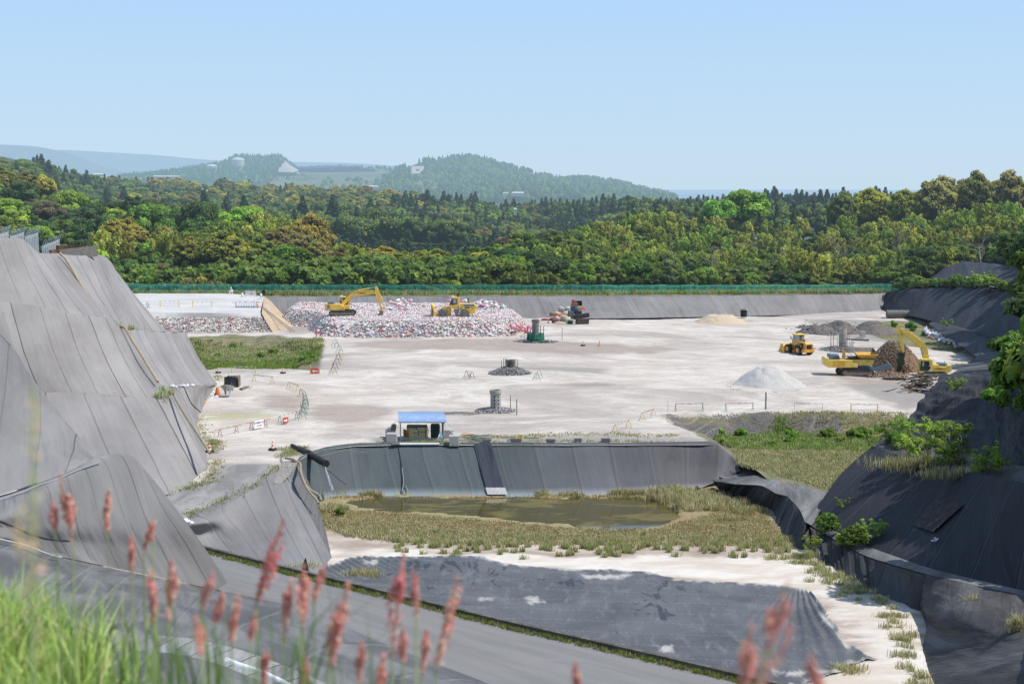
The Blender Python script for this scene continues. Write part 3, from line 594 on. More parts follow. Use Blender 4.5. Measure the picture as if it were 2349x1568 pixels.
tier('right_upper_wall', [[(u, v+4, y+12) for u, v, y in UT], UT, UB], 100, 20, M_DARK2, amp=.2, seed=14)
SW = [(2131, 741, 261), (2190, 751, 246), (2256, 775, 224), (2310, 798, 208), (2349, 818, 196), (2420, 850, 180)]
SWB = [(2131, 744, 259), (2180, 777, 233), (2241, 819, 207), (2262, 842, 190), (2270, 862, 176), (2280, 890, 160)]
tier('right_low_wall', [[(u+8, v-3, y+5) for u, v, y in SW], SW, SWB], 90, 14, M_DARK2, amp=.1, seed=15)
A0 = [(2150, 874, 137), (2166, 866, 141), (2190, 852, 150), (2241, 819, 186), (2256, 806, 200)]
A1 = [(2262, 872, 134), (2275, 858, 138), (2300, 838, 152), (2335, 812, 184), (2360, 800, 205)]
A2 = [(2420, 880, 126), (2440, 866, 130), (2460, 840, 145), (2480, 812, 180), (2500, 800, 200)]
tier('right_bench', [A0, A1, A2], 60, 40, M_BROWNGREY, curve='smooth', amp=.25, seed=16)
B0 = [(2146, 875, 137.5), (2168, 867, 137), (2212, 864, 136), (2262, 862, 134.5), (2310, 868, 131), (2349, 874, 127), (2480, 890, 117)]
B1 = [(2102, 932, 133), (2135, 940, 131), (2192, 948, 127), (2245, 955, 124), (2300, 962, 120), (2349, 970, 115), (2450, 985, 106)]
B2 = [(2055, 994, 128.5), (2095, 1014, 125), (2160, 1034, 119), (2240, 1052, 113), (2295, 1070, 108), (2349, 1088, 103), (2440, 1110, 95)]
M_BUMPY = liner('bumpy_black_sheet', (.035, .036, .042), 6., .2, .1, 1.5, .2, stain=(.12, .115, .11), wr=1.)
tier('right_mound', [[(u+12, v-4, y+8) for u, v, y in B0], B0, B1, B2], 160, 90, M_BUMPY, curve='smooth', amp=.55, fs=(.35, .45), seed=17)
D0 = [(2000, 1023, 119.5), (2045, 1038, 116), (2122, 1063, 110), (2212, 1081, 104), (2349, 1106, 95), (2480, 1130, 88), (2620, 1150, 80)]
D1 = [(1926, 1091, 116.8), (1990, 1125, 111), (2066, 1157, 106), (2170, 1190, 99.5), (2330, 1222, 91.5), (2480, 1250, 84.5), (2620, 1275, 77)]
D2 = [(1862, 1184, 113), (1925, 1221, 107), (2000, 1256, 102), (2140, 1305, 94.5), (2349, 1354, 86.3), (2480, 1388, 80.5), (2620, 1420, 74)]
tier('right_bench_upper', [[(u+30, v-34, y+9) for u, v, y in D0], [(u+8, v-4, y+1.4) for u, v, y in D0], D0], 120, 16, M_BROWNGREY, curve='smooth', amp=.15, seed=18)
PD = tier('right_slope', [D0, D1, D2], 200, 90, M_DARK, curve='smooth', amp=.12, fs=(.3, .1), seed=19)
E1 = [(1852, 1200, 111.5), (1920, 1240, 105.5), (1990, 1276, 100.5), (2122, 1311+4, 92.5), (2349, 1366, 84.5), (2480, 1402, 78.5), (2620, 1436, 72)]
tier('right_ledge', [[(u, v-1, y+.1) for u, v, y in D2], E1], 120, 8, M_LEDGE, amp=.04, seed=20)
FZ = -1.9
F0 = [PZ(1635, 1103, -2.7), PZ(1698, 1110, -2.2), PZ(1748, 1113, FZ), PZ(1780, 1130, FZ), PZ(1807, 1138, FZ), PZ(1834, 1167, FZ), PZ(1848, 1200, FZ), PY(1852, 1204, 111), PY(1920, 1243, 105), PY(1990, 1279, 100), PY(2122, 1318, 92)]
F1 = [PZ(1637, 1110, -3.5), PZ(1668, 1136, -3.9), PZ(1718, 1153, -3.9), PZ(1766, 1172, -3.9), PZ(1778, 1200, -3.9), PZ(1800, 1240, -3.9), PZ(1832, 1262, -3.9), PZ(1868, 1288, -3.9), PZ(1930, 1325, -3.9), PZ(2008, 1374, -3.9), PZ(2109, 1406, -3.9)]
tier('channel_wall', [F0, F1], 300, 26, M_WRINK, mode='W', amp=.28, fs=(1.3, .15), seed=21, sag=.15)
H0 = [PZ(1635, 1101, -2.6), PZ(1700, 1093, -2.3), PZ(1748, 1088, -2.2), PZ(1780, 1091, -2.15), PZ(1812, 1104, -2.1), PZ(1856, 1118, -2.1), PZ(1902, 1132, -2.1), PZ(1884, 1168, -1.9)]
H1 = [PZ(1636, 1104, -2.7), PZ(1698, 1111, -2.2), PZ(1748, 1114, FZ), PZ(1780, 1131, FZ), PZ(1807, 1139, FZ), PZ(1834, 1168, FZ), PZ(1846, 1195, FZ), PZ(1862, 1204, FZ)]
tier('channel_ledge', [H0, H1], 120, 26, M_LEDGE, mode='W', amp=.16, fs=(.5, .4), seed=22)
G0 = [PY(2122, 1316, 92.1), PY(2230, 1340, 88), PY(2349, 1367, 84.2), PY(2480, 1403, 78.2), PY(2620, 1440, 71)]
G1 = [PZ(2112, 1380, -3.2), PY(2200, 1425, 81), PY(2320, 1460, 76.5), PY(2460, 1500, 71), PY(2620, 1540, 65)]
G2 = [PZ(2109, 1404, -3.9), PZ(2122, 1440, -3.9), PZ(2103, 1495, -3.9), PZ(2128, 1570, -3.9), PZ(2135, 1680, -3.9)]
tier('right_near_slope', [G0, G1, G2], 160, 60, M_BROWNGREY, mode='W', curve='smooth', amp=.16, fs=(.2, .5), seed=23)
# outer land so that nothing is hollow from the side
M_EARTH = simple('forest_floor', (.045, .05, .022), 1., var=.3, sc=.05)
BN0 = [(150, 680, 268), (690, 679.5, 268.5), (1030, 679, 268.5), (1370, 678.5, 270.5), (1690, 676.5, 286.5), (1950, 673.5, 306.5), (2040, 671.5, 313)]
BN1 = [(150, 672, 276), (690, 672, 276), (1030, 672, 277), (1370, 671, 279), (1690, 669.5, 295), (1950, 666.5, 315), (2060, 664.5, 320)]
def benchmat():
    m, nt, b = newmat('grassy_bench'); p = geo(nt); n = noise(nt, p, .7, 5, .65); n2 = noise(nt, p, .12, 4, .6)
    lk(nt, mixc(nt, mapr(nt, n, .35, .6), (.32, .29, .2), mixc(nt, n2, (.12, .17, .05), (.2, .2, .09))), b.inputs['Base Color']); return m
tier('grass_bench_ground', [[(u, v-.3, y-.05) for u, v, y in BN0], BN1], 120, 6, benchmat(), amp=.05, seed=33)
# ------------------------------------------------------------------ raised platform (finished waste layer) on the left
def slab_mat():
    m, nt, b = newmat('pale_cover_soil'); p = geo(nt); a = noise(nt, p, .4, 6, .6, (.3, 1.6, 1), .6); f = noise(nt, p, 3, 5, .7)
    c = mixc(nt, mapr(nt, a, .35, .65), (.45, .435, .42), (.56, .55, .54)); c = mixc(nt, mapr(nt, f, .5, .75, 0, .35), c, (.36, .33, .3))
    lk(nt, c, b.inputs['Base Color']); bump(nt, b, a, .4, .2); return m
M_SLAB = slab_mat()
PLZ = 3.72
P_BACK = [PZ(262, 672.5, 4.1), PZ(420, 673, 4.1), PZ(520, 673, 4.1), PZ(606, 679, 3.8)]
P_FRONT = [PZ(320, 716, 2.95), PZ(430, 717, 2.9), PZ(520, 717, 2.9), PZ(597, 716, 2.9)]
P_F2 = [PZ(322, 728, 2.15), PZ(430, 728, 2.1), PZ(525, 728, 2.1), PZ(602, 728, 2.1)]
P_FACE = [PZ(372, 763, -.1), PZ(450, 764, -.1), PZ(540, 764, -.1), PZ(624, 761, -.1)]
def GPL(u, v, dz=0.):
    z = 3.2
    for _ in range(6): p = PZ(u, v, z); z = 2.9+(p[1]-240.5)/31*1.2
    return PZ(u, v, z)+np.array((0, 0, dz))
tier('platform', [P_BACK, P_FRONT, P_F2], 120, 40, M_SLAB, mode='W', amp=.08, seed=24)
M_TIP = slab_mat(); M_TIP.name = 'compacted_waste'
def tip_mat():
    m, nt, b = newmat('compacted_waste_face'); p = geo(nt)
    vor = nd(nt, 'ShaderNodeTexVoronoi'); vor.inputs['Scale'].default_value = 2.6; lk(nt, p, vor.inputs['Vector'])
    ramp = nd(nt, 'ShaderNodeValToRGB'); e = ramp.color_ramp; e.interpolation = 'CONSTANT'
    cs = [(.0, (.56, .53, .49)), (.30, (.64, .62, .60)), (.48, (.48, .44, .40)), (.62, (.62, .60, .58)), (.74, (.4, .37, .33)), (.84, (.60, .3, .28)), (.9, (.7, .7, .7)), (.96, (.3, .38, .5))]
    while len(e.elements) < len(cs): e.elements.new(.5)
    for el, (q, c) in zip(e.elements, cs): el.position = q; el.color = (*c, 1)
    sp = nd(nt, 'ShaderNodeSeparateColor'); lk(nt, vor.outputs['Color'], sp.inputs[0]); lk(nt, sp.outputs[0], ramp.inputs[0])
    n = noise(nt, p, .8, 5, .6); col = mixc(nt, mapr(nt, n, .4, .65, .15, .8), ramp.outputs[0], (.58, .55, .51))
    lk(nt, col, b.inputs['Base Color']); bump(nt, b, vor.outputs['Distance'], .4, .2); return m
M_WFACE = tip_mat()
PWF = tier('old_waste_face', [P_F2, P_FACE], 200, 40, M_WFACE, mode='W', amp=.2, fs=(1.5, 1.5), seed=25)
M_TANS = simple('tan_sand', (.52, .40, .28), 1., var=.15, sc=.8, dirt=(.62, .55, .46))
R0 = [PZ(600, 718, 2.8), PZ(603, 700, 3.25), PZ(606, 680, 3.75)]
R1 = [PZ(612, 740, 1.35), PZ(640, 722, 1.7), PZ(622, 692, 2.8)]
R2 = [PZ(626, 762, -.1), PZ(674, 750, -.1), PZ(650, 722, .4)]
tier('sand_ramp', [R0, R1, R2], 30, 30, M_TANS, mode='W', amp=.1, seed=26)
# ------------------------------------------------------------------ foliage
def leaf_mat(name, trans=.25, rough=.6, var=.35):
    m, nt, b = newmat(name)
    oi = nd(nt, 'ShaderNodeObjectInfo'); col = mixc(nt, 1., oi.outputs['Color'], attr(nt, 'col', 'Color'), 'MULTIPLY')
    n = noise(nt, geo(nt), .9, 3, .6)
    col = mixc(nt, mapr(nt, n, .35, .65, var, 0), col, (.6, .65, .6), 'MULTIPLY')
    hsn = nd(nt, 'ShaderNodeHueSaturation'); lk(nt, mapr(nt, oi.outputs['Random'], 0, 1, .485, .515, False), hsn.inputs['Hue'])
    lk(nt, mapr(nt, oi.outputs['Random'], 0, 1, .95, 1.4, False), hsn.inputs['Value']); lk(nt, col, hsn.inputs['Color']); col = hsn.outputs[0]
    lk(nt, col, b.inputs['Base Color']); b.inputs['Roughness'].default_value = rough; b.inputs['Specular IOR Level'].default_value = .2
    tr = nd(nt, 'ShaderNodeBsdfTranslucent'); lk(nt, mixc(nt, 1., col, (1.3, 1.35, .7), 'MULTIPLY'), tr.inputs['Color'])
    mx = nd(nt, 'ShaderNodeMixShader'); mx.inputs[0].default_value = trans; lk(nt, b.outputs[0], mx.inputs[1]); lk(nt, tr.outputs[0], mx.inputs[2])
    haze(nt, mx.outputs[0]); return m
M_LEAF = leaf_mat('leaves', .45); M_NEEDLE = leaf_mat('needles', .1, .7, .5)
def bark_mat(name, c):
    m, nt, b = newmat(name); n = noise(nt, nd(nt, 'ShaderNodeTexCoord').outputs['Object'], 2, 4, .6, (1, 1, .2))
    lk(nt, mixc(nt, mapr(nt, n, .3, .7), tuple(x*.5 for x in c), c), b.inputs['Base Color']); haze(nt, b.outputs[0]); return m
M_BARK = bark_mat('bark', (.17, .14, .11)); M_BAREBARK = bark_mat('pale_bark', (.30, .27, .24))
ICO = None
def ico(sub=1):
    import bmesh
    bm = bmesh.new(); bmesh.ops.create_icosphere(bm, subdivisions=sub, radius=1)
    v = np.array([x.co[:] for x in bm.verts]); f = np.array([[q.index for q in p.verts] for p in bm.faces]); bm.free(); return v, f
IV, IF = ico(2); IV1, IF1 = ico(1)
class Leaves:
    def __init__(s, seed): s.V = []; s.C = []; s.cV = []; s.cF = []; s.cC = []; s.r = np.random.default_rng(seed); s.n = 0; s.m = 0
    def quads(s, P, N, size, col, aspect=1.0, up=None):
        n = len(P); r = s.r; N = N/(np.linalg.norm(N, axis=1, keepdims=True)+1e-9)
        a = r.normal(size=(n, 3)) if up is None else up+r.normal(size=(n, 3))*.25
        a -= N*(a*N).sum(1, keepdims=True); a /= np.linalg.norm(a, axis=1, keepdims=True)+1e-9; b = np.cross(N, a)
        sz = (size*r.uniform(.6, 1.35, n))[:, None]*.5
        a = a*sz*aspect; b = b*sz
        q = np.stack([P-a-b*.6, P+a*.2-b, P+a+b*.3, P-a*.3+b], 1); s.V.append(q.reshape(-1, 3)); s.C.append(np.repeat(col, 4, 0))
    def clump(s, c, rad, n, size, tone, core=.74, topglow=.0, corecol=.35, flat=.35, lightcol=None):
        r = s.r; c = np.array(c, float); rad = np.array(rad, float)*np.ones(3)
        d = r.normal(size=(n, 3)); d /= np.linalg.norm(d, axis=1, keepdims=True); d[:, 2] = np.where(d[:, 2] < -.35, -d[:, 2], d[:, 2])
        k = r.uniform(.80, 1.12, n)[:, None]; P = c+d*rad*k
        N = d+r.normal(size=(n, 3))*.45+np.array((0, 0, flat))
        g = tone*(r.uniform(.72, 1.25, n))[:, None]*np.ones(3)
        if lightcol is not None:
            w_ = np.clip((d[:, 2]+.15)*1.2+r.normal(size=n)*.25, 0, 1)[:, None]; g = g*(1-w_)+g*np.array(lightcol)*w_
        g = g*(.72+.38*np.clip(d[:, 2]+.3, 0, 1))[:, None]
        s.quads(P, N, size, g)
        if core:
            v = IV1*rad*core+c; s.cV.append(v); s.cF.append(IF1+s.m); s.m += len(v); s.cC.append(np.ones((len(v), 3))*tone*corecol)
    def mesh(s, name, mat):
        V = np.concatenate(s.V); C = np.concatenate(s.C); n = len(V)//4
        Fq = np.arange(n*4).reshape(n, 4); tri = np.concatenate([Fq[:, [0, 1, 2]], Fq[:, [0, 2, 3]]])
        if s.cV:
            cv = np.concatenate(s.cV); V = np.concatenate([V, cv]); C = np.concatenate([C, np.concatenate(s.cC)]); tri = np.concatenate([tri, np.concatenate(s.cF)+n*4])
        return mesh_np(name, V, tri, mat, False, None, None, C)
def trunk_mesh(name, h, r0, limbs, seed, lean=.05, mat=None):
    rr = random.Random(seed); m = MB()
    pts = [(rr.uniform(-1, 1)*lean*h*(i/5), rr.uniform(-1, 1)*lean*h*(i/5), h*i/5) for i in range(6)]
    m.path(pts, [r0*(1-.14*i) for i in range(6)], 7)
    for c in limbs:
        k = rr.randint(2, 4); a = Vector(pts[k]); b = Vector(c); mid = a.lerp(b, .5)+Vector((0, 0, -.08*(b-a).length))
        m.path([a, mid, b], [r0*.45, r0*.3, r0*.1], 5)
    o = m.build(name, mat or M_BARK, smooth=True); me = o.data; bpy.data.objects.remove(o); return me
def broad(seed, R0=4.2, hh=9.5, nc=26, nl=130, leaf=.55, squash=.75, tones=(.6, 1.3), light=None, cr=(1.2, 2.0)):
    L = Leaves(seed); r = L.r; limbs = []
    lob = r.uniform(0, 6.28, 4)
    for i in range(nc):
        th = r.uniform(0, 6.283); ph = math.acos(r.uniform(-.25, 1)); lobes = 1+.22*math.sin(3*th+lob[0])+.13*math.sin(5*th+lob[1])
        rad = R0*(.55+.45*math.sin(ph)*0+.0)
        k = r.uniform(.62, .95)
        c = np.array((math.sin(ph)*math.cos(th)*R0*lobes*k, math.sin(ph)*math.sin(th)*R0*lobes*k, hh*.58+math.cos(ph)*hh*.42*squash*k*1.15))
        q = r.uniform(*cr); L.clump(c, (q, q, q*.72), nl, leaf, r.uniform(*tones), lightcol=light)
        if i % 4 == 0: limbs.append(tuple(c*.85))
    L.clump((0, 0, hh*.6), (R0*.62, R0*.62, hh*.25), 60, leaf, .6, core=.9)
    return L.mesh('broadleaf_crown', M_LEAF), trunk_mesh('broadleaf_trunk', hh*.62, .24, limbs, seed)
def oak(seed, R0=5.5, hh=11, light=(1.45, 1.5, 1.0)):
    """dense cauliflower crown of the flowering evergreen oaks"""
    L = Leaves(seed); r = L.r; limbs = []
    n = 58
    for i in range(n):
        z = 1-1.15*(i+.5)/n; th = i*2.39996; s = math.sqrt(max(0, 1-z*z)); lob = 1+.15*math.sin(2*th+seed)+r.uniform(-.12, .12)
        c = np.array((s*math.cos(th)*R0*.82*lob, s*math.sin(th)*R0*.82*lob, hh*.56+z*hh*.36*lob))
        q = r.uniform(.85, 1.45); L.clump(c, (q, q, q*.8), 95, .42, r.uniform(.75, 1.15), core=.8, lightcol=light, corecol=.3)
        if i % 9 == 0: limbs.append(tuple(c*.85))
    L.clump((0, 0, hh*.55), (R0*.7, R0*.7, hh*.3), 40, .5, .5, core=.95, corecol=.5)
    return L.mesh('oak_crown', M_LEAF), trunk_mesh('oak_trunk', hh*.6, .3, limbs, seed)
def cedar(seed, hh=15., R0=2.3, tiers=17):
    L = Leaves(seed); r = L.r
    for i in range(tiers):
        f = (i+.5)/tiers; z = hh*(.2+.78*f); w_ = R0*(1-f)**.72*(1+.12*r.normal())+.18
        k = max(3, int(8*(1-f)+2)); a0 = r.uniform(0, 6.28)
        for j in range(k):
            a = a0+6.283*j/k+r.normal()*.2; d = w_*r.uniform(.55, .85); c = (d*math.cos(a), d*math.sin(a), z-r.uniform(0, .35))
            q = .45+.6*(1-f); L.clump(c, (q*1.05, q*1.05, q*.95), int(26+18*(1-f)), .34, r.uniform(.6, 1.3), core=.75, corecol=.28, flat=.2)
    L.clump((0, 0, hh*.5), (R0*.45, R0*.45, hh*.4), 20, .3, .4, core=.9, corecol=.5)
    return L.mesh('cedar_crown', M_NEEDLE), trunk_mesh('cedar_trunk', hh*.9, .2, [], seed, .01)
def bamboo(seed, hh=9., nculm=13):
    L = Leaves(seed); r = L.r; m = MB()
    for i in range(nculm):
        x, y = r.normal(size=2)*1.3; a = r.uniform(0, 6.28); lean = r.uniform(.4, 1.9); h = hh*r.uniform(.72, 1.08)
        t = np.linspace(0, 1, 9); P = np.stack([x+math.cos(a)*lean*t**2.6, y+math.sin(a)*lean*t**2.6, h*(t-.10*t**4)], -1)
        m.path([tuple(p) for p in P], list(np.linspace(.05, .015, 9)), 4)
        n = 175; tt = .30+.70*r.uniform(0, 1, n)**.85; idx = tt*8; i0 = np.clip(idx.astype(int), 0, 7); fr = (idx-i0)[:, None]
        B = P[i0]*(1-fr)+P[i0+1]*fr; w_ = (.12+.85*np.sin(np.clip((1.04-tt)/.74, 0, 1)**.8*2.3))[:, None]
        off = r.normal(size=(n, 3))*np.array((.5, .5, .42))*w_
        N = off+r.normal(size=(n, 3))*.6+np.array((0, 0, .4)); tone = r.uniform(.6, 1.25)
        col = tone*r.uniform(.7, 1.3, n)[:, None]*np.ones(3)*(.55+.6*tt[:, None]); L.quads(B+off, N, .44, col, aspect=1.5, up=np.array((0, 0, -1.)))
    L.clump((0, 0, hh*.35), (1.2, 1.2, hh*.3), 30, .4, .5, core=.9, corecol=.5)
    cr = L.mesh('bamboo_foliage', M_LEAF); o = m.build('bamboo_culms', M_BARK); me = o.data; bpy.data.objects.remove(o); return cr, me
def bush(seed, R0=1.6, hh=2.2, nc=9, leaf=.3, nl=90):
    L = Leaves(seed); r = L.r
    for i in range(nc):
        a = r.uniform(0, 6.28); d = R0*r.uniform(0, .8); q = r.uniform(.4, .75)*R0*.6
        L.clump((d*math.cos(a), d*math.sin(a), hh*r.uniform(.3, .85)*(1-.3*d/R0)), (q, q, q*.8), nl, leaf, r.uniform(.7, 1.3), core=.7)
    return L.mesh('bush_foliage', M_LEAF), trunk_mesh('bush_stem', hh*.6, .06, [(R0*.5, 0, hh*.6), (-R0*.5, .2, hh*.6), (0, R0*.5, hh*.7)], seed)
def sparse_shrub(seed, R0=3., hh=3.4, n=15):
    """open shrub: visible twisting branches with leaf sprays at the ends"""
    L = Leaves(seed); r = L.r; m = MB()
    for i in range(n):
        a = r.uniform(0, 6.28); d = R0*r.uniform(.35, 1); z = hh*r.uniform(.35, 1)
        e = np.array((d*math.cos(a), d*math.sin(a), z)); mid = e*.5+np.array((r.normal()*.3, r.normal()*.3, z*.18))
        m.path([(0, 0, 0), tuple(mid), tuple(e)], [.07, .04, .012], 5)
        for k in range(5):
            c = e*(1-.13*k)+r.normal(size=3)*.35; L.clump(c, r.uniform(.22, .42), 42, .17, r.uniform(.7, 1.3), core=.0, flat=.8)
    cr = L.mesh('shrub_foliage', M_LEAF); o = m.build('shrub_branches', M_BAREBARK); me = o.data; bpy.data.objects.remove(o); return cr, me
def snag(seed, hh=4.5):
    r = random.Random(seed); m = MB()
    def br(p, d, l, rad, k):
        q = [p]; 
        for i in range(4):
            d = (d+Vector((r.gauss(0, .22), r.gauss(0, .22), r.gauss(0.04, .15)))).normalized(); q.append(q[-1]+d*l/4)
        m.path(q, [rad*(1-.18*i) for i in range(5)], 5)
        if k:
            for j in range(4): br(q[r.randint(1, 4)], (d+Vector((r.gauss(0, .7), r.gauss(0, .7), r.gauss(.2, .4)))).normalized(), l*.62, rad*.5, k-1)
    br(Vector((0, 0, 0)), Vector((0, 0, 1)), hh, .12, 3); o = m.build('branches', M_BAREBARK); me = o.data; bpy.data.objects.remove(o); return me
KIND = {
 'broad': [broad(1), broad(2, 3.6, 8.5, 22), broad(3, 4.6, 10.5, 30, squash=.9), broad(4, 3.9, 8., 24, squash=.55, leaf=.5)],
 'flat': [broad(11, 4.6, 8.5, 30, 120, .5, .5, (.7, 1.35), cr=(.9, 1.5)), broad(12, 4., 9.5, 26, 120, .5, .95, (.7, 1.4), cr=(.8, 1.3))],
 'oak': [oak(21), oak(22, 5., 10), oak(23, 6., 11.5)],
 'cedar': [cedar(31, 14., 3.1), cedar(32, 15.5, 3.4), cedar(33, 12.5, 2.9, 15)],
 'bamboo': [bamboo(41), bamboo(42, 9.8, 15), bamboo(43, 8.2, 11)],
 'bush': [bush(51), bush(52, 1.3, 1.8, 7), bush(53, 2.0, 2.6, 12)],
 'sparse': [sparse_shrub(61), sparse_shrub(62, 2.4, 3.0, 12)],
}
SNAGS = [snag(71), snag(72, 3.8)]
NAMES = dict(broad=('broadleaf_tree', 'tree', 'crown', 'trunk'), flat=('layered_tree', 'tree', 'crown', 'trunk'), oak=('oak_tree', 'tree', 'crown', 'trunk'),
             cedar=('cedar_tree', 'tree', 'crown', 'trunk'), bamboo=('bamboo_clump', 'bamboo', 'foliage', 'culms'), bush=('bush', 'bush', 'foliage', 'stem'), sparse=('shrub', 'shrub', 'foliage', 'branches'))
COUNT = {}
def plant(kind, p, s, rz, col, label, group, sz=None, var=None, parts=True):
    p = np.array(p)-np.array((0, 0, dict(broad=2.6, flat=2.4, oak=2.6, cedar=1.5, bamboo=.9, bush=.3, sparse=0)[kind]*s)); nm, cat, c1, c2 = NAMES[kind]; ms = KIND[kind]; i = random.randrange(len(ms)) if var is None else var
    COUNT[kind] = COUNT.get(kind, 0)+1
    sc = (s, s, s*(sz or 1))
    if parts:
        t = thing(nm, label, cat, p, rz, group); t.scale = sc
        o = link(c1, ms[i][0], t); o.color = (*col, 1); link(c2, ms[i][1], t)
    else:
        t = link(nm, ms[i][0], None, p); t.rotation_euler = (0, 0, rz); t.scale = sc; t.color = (*col, 1); tag(t, label, cat, group)
    return t
# ------------------------------------------------------------------ common paints
M_WOOD = simple('grey_weathered_wood', (.26, .21, .17), .9, var=.2, sc=6, dirt=(.12, .1, .08))
M_YEL = simple('yellow_machine_paint', (.84, .54, .10), .45, var=.08, sc=1.2, dirt=(.42, .27, .09), spec=.4)
M_YEL2 = simple('lemon_machine_paint', (.82, .60, .13), .45, var=.08, sc=1.2, dirt=(.40, .28, .08), spec=.4)
M_ORY = simple('orange_yellow_paint', (.78, .44, .09), .5, var=.1, sc=1.5, dirt=(.35, .2, .07))
M_TRACK = simple('track_steel', (.085, .078, .07), .75, var=.25, sc=4, dirt=(.24, .2, .17))
M_STEEL = simple('dusty_steel', (.30, .27, .24), .7, .2, var=.25, sc=4, dirt=(.16, .11, .08))
M_CHROME = simple('cylinder_rod', (.62, .64, .67), .25, .9, var=.05)
M_BLACK2 = simple('black_rubber', (.028, .028, .03), .6, var=.2, sc=5, dirt=(.1, .09, .08))
M_GLASS = simple('dark_cab_glass', (.04, .055, .06), .08, var=.1, spec=.6)
M_SEEN = simple('pale_cab_glass', (.30, .38, .37), .12, var=.1, spec=.6)
M_BLUEG = simple('blue_grey_paint', (.16, .23, .30), .5, var=.12, sc=2, dirt=(.22, .22, .2))
M_RUST = simple('rusty_steel', (.28, .16, .10), .85, var=.3, sc=3, dirt=(.10, .06, .04))
M_TYRE = simple('dusty_tyre', (.085, .08, .078), .9, var=.25, sc=3, dirt=(.2, .18, .165))
M_CONC = simple('pale_concrete', (.50, .485, .46), .9, var=.12, sc=1.4, dirt=(.30, .28, .26))
M_CONCD = simple('dark_concrete', (.20, .195, .18), .92, var=.15, sc=1.4, dirt=(.10, .1, .09))
M_RED = simple('red_paint', (.66, .06, .05), .5, var=.1, dirt=(.5, .3, .25))
M_ORANGE = simple('orange_plastic', (.80, .17, .03), .5, var=.05)
M_WHITEP = simple('white_paint', (.78, .78, .76), .6, var=.06)
M_YELP = simple('yellow_tube_paint', (.78, .50, .04), .5, var=.08)
M_GRNP = simple('green_tube_paint', (.06, .30, .20), .6, var=.15)
M_PALEG = simple('pale_green_tube_paint', (.25, .42, .36), .6, var=.15)
M_BRNP = simple('red_brown_tube_paint', (.26, .11, .09), .8, var=.2)
M_ALU = simple('aluminium', (.55, .56, .57), .4, .5, var=.08)
M_ORTARP = simple('orange_tarp', (.72, .23, .08), .7, var=.1)
M_BLTARP = simple('black_tarp', (.022, .023, .027), .35, var=.2, spec=.5)
M_HOSE = simple('beige_hose', (.36, .30, .22), .8, var=.12, dirt=(.22, .19, .15))
M_GREYH = simple('grey_cable', (.30, .31, .32), .6, var=.1)
# ------------------------------------------------------------------ green net fence on wooden posts
def net_mat(name, c, dens, fold=.35):
    m, nt, b = newmat(name); uv = nd(nt, 'ShaderNodeUVMap').outputs[0]
    n = noise(nt, uv, 1.2, 5, .6, (1, .35, 1)); b.inputs['Base Color'].default_value = (*c, 1); b.inputs['Roughness'].default_value = .7
    s = nd(nt, 'ShaderNodeSeparateXYZ'); lk(nt, uv, s.inputs[0])
    top = mapr(nt, s.outputs['Y'], .0, .35, .35, 0)
    a = mth(nt, 'ADD', mapr(nt, n, .3, .7, dens-fold*.4, dens+fold*.6), top, clamp=True)
    tr = nd(nt, 'ShaderNodeBsdfTransparent'); mx = nd(nt, 'ShaderNodeMixShader'); lk(nt, a, mx.inputs[0]); lk(nt, tr.outputs[0], mx.inputs[1]); lk(nt, b.outputs[0], mx.inputs[2])
    out = [q for q in nt.nodes if q.type == 'OUTPUT_MATERIAL'][0]; lk(nt, mx.outputs[0], out.inputs[0]); return m
M_NET = net_mat('green_net', (.10, .44, .31), .24)
def nat(x, y): return (1300+x/1.678)/1.744, (500+y/1.678)/1.744
PXN = [543-136, 543, 685, 824, 965, 1103, 1240, 1378, 1514, 1650, 1786, 1916, 2042, 2166, 2289, 2410, 2528, 2645, 2761, 2875, 2988, 3099, 3208, 3316, 3422, 3524, 3620]
POSTS = []
for i, x in enumerate(PXN):
    u = x/1.744; Yp = np.interp(u, [230, 690, 1370, 1690, 1962, 2080], [270.5, 270.5, 272.5, 288.5, 308.5, 316]); v = np.interp(u, [230, 690, 1370, 1690, 1962, 2080], [674, 675.5, 675, 673.5, 671, 668])
    POSTS.append((PY(u, v, Yp), np.interp(u, [230, 1400, 1962], [1.95, 1.85, 1.8])))
f = thing('net_fence', 'long green net fence on wooden posts along the foot of the wood', 'fence', POSTS[0][0])
o0 = Vector(POSTS[0][0]); tri = {5: 1, 11: 1, 16: 1, 22: 1}
for i, (p, h) in enumerate(POSTS):
    m = MB(); q = Vector(p)-o0; m.tube(q-Vector((0, 0, .4)), q+Vector((random.uniform(-.05, .05), 0, h+.12)), .10, .085, 7); m.build('post', M_WOOD, f)
    if i in (5, 11, 16, 22) or i in (3, 7, 9):
        for s in ((-1, 1) if i in (5, 11, 16, 22) else (-1,)):
            m = MB(); m.tube(q+Vector((s*1.25, .5 if s > 0 or i in (5, 11, 16, 22) else 1.3, -.2)), q+Vector((0, .05, h-.05)), .075, .07, 6); m.build('brace', M_WOOD, f)
V = []; Fq = []; UVs = []; m_ = 0; K = 9
for i in range(len(POSTS)-1):
    (a, ha), (b, hb) = POSTS[i], POSTS[i+1]
    for k in range(K+1):
        t = k/K; c = a*(1-t)+b*t; h = ha*(1-t)+hb*t; sag = .16*4*t*(1-t)
        for j, zz in enumerate((h+.05-sag, h*.66-sag*.6, h*.33, .12)):
            V.append(c-np.array(o0)+np.array((0, -.09+random.uniform(-.05, .05), zz))); UVs.append((i*6.5+t*6.5, j/3.))
    for k in range(K):
        for j in range(3): Fq.append((m_+k*4+j, m_+(k+1)*4+j, m_+(k+1)*4+j+1, m_+k*4+j+1))
    m_ += (K+1)*4
link('net', mesh_np('net', V, Fq, M_NET, True, np.array(UVs)), f)
m = MB()
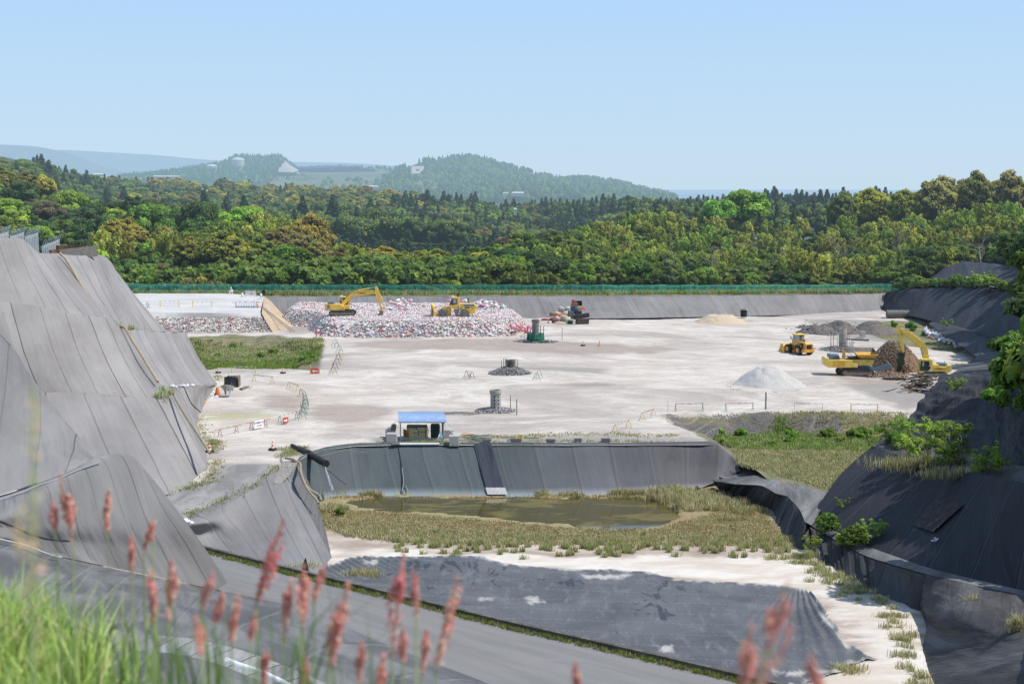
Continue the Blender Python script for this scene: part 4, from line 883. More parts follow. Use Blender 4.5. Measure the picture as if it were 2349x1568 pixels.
for i in range(len(POSTS)-1):
    (a, ha), (b, hb) = POSTS[i], POSTS[i+1]; m.path([tuple(a*(1-t)+b*t-np.array(o0)+np.array((0, -.1, (ha*(1-t)+hb*t)+.05-.16*4*t*(1-t)))) for t in np.linspace(0, 1, 7)], .03, 4)
m.build('top_rope', simple('teal_rope', (.10, .42, .34), .7), f)
# grass: blades in tufts, merged as ground cover
def blades(name, pts, hmin, hmax, wid, n, label, cols, spread=.12, lean=.35, seed=0, trans=.3, seedheads=None, matname=None):
    r = np.random.default_rng(seed); pts = np.asarray(pts, float); P = np.repeat(pts, n, 0); N = len(P)
    P[:, :2] += r.normal(size=(N, 2))*spread; h = r.uniform(hmin, hmax, N); tone = np.repeat(r.uniform(.7, 1.25, len(pts)), n)*r.uniform(.75, 1.25, N); ci = np.repeat(r.integers(0, len(cols), len(pts)), n)
    C = np.array(cols)[ci]*tone[:, None]; a = r.uniform(0, 6.283, N); ln = np.abs(r.normal(size=N))*lean*h; b = r.uniform(0, 6.283, N)
    w = wid*r.uniform(.6, 1.3, N); wx = np.cos(b)*w; wy = np.sin(b)*w; d = np.stack([np.cos(a)*ln, np.sin(a)*ln], -1)
    V = np.zeros((N, 5, 3)); z0 = P[:, 2]
    V[:, 0] = np.stack([P[:, 0]-wx, P[:, 1]-wy, z0-.03], -1); V[:, 1] = np.stack([P[:, 0]+wx, P[:, 1]+wy, z0-.03], -1)
    V[:, 2] = np.stack([P[:, 0]+d[:, 0]*.35+wx*.8, P[:, 1]+d[:, 1]*.35+wy*.8, z0+h*.6], -1); V[:, 3] = np.stack([P[:, 0]+d[:, 0]*.35-wx*.8, P[:, 1]+d[:, 1]*.35-wy*.8, z0+h*.6], -1)
    V[:, 4] = np.stack([P[:, 0]+d[:, 0], P[:, 1]+d[:, 1], z0+h*(1-.12*np.clip(ln/h, 0, 1))], -1)
    i = np.arange(N)*5; Fx = np.concatenate([np.stack([i, i+1, i+2], -1), np.stack([i, i+2, i+3], -1), np.stack([i+3, i+2, i+4], -1)])
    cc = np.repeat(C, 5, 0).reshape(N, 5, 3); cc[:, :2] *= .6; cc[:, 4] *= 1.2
    o = link(name, mesh_np(name, V.reshape(-1, 3), Fx, M_GRASS, False, None, None, cc.reshape(-1, 3))); return tag(o, label, 'grass', None, 'stuff')
def grass_mat():
    m, nt, b = newmat('grass_blades'); c = attr(nt, 'col', 'Color'); lk(nt, c, b.inputs['Base Color']); b.inputs['Roughness'].default_value = .6
    tr = nd(nt, 'ShaderNodeBsdfTranslucent'); lk(nt, mixc(nt, 1., c, (1.2, 1.3, .8), 'MULTIPLY'), tr.inputs['Color']); mx = nd(nt, 'ShaderNodeMixShader'); mx.inputs[0].default_value = .35
    lk(nt, b.outputs[0], mx.inputs[1]); lk(nt, tr.outputs[0], mx.inputs[2]); out = [q for q in nt.nodes if q.type == 'OUTPUT_MATERIAL'][0]; lk(nt, mx.outputs[0], out.inputs[0]); return m
M_GRASS = grass_mat()
GG = [(.2, .3, .07), (.16, .25, .06), (.28, .32, .1)]; TT = [(.48, .42, .27), (.52, .46, .31), (.42, .36, .22)]; RR = [(.30, .13, .08), (.26, .15, .08)]
pts = []
for k in range(2600):
    u = random.uniform(250, 2040); j = random.uniform(.05, .95); Yp = np.interp(u, [230, 690, 1370, 1690, 1962, 2080], [269.2, 269.2, 271.2, 287.2, 307.2, 315])+j*6
    v = np.interp(u, [230, 690, 1370, 1690, 1962, 2080], [679, 679, 678.3, 676.5, 673, 671])-j*6.5; pts.append(PY(u, v, Yp))
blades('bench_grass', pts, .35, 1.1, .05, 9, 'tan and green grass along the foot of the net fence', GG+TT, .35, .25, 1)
# ------------------------------------------------------------------ galvanised fence with slanted tops, upper left
def steel_fence():
    t = None; M_G = simple('galvanised_tube', (.62, .66, .70), .4, .4, var=.08)
    Z = lambda x, y: (x/5.8725/1.744, (880+y/5.8725)/1.744)
    panels = [((-120, 390), (190, 290)), ((235, 405), (560, 302)), ((595, 400), (890, 312)), ((990, 625), (1390, 468))]
    for i, (a, b) in enumerate(panels):
        Ya, Yb = 138+i*7, 144+i*7
        A = PY(*Z(*a), Ya); B = PY(*Z(*b), Yb)
        f = thing('steel_fence', ['galvanised fence panel at the left edge of the view', 'second galvanised fence panel from the left above the terrace', 'third galvanised fence panel, tallest beside the terrace hump', 'rightmost galvanised fence panel next to the rusty concrete box'][i], 'fence', A-np.array((0, 0, 2.)))
        o = np.array(f.location); m = MB(); m.tube(A-o, B-o, .045, n=6); m.build('top_rail', M_G, f)
        n = 8
        for k in range(n+1):
            p = A*(1-k/n)+B*k/n-o; m = MB(); m.tube(p-np.array((0, 0, 2.6)), p, .035, n=5); e = p+np.array((.32, -.1, .72)); m.tube(p, e, .03, n=5); m.build('post', M_G, f)
        V = [A-o, B-o, B-o-np.array((0, 0, 2.6)), A-o-np.array((0, 0, 2.6))]
        me = bpy.data.meshes.new('mesh_panel'); me.from_pydata([tuple(v) for v in V], [], [(0, 1, 2, 3)]); l = me.uv_layers.new(name='UVMap')
        for q, w_ in enumerate([(0, 0), (3, 0), (3, 2.6), (0, 2.6)]): l.data[q].uv = w_
        me.materials.append(M_WIRE); link('mesh_panel', me, f)
M_WIRE = net_mat('wire_mesh', (.55, .6, .63), .32, .1)
steel_fence()
Zz = lambda x, y: (x/5.8725/1.744, (880+y/5.8725)/1.744)
p = PY(*Zz(1640, 850), 158); t = thing('drain_box', 'open rusty brown concrete channel box at the top of the terrace', 'drain', p)
m = MB(); m.box(-1.9, 1.6, 1.2, 1.5, -1.5, 1.15); m.box(-2.1, -1.85, -.6, 1.5, -1.5, .7); m.build('back_wall', M_RUST, t)
m = MB(); m.box(-.15, .15, -2.4, 2.4, -.6, .6, rot=Matrix.Rotation(R(-38), 3, 'Z') @ Matrix.Rotation(R(4), 3, 'X')); b = m.build('side_beam', M_CONCD, t); b.location = (1.0, -.2, .35)
# ------------------------------------------------------------------ machines (local x = to the right in the photograph's side view, y away, z up)
def S(s, ox, oz): return lambda *pts: [((x-ox)*s, (oz-z)*s) for x, z in pts]
def text(body, parent, loc, size, mat, rot=(math.pi/2, 0, 0), name='lettering', vert=False, sx=1.):
    c = bpy.data.curves.new(name, 'FONT'); c.body = body; c.size = size; c.extrude = .004; c.align_x = 'CENTER'; c.align_y = 'CENTER'; c.offset = size*.015
    tmp = bpy.data.objects.new('tmp', c); COL.objects.link(tmp); dg = bpy.context.evaluated_depsgraph_get(); me = bpy.data.meshes.new_from_object(tmp.evaluated_get(dg)); bpy.data.objects.remove(tmp)
    me.materials.clear(); me.materials.append(mat); o = link(name, me, parent); o.location = loc; o.rotation_euler = rot; o.scale = (sx, 1, 1); return o
M_INK = simple('dark_lettering', (.12, .05, .03), .7, var=0)
def P1(t, name, mat, prof, y0, y1, bev=.03, smooth=False):
    m = MB(); m.prism(prof, y0, y1); return m.build(name, mat, t, smooth, bevel=bev)
def track(t, x0, x1, h, y0, y1, sag=0.):
    pr = []; r = h/2
    for k in range(9): a = math.pi/2+math.pi*k/8; pr.append((x0+r+r*math.cos(a), r+r*math.sin(a)))
    for k in range(9): a = -math.pi/2+math.pi*k/8; pr.append((x1-r+r*math.cos(a), r+r*math.sin(a)))
    pr += [((x0*.25+x1*.75), h+.06), ((x0+x1)/2, h+.09), (x0*.75+x1*.25, h+.05)]
    tr = P1(t, 'track', M_TRACK, pr, y0, y1, .02)
    m = MB(); L_ = x1-x0
    for k in range(int(L_/.19)):
        x = x0+r+(k+.5)*(L_-2*r)/int(L_/.19); m.box(x-.05, x+.05, y0-.01, y1+.01, h+.02, h+.09); m.box(x-.05, x+.05, y0-.01, y1+.01, -.03, .02)
    for s, c in ((0, x0+r), (1, x1-r)):
        for k in range(7):
            a = math.pi/2+math.pi*(k+.5)/7+s*math.pi; m.box(c+(r)*math.cos(a)-.04, c+r*math.cos(a)+.05, y0-.01, y1+.01, r+r*math.sin(a)-.05, r+r*math.sin(a)+.05)
    m.build('shoes', M_TRACK, tr)
    m = MB(); m.box(x0+r*1.4, x1-r*1.3, y0-.05, y0+.1, h*.18, h*.62); m.build('side_frame', M_STEEL, tr, bevel=.02)
    for c in (x0+r, x1-r):
        m = MB(); m.tube((c, y0-.06, r), (c, y1+.04, r), r*.62, n=14); m.build('wheel', M_STEEL, tr, True)
    return tr
def cyl(t, a, b, r=.08, y=0, mat=None, split=.55, name='cylinder'):
    a = Vector((a[0], y, a[1])); b = Vector((b[0], y, b[1])); m = MB(); c = a.lerp(b, split); m.tube(a, c, r, n=9); o = m.build(name, mat or M_YEL, t, True)
    m = MB(); m.tube(c, b, r*.55, n=8); m.build('rod', M_CHROME, o, True); return o
def handrail(t, pts, y, r=.02, mat=None):
    m = MB(); m.path([(x, y, z) for x, z in pts], r, 5); m.build('handrail', mat or M_STEEL, t)
def excavator1():
    q = S(.0054, 790, 1050); sc = 1.0; base = PZ(786, 722.3, 2.72)
    t = thing('excavator', 'yellow crawler excavator with long raised boom standing on the heap of waste bags', 'excavator', base, R(2)); t.scale = (1.02,)*3
    track(t, -2.15, 2.12, .78, -1.45, -.85); track(t, -2.15, 2.12, .78, .85, 1.45)
    m = MB(); m.box(-1.2, 1.2, -.85, .85, .3, .8); m.tube((0, 0, .7), (0, 0, .95), .75, n=18); m.build('undercarriage', M_TRACK, t)
    P1(t, 'body', M_YEL, q((270, 700), (285, 680), (340, 685), (340, 705), (760, 705), (870, 770), (870, 890), (300, 895), (275, 870)), -1.3, 1.3, .07)
    P1(t, 'deck', M_YEL, q((865, 745), (1010, 740), (1022, 850), (865, 850)), -1.2, .2, .04)
    P1(t, 'side_panel', M_BLUEG, q((338, 715), (415, 715), (442, 855), (345, 855)), -1.315, -1.30, 0)
    text('200', t, (q((393, 835))[0][0], -1.33, q((393, 835))[0][1]), .30, M_WHITEP); text('ACTIVE', t, (q((795, 832))[0][0], -1.33, q((795, 832))[0][1]), .17, M_INK)
    P1(t, 'hood', M_BLUEG, q((345, 700), (352, 650), (390, 625), (530, 622), (555, 650), (540, 700)), -.85, .85, .06)
    cb = P1(t, 'cab', M_YEL, q((668, 700), (690, 495), (870, 492), (930, 560), (1005, 690), (1010, 745), (790, 745)), .35, 1.28, .05)
    P1(cb, 'window', M_GLASS, q((705, 680), (712, 522), (865, 520), (905, 565), (985, 690), (880, 735), (800, 735)), .33, .345, 0)
    P1(cb, 'window', M_SEEN, q((715, 600), (722, 535), (805, 535), (805, 620), (760, 650)), .32, .325, 0)
    m = MB(); m.box(*[q((715, 0))[0][0], q((790, 0))[0][0]], .7, 1.0, q((0, 495))[0][1], q((0, 455))[0][1]); m.build('work_lamp', M_WHITEP, t, bevel=.03)
    handrail(t, q((580, 700), (580, 560), (600, 550), (690, 550)), -.9); handrail(t, q((640, 690), (640, 590)), -.6)
    b = P1(t, 'boom', M_YEL, q((765, 690), (790, 630), (1010, 385), (1060, 345), (1130, 318), (1700, 303), (1805, 330), (1825, 365), (1800, 395), (1700, 412), (1200, 470), (1130, 490), (1070, 545), (850, 740), (805, 745)), -.28, .25, .035)
    text('ーンセ清掃三重場', b, (q((1375, 382))[0][0], -.30, q((1375, 382))[0][1]), .17, M_INK, (math.pi/2, R(2), 0))
    m = MB(); m.path([(x, -.32, z) for x, z in q((800, 620), (1030, 375), (1110, 322), (1700, 310), (1790, 330))], .02, 4); m.build('hydraulic_line', M_BLACK2, t)
    a = P1(t, 'arm', M_YEL, q((1780, 205), (1800, 180), (1850, 185), (1880, 240), (1905, 340), (1925, 400), (1985, 800), (1975, 830), (1940, 825), (1860, 600), (1795, 400), (1785, 300)), -.18, .16, .03)
    P1(t, 'bucket', M_STEEL, q((1955, 905), (2015, 920), (2035, 960), (2010, 1050), (1870, 1035), (1905, 985), (1920, 930)), -.55, .5, .03)
    P1(t, 'link', M_ORY, q((1940, 820), (1975, 815), (2070, 810), (2085, 840), (2050, 900), (2030, 950), (2010, 950), (2040, 870), (1990, 850), (1985, 930), (1960, 930)), -.12, .1, .02)
    cyl(t, q((905, 830))[0], q((1130, 405))[0], .09, -.38, split=.62); cyl(t, q((905, 830))[0], q((1130, 405))[0], .09, .33, split=.62)
    cyl(t, q((1265, 300))[0], q((1795, 200))[0], .10, 0, split=.66); cyl(t, q((1925, 390))[0], q((2080, 820))[0], .085, 0, split=.6)
    return t
excavator1()
def compactor():
    q = S(.00433*1.02, 1150, 1075); base = PZ(1042, 724.5, 2.70)
    t = thing('wheel_loader', 'yellow wheeled loader with upright dozer blade working on the heap of waste bags', 'wheel loader', base, 0)
    def whl(cx, cy, r, y0, y1):
        m = MB(); c = q((cx, cy))[0]; m.tube((c[0], y0, c[1]), (c[0], y1, c[1]), r, n=24)
        for k in range(18):
            a = 6.283*k/18; m.box(c[0]+r*math.cos(a)-.07, c[0]+r*math.cos(a)+.07, y0+.02, y1-.02, c[1]+r*math.sin(a)-.07, c[1]+r*math.sin(a)+.07)
        w_ = m.build('wheel', M_STEEL, t, True); m = MB(); m.tube((c[0], y0-.03, c[1]), (c[0], y0+.1, c[1]), r*.68, n=20); m.build('rim', M_RUST if 0 else M_CONCD, w_, True)
        m = MB(); m.tube((c[0], y0-.1, c[1]), (c[0], y0+.1, c[1]), r*.28, n=14); m.build('hub', M_STEEL, w_, True)
    for y in ((-1.35, -.75), (.75, 1.35)):
        whl(730, 1000, .74, *y); whl(1530, 1010, .78, *y)
    P1(t, 'engine_body', M_YEL, q((1380, 590), (1500, 590), (1520, 605), (1920, 600), (1940, 640), (2040, 690), (2035, 720), (1965, 830), (1930, 960), (1740, 985), (1700, 880), (1600, 820), (1480, 810), (1400, 850), (1360, 760)), -.95, .95, .05)
    P1(t, 'stripe', M_BLUEG, q((1510, 610), (1925, 605), (1925, 685), (1510, 688)), -.965, -.955, 0)
    P1(t, 'grille', M_RUST, q((1565, 708), (1740, 710), (1740, 770), (1565, 768)), -.965, -.955, 0); P1(t, 'grille', M_RUST, q((1785, 710), (1820, 710), (1820, 760), (1785, 758)), -.965, -.955, 0)
    P1(t, 'ladder', M_STEEL, q((1150, 790), (1350, 780), (1450, 715), (1465, 715), (1370, 820), (1310, 1020), (1180, 1000), (1150, 850)), -1.15, -.9, .02)
    cb = P1(t, 'cab', M_YEL, q((975, 640), (985, 590), (1040, 480), (1060, 390), (1050, 365), (1090, 355), (1330, 358), (1350, 380), (1335, 740), (1120, 790), (1000, 775), (980, 720)), -.75, .75, .05)
    P1(cb, 'window', M_GLASS, q((975, 632), (1065, 405), (1280, 400), (1278, 610), (1210, 610), (1150, 640)), -.77, -.755, 0)
    P1(cb, 'window', M_SEEN, q((1120, 430), (1245, 420), (1240, 570), (1120, 580)), -.785, -.775, 0)
    m = MB(); c = q((1040, 330))[0]; m.box(c[0], c[0]+.5, -.3, .1, c[1]-.02, c[1]+.18); m.build('cab_light', M_WHITEP, t, bevel=.04)
    m = MB(); a = q((1300, 360), (1290, 240)); m.tube((a[0][0], -.2, a[0][1]), (a[1][0], -.2, a[1][1]), .13, n=10); m.tube((a[1][0], -.2, a[1][1]), (a[1][0], -.2, a[1][1]+.1), .24, .2, n=12); m.build('air_intake', M_BLACK2, t, True)
    m = MB(); a = q((1690, 590), (1690, 430), (1735, 398)); m.path([(x, .1, z) for x, z in a], .06, 8); m.build('exhaust', M_BLACK2, t, True)
    m = MB(); a = q((1562, 590), (1562, 470)); m.tube((a[0][0], .2, a[0][1]), (a[1][0], .2, a[1][1]), .09, n=10); m.build('pre_cleaner', M_STEEL, t, True)
    P1(t, 'front_frame', M_YEL, q((730, 700), (760, 690), (900, 720), (970, 740), (1040, 850), (1030, 1010), (930, 1010), (900, 880), (820, 810), (740, 790)), -.6, .6, .04)
    P1(t, 'fender', M_STEEL, q((560, 900), (600, 830), (700, 790), (840, 820), (930, 980), (900, 1010), (840, 880), (740, 835), (640, 850), (590, 960)), -1.3, -.72, .02)
    b = P1(t, 'blade', M_YEL, q((300, 600), (320, 600), (400, 700), (425, 900), (410, 1100), (345, 1105), (380, 1000), (385, 900), (340, 760)), -1.75, 1.75, .02)
    P1(b, 'blade_face', M_STEEL, q((297, 600), (305, 600), (335, 850), (370, 905), (350, 1100), (275, 1010), (300, 850)), -1.74, 1.74, .02)
    P1(t, 'push_arm', M_YEL, q((415, 930), (560, 980), (900, 1040), (1030, 1040), (1030, 1075), (600, 1075), (420, 990)), -1.0, -.8, .02); P1(t, 'push_arm', M_YEL, q((415, 930), (560, 980), (900, 1040), (1030, 1040), (1030, 1075), (600, 1075), (420, 990)), .8, 1.0, .02)
    cyl(t, q((760, 730))[0], q((520, 890))[0], .07, -.45, split=.7)
    text('+', t, (q((1880, 762))[0][0], -.975, q((1880, 762))[0][1]), .42, M_INK)
compactor()
def loader2():
    base = GP(1833, 811); t = thing('wheel_loader', 'yellow wheel loader seen from behind driving away on the open yard', 'wheel loader', base, R(90+24))
    # local x forward, y left
    def wh(x, y):
        m = MB(); m.tube((x, y-.26, .68), (x, y+.26, .68), .68, n=22)
        for k in range(22):
            a = 6.283*k/22; 
            for s in (-1, 1): m.box(x+.68*math.cos(a)-.05, x+.68*math.cos(a)+.05, y+s*.13-.12, y+s*.13+.12, .68+.68*math.sin(a)-.04, .68+.68*math.sin(a)+.04)
        w_ = m.build('wheel', M_TYRE, t, True); m = MB(); m.tube((x, y-.28, .68), (x, y+.28, .68), .34, n=16); m.build('rim', M_ORY, w_, True)
    for x in (-1.25, 1.45):
        for y in (-.98, .98): wh(x, y)
    m = MB(); m.prism([(-2.55, .75), (-2.55, 1.75), (-2.35, 1.95), (-.3, 2.0), (-.3, .75)], -.62, .62); m.build('engine_body', M_ORY, t, bevel=.05)
    m = MB(); m.prism([(-2.62, .45), (-2.7, .9), (-1.9, .9), (-1.6, .5)], -.95, .95); m.build('counterweight', M_ORY, t, bevel=.05)
    m = MB(); m.box(-2.60, -2.56, -.46, .46, .98, 1.62); m.build('grille', M_BLACK2, t)
    m = MB(); m.box(-2.66, -2.52, -1.25, -.75, 1.02, 1.14); m.box(-2.66, -2.52, .75, 1.25, 1.02, 1.14); m.build('tail_lamp_bar', M_RED, t)
    m = MB(); m.prism([(-.35, 1.3), (-.4, 2.9), (.75, 2.9), (1.0, 1.9), (1.0, 1.3)], -.66, .66); cb = m.build('cab', M_ORY, t, bevel=.04)
    m = MB(); m.box(-.42, -.395, -.58, .58, 2.0, 2.82); m.build('window', M_SEEN, cb)
    for s in (-1, 1): m = MB(); m.prism([(-.25, 2.0), (-.28, 2.8), (.68, 2.8), (.9, 2.0)], s*.672-.005, s*.672+.005); m.build('window', M_GLASS if s < 0 else M_SEEN, cb)
    m = MB(); m.box(-.52, .85, -.74, .74, 2.9, 3.06); m.build('cab_roof', M_YEL2, t, bevel=.05)
    m = MB(); m.box(-.44, -.40, -.08, .08, 2.0, 2.85); m.path([(-.43, .3, 2.0), (-.43, .18, 2.75), (-.43, -.2, 2.78)], .035, 5); m.build('window_pillar', M_BLACK2, t)
    m = MB(); m.tube((-1.0, -.15, 1.9), (-1.0, -.15, 2.25), .16, n=12); m.tube((-1.0, -.15, 2.25), (-1.0, -.15, 2.32), .42, .36, n=16); m.build('air_cleaner', M_STEEL, t, True)
    m = MB(); m.prism([(.6, .6), (.9, 1.5), (1.6, 1.5), (2.3, .7), (2.2, .45), (1.0, .4)], -.42, .42); m.build('front_frame', M_ORY, t, bevel=.04)
    for y in (-.55, .55): m = MB(); m.prism([(1.2, 1.45), (1.5, 1.6), (2.6, .55), (2.5, .35)], y-.08, y+.08); m.build('lift_arm', M_ORY, t, bevel=.02)
    pr = [(2.5, .1), (2.45, 1.0), (2.6, 1.25), (3.0, 1.35), (2.75, 1.1), (2.65, .85), (2.7, .3), (3.6, .12), (3.6, .06)]
    m = MB(); m.prism(pr, -1.25, 1.25); bk = m.build('bucket', M_ORY, t, bevel=.02); m = MB(); m.prism([(2.5, .1), (2.45, 1.0), (3.0, 1.35), (3.6, .1)], 1.25, 1.29); m.prism([(2.5, .1), (2.45, 1.0), (3.0, 1.35), (3.6, .1)], -1.29, -1.25); m.build('side_plate', M_ORY, bk)
    for y in (-1.05, 1.05): m = MB(); m.path([(.75, y*.7, 2.2), (.75, y, 2.25), (.75, y, 2.65)], .02, 4); m.box(.7, .76, y-.09, y+.09, 2.3, 2.62); m.build('mirror', M_BLACK2, t)
    for y in (-.95, .95): m = MB(); m.prism([(-2.0, 1.3), (-1.8, 1.5), (-.7, 1.5), (-.5, 1.25), (-.7, 1.4), (-1.8, 1.4)], y-.28, y+.28); m.build('fender', M_BLACK2, t)
    m = MB(); m.box(-1.9, -1.2, .625, .64, 1.45, 1.75); m.build('badge', M_BLACK2, t)
loader2()
def crusher():
    # 6.711 zoom px per native px, centre of tracks at 1045,1090
    base = GP(1963, 860.5); s = 1/6.711/1.744*(base[1]/F)*1.0; q = S(s, 1045, 1095)
    t = thing('mobile_crusher', 'yellow tracked wood crusher with open hopper and conveyor beside the heap of chips', 'crusher', base, R(-3))
    tk = q((620, 0), (1475, 0)); track(t, tk[0][0], tk[1][0], .92, -1.25, -.7); track(t, tk[0][0]-.35, tk[1][0]-.35, .92, .9, 1.45)
    P1(t, 'chassis', M_BLUEG, q((600, 865), (1480, 840), (1480, 925), (1160, 925), (620, 930)), -.7, 1.0, .03)
    P1(t, 'body', M_YEL2, q((160, 640), (185, 600), (240, 590), (310, 650), (890, 652), (905, 725), (1010, 730), (1045, 770), (1045, 855), (300, 858), (200, 830), (165, 790)), -1.3, 1.3, .08)
    P1(t, 'side_door', M_ORY, q((382, 668), (578, 665), (578, 810), (382, 812)), -1.315, -1.30, 0); P1(t, 'side_door', M_ORY, q((586, 665), (708, 665), (708, 812), (586, 812)), -1.315, -1.30, 0)
    P1(t, 'notice', M_WHITEP, q((925, 762), (978, 762), (978, 805), (925, 805)), -1.32, -1.31, 0)
    hd = P1(t, 'hood', M_BLUEG, q((278, 570), (310, 510), (540, 515), (600, 640), (350, 645), (285, 600)), -.9, .9, .05)
    m = MB(); 
    for i in range(8):
        for j in range(3):
            a = q((392+i*21, 578+j*16))[0]; m.box(a[0]-.0, a[0]+s*14, -.915, -.905, a[1]-s*5, a[1]+s*5)
    m.build('vent', M_BLACK2, hd)
    P1(t, 'filter_housing', M_ORY, q((650, 400), (700, 400), (745, 450), (750, 625), (670, 625), (685, 440)), -.3, .3, .04)
    m = MB(); m.tube((q((675, 400))[0][0], 0, q((675, 400))[0][1]), (q((675, 375))[0][0], 0, q((675, 372))[0][1]), .08, n=10); m.build('beacon', M_RED, t)
    P1(t, 'grinder_housing', M_YEL2, q((890, 640), (1470, 635), (1490, 660), (1475, 720), (1440, 800), (1060, 800), (1030, 740), (905, 720)), -.95, 1.1, .05)
    P1(t, 'deck_plate', M_BLACK2, q((780, 590), (1100, 590), (1130, 625), (1470, 625), (1470, 642), (880, 642)), -1.0, 1.15, .02)
    # hopper: sloping plates with open top
    h0 = q((1100, 600), (1470, 600)); h1 = q((1020, 500), (1585, 495)); x0, x1, z0 = h0[0][0], h0[1][0], h0[0][1]; X0, X1, z1 = h1[0][0], h1[1][0], h1[0][1]
    m = MB(); lo = [(x0, -.8, z0), (x1, -.8, z0), (x1, .9, z0), (x0, .9, z0)]; hi = [(X0, -1.35, z1), (X1, -1.35, z1), (X1, 1.45, z1+.05), (X0, 1.45, z1+.05)]; hi2 = [(x, y*1.02, z+.55 if i in (2, 3) else z) for i, (x, y, z) in enumerate(hi)]
    m.add(lo+hi, [(0, 1, 5, 4), (1, 2, 6, 5), (2, 3, 7, 6), (3, 0, 4, 7)]); hp = m.build('hopper', M_ORY, t)
    sm = hp.modifiers.new('s', 'SOLIDIFY'); sm.thickness = .05
    m = MB(); m.add([hi[3], hi[2], (X1-.1, 1.75, z1+.62), (X0+.05, 1.75, z1+.62)], [(0, 1, 2, 3)]); m.add([hi[2], hi[1], (X1-.1, 1.75, z1+.62)], [(0, 1, 2)]); m.build('hopper_plate', M_STEEL, hp).modifiers.new('s', 'SOLIDIFY').thickness = .04
    m = MB(); pr = q((1010, 490), (960, 430), (925, 330), (915, 270), (955, 180)); 
    for y in (-.9, .1, 1.1): m.path([(x, y, z) for x, z in pr], .035, 5)
    for x, z in pr: m.tube((x, -.9, z), (x, 1.1, z), .03, n=5)
    sc_ = m.build('splash_screen', M_ALU, t)
    m = MB(); 
    for (xa, za), (xb, zb_) in zip(pr[:-1], pr[1:]): m.add([(xa, -.9, za), (xb, -.9, zb_), (xb, 1.1, zb_), (xa, 1.1, za)], [(0, 1, 2, 3)])
    wm = m.build('wire_screen', M_WIRE2, sc_)
    cv = P1(t, 'conveyor', M_BLUEG, q((1410, 905), (1480, 880), (1905, 755), (1985, 840), (1960, 885), (1560, 965), (1440, 950)), -.75, .35, .03)
    m = MB(); m.prism(q((1480, 872), (1890, 752), (1895, 765), (1485, 885)), -.6, .2); m.build('belt', M_BLACK2, cv)
    for x in (805, 860, 900): handrail(t, q((x, 640), (x, 430 if x == 860 else 480)), -.6, .02, M_YEL2)
M_WIRE2 = simple('pale_wire_screen', (.42, .46, .52), .6, var=.1)
mm = M_WIRE2.node_tree; bb = mm.nodes['Principled BSDF']; bb.inputs['Alpha'].default_value = .45
crusher()
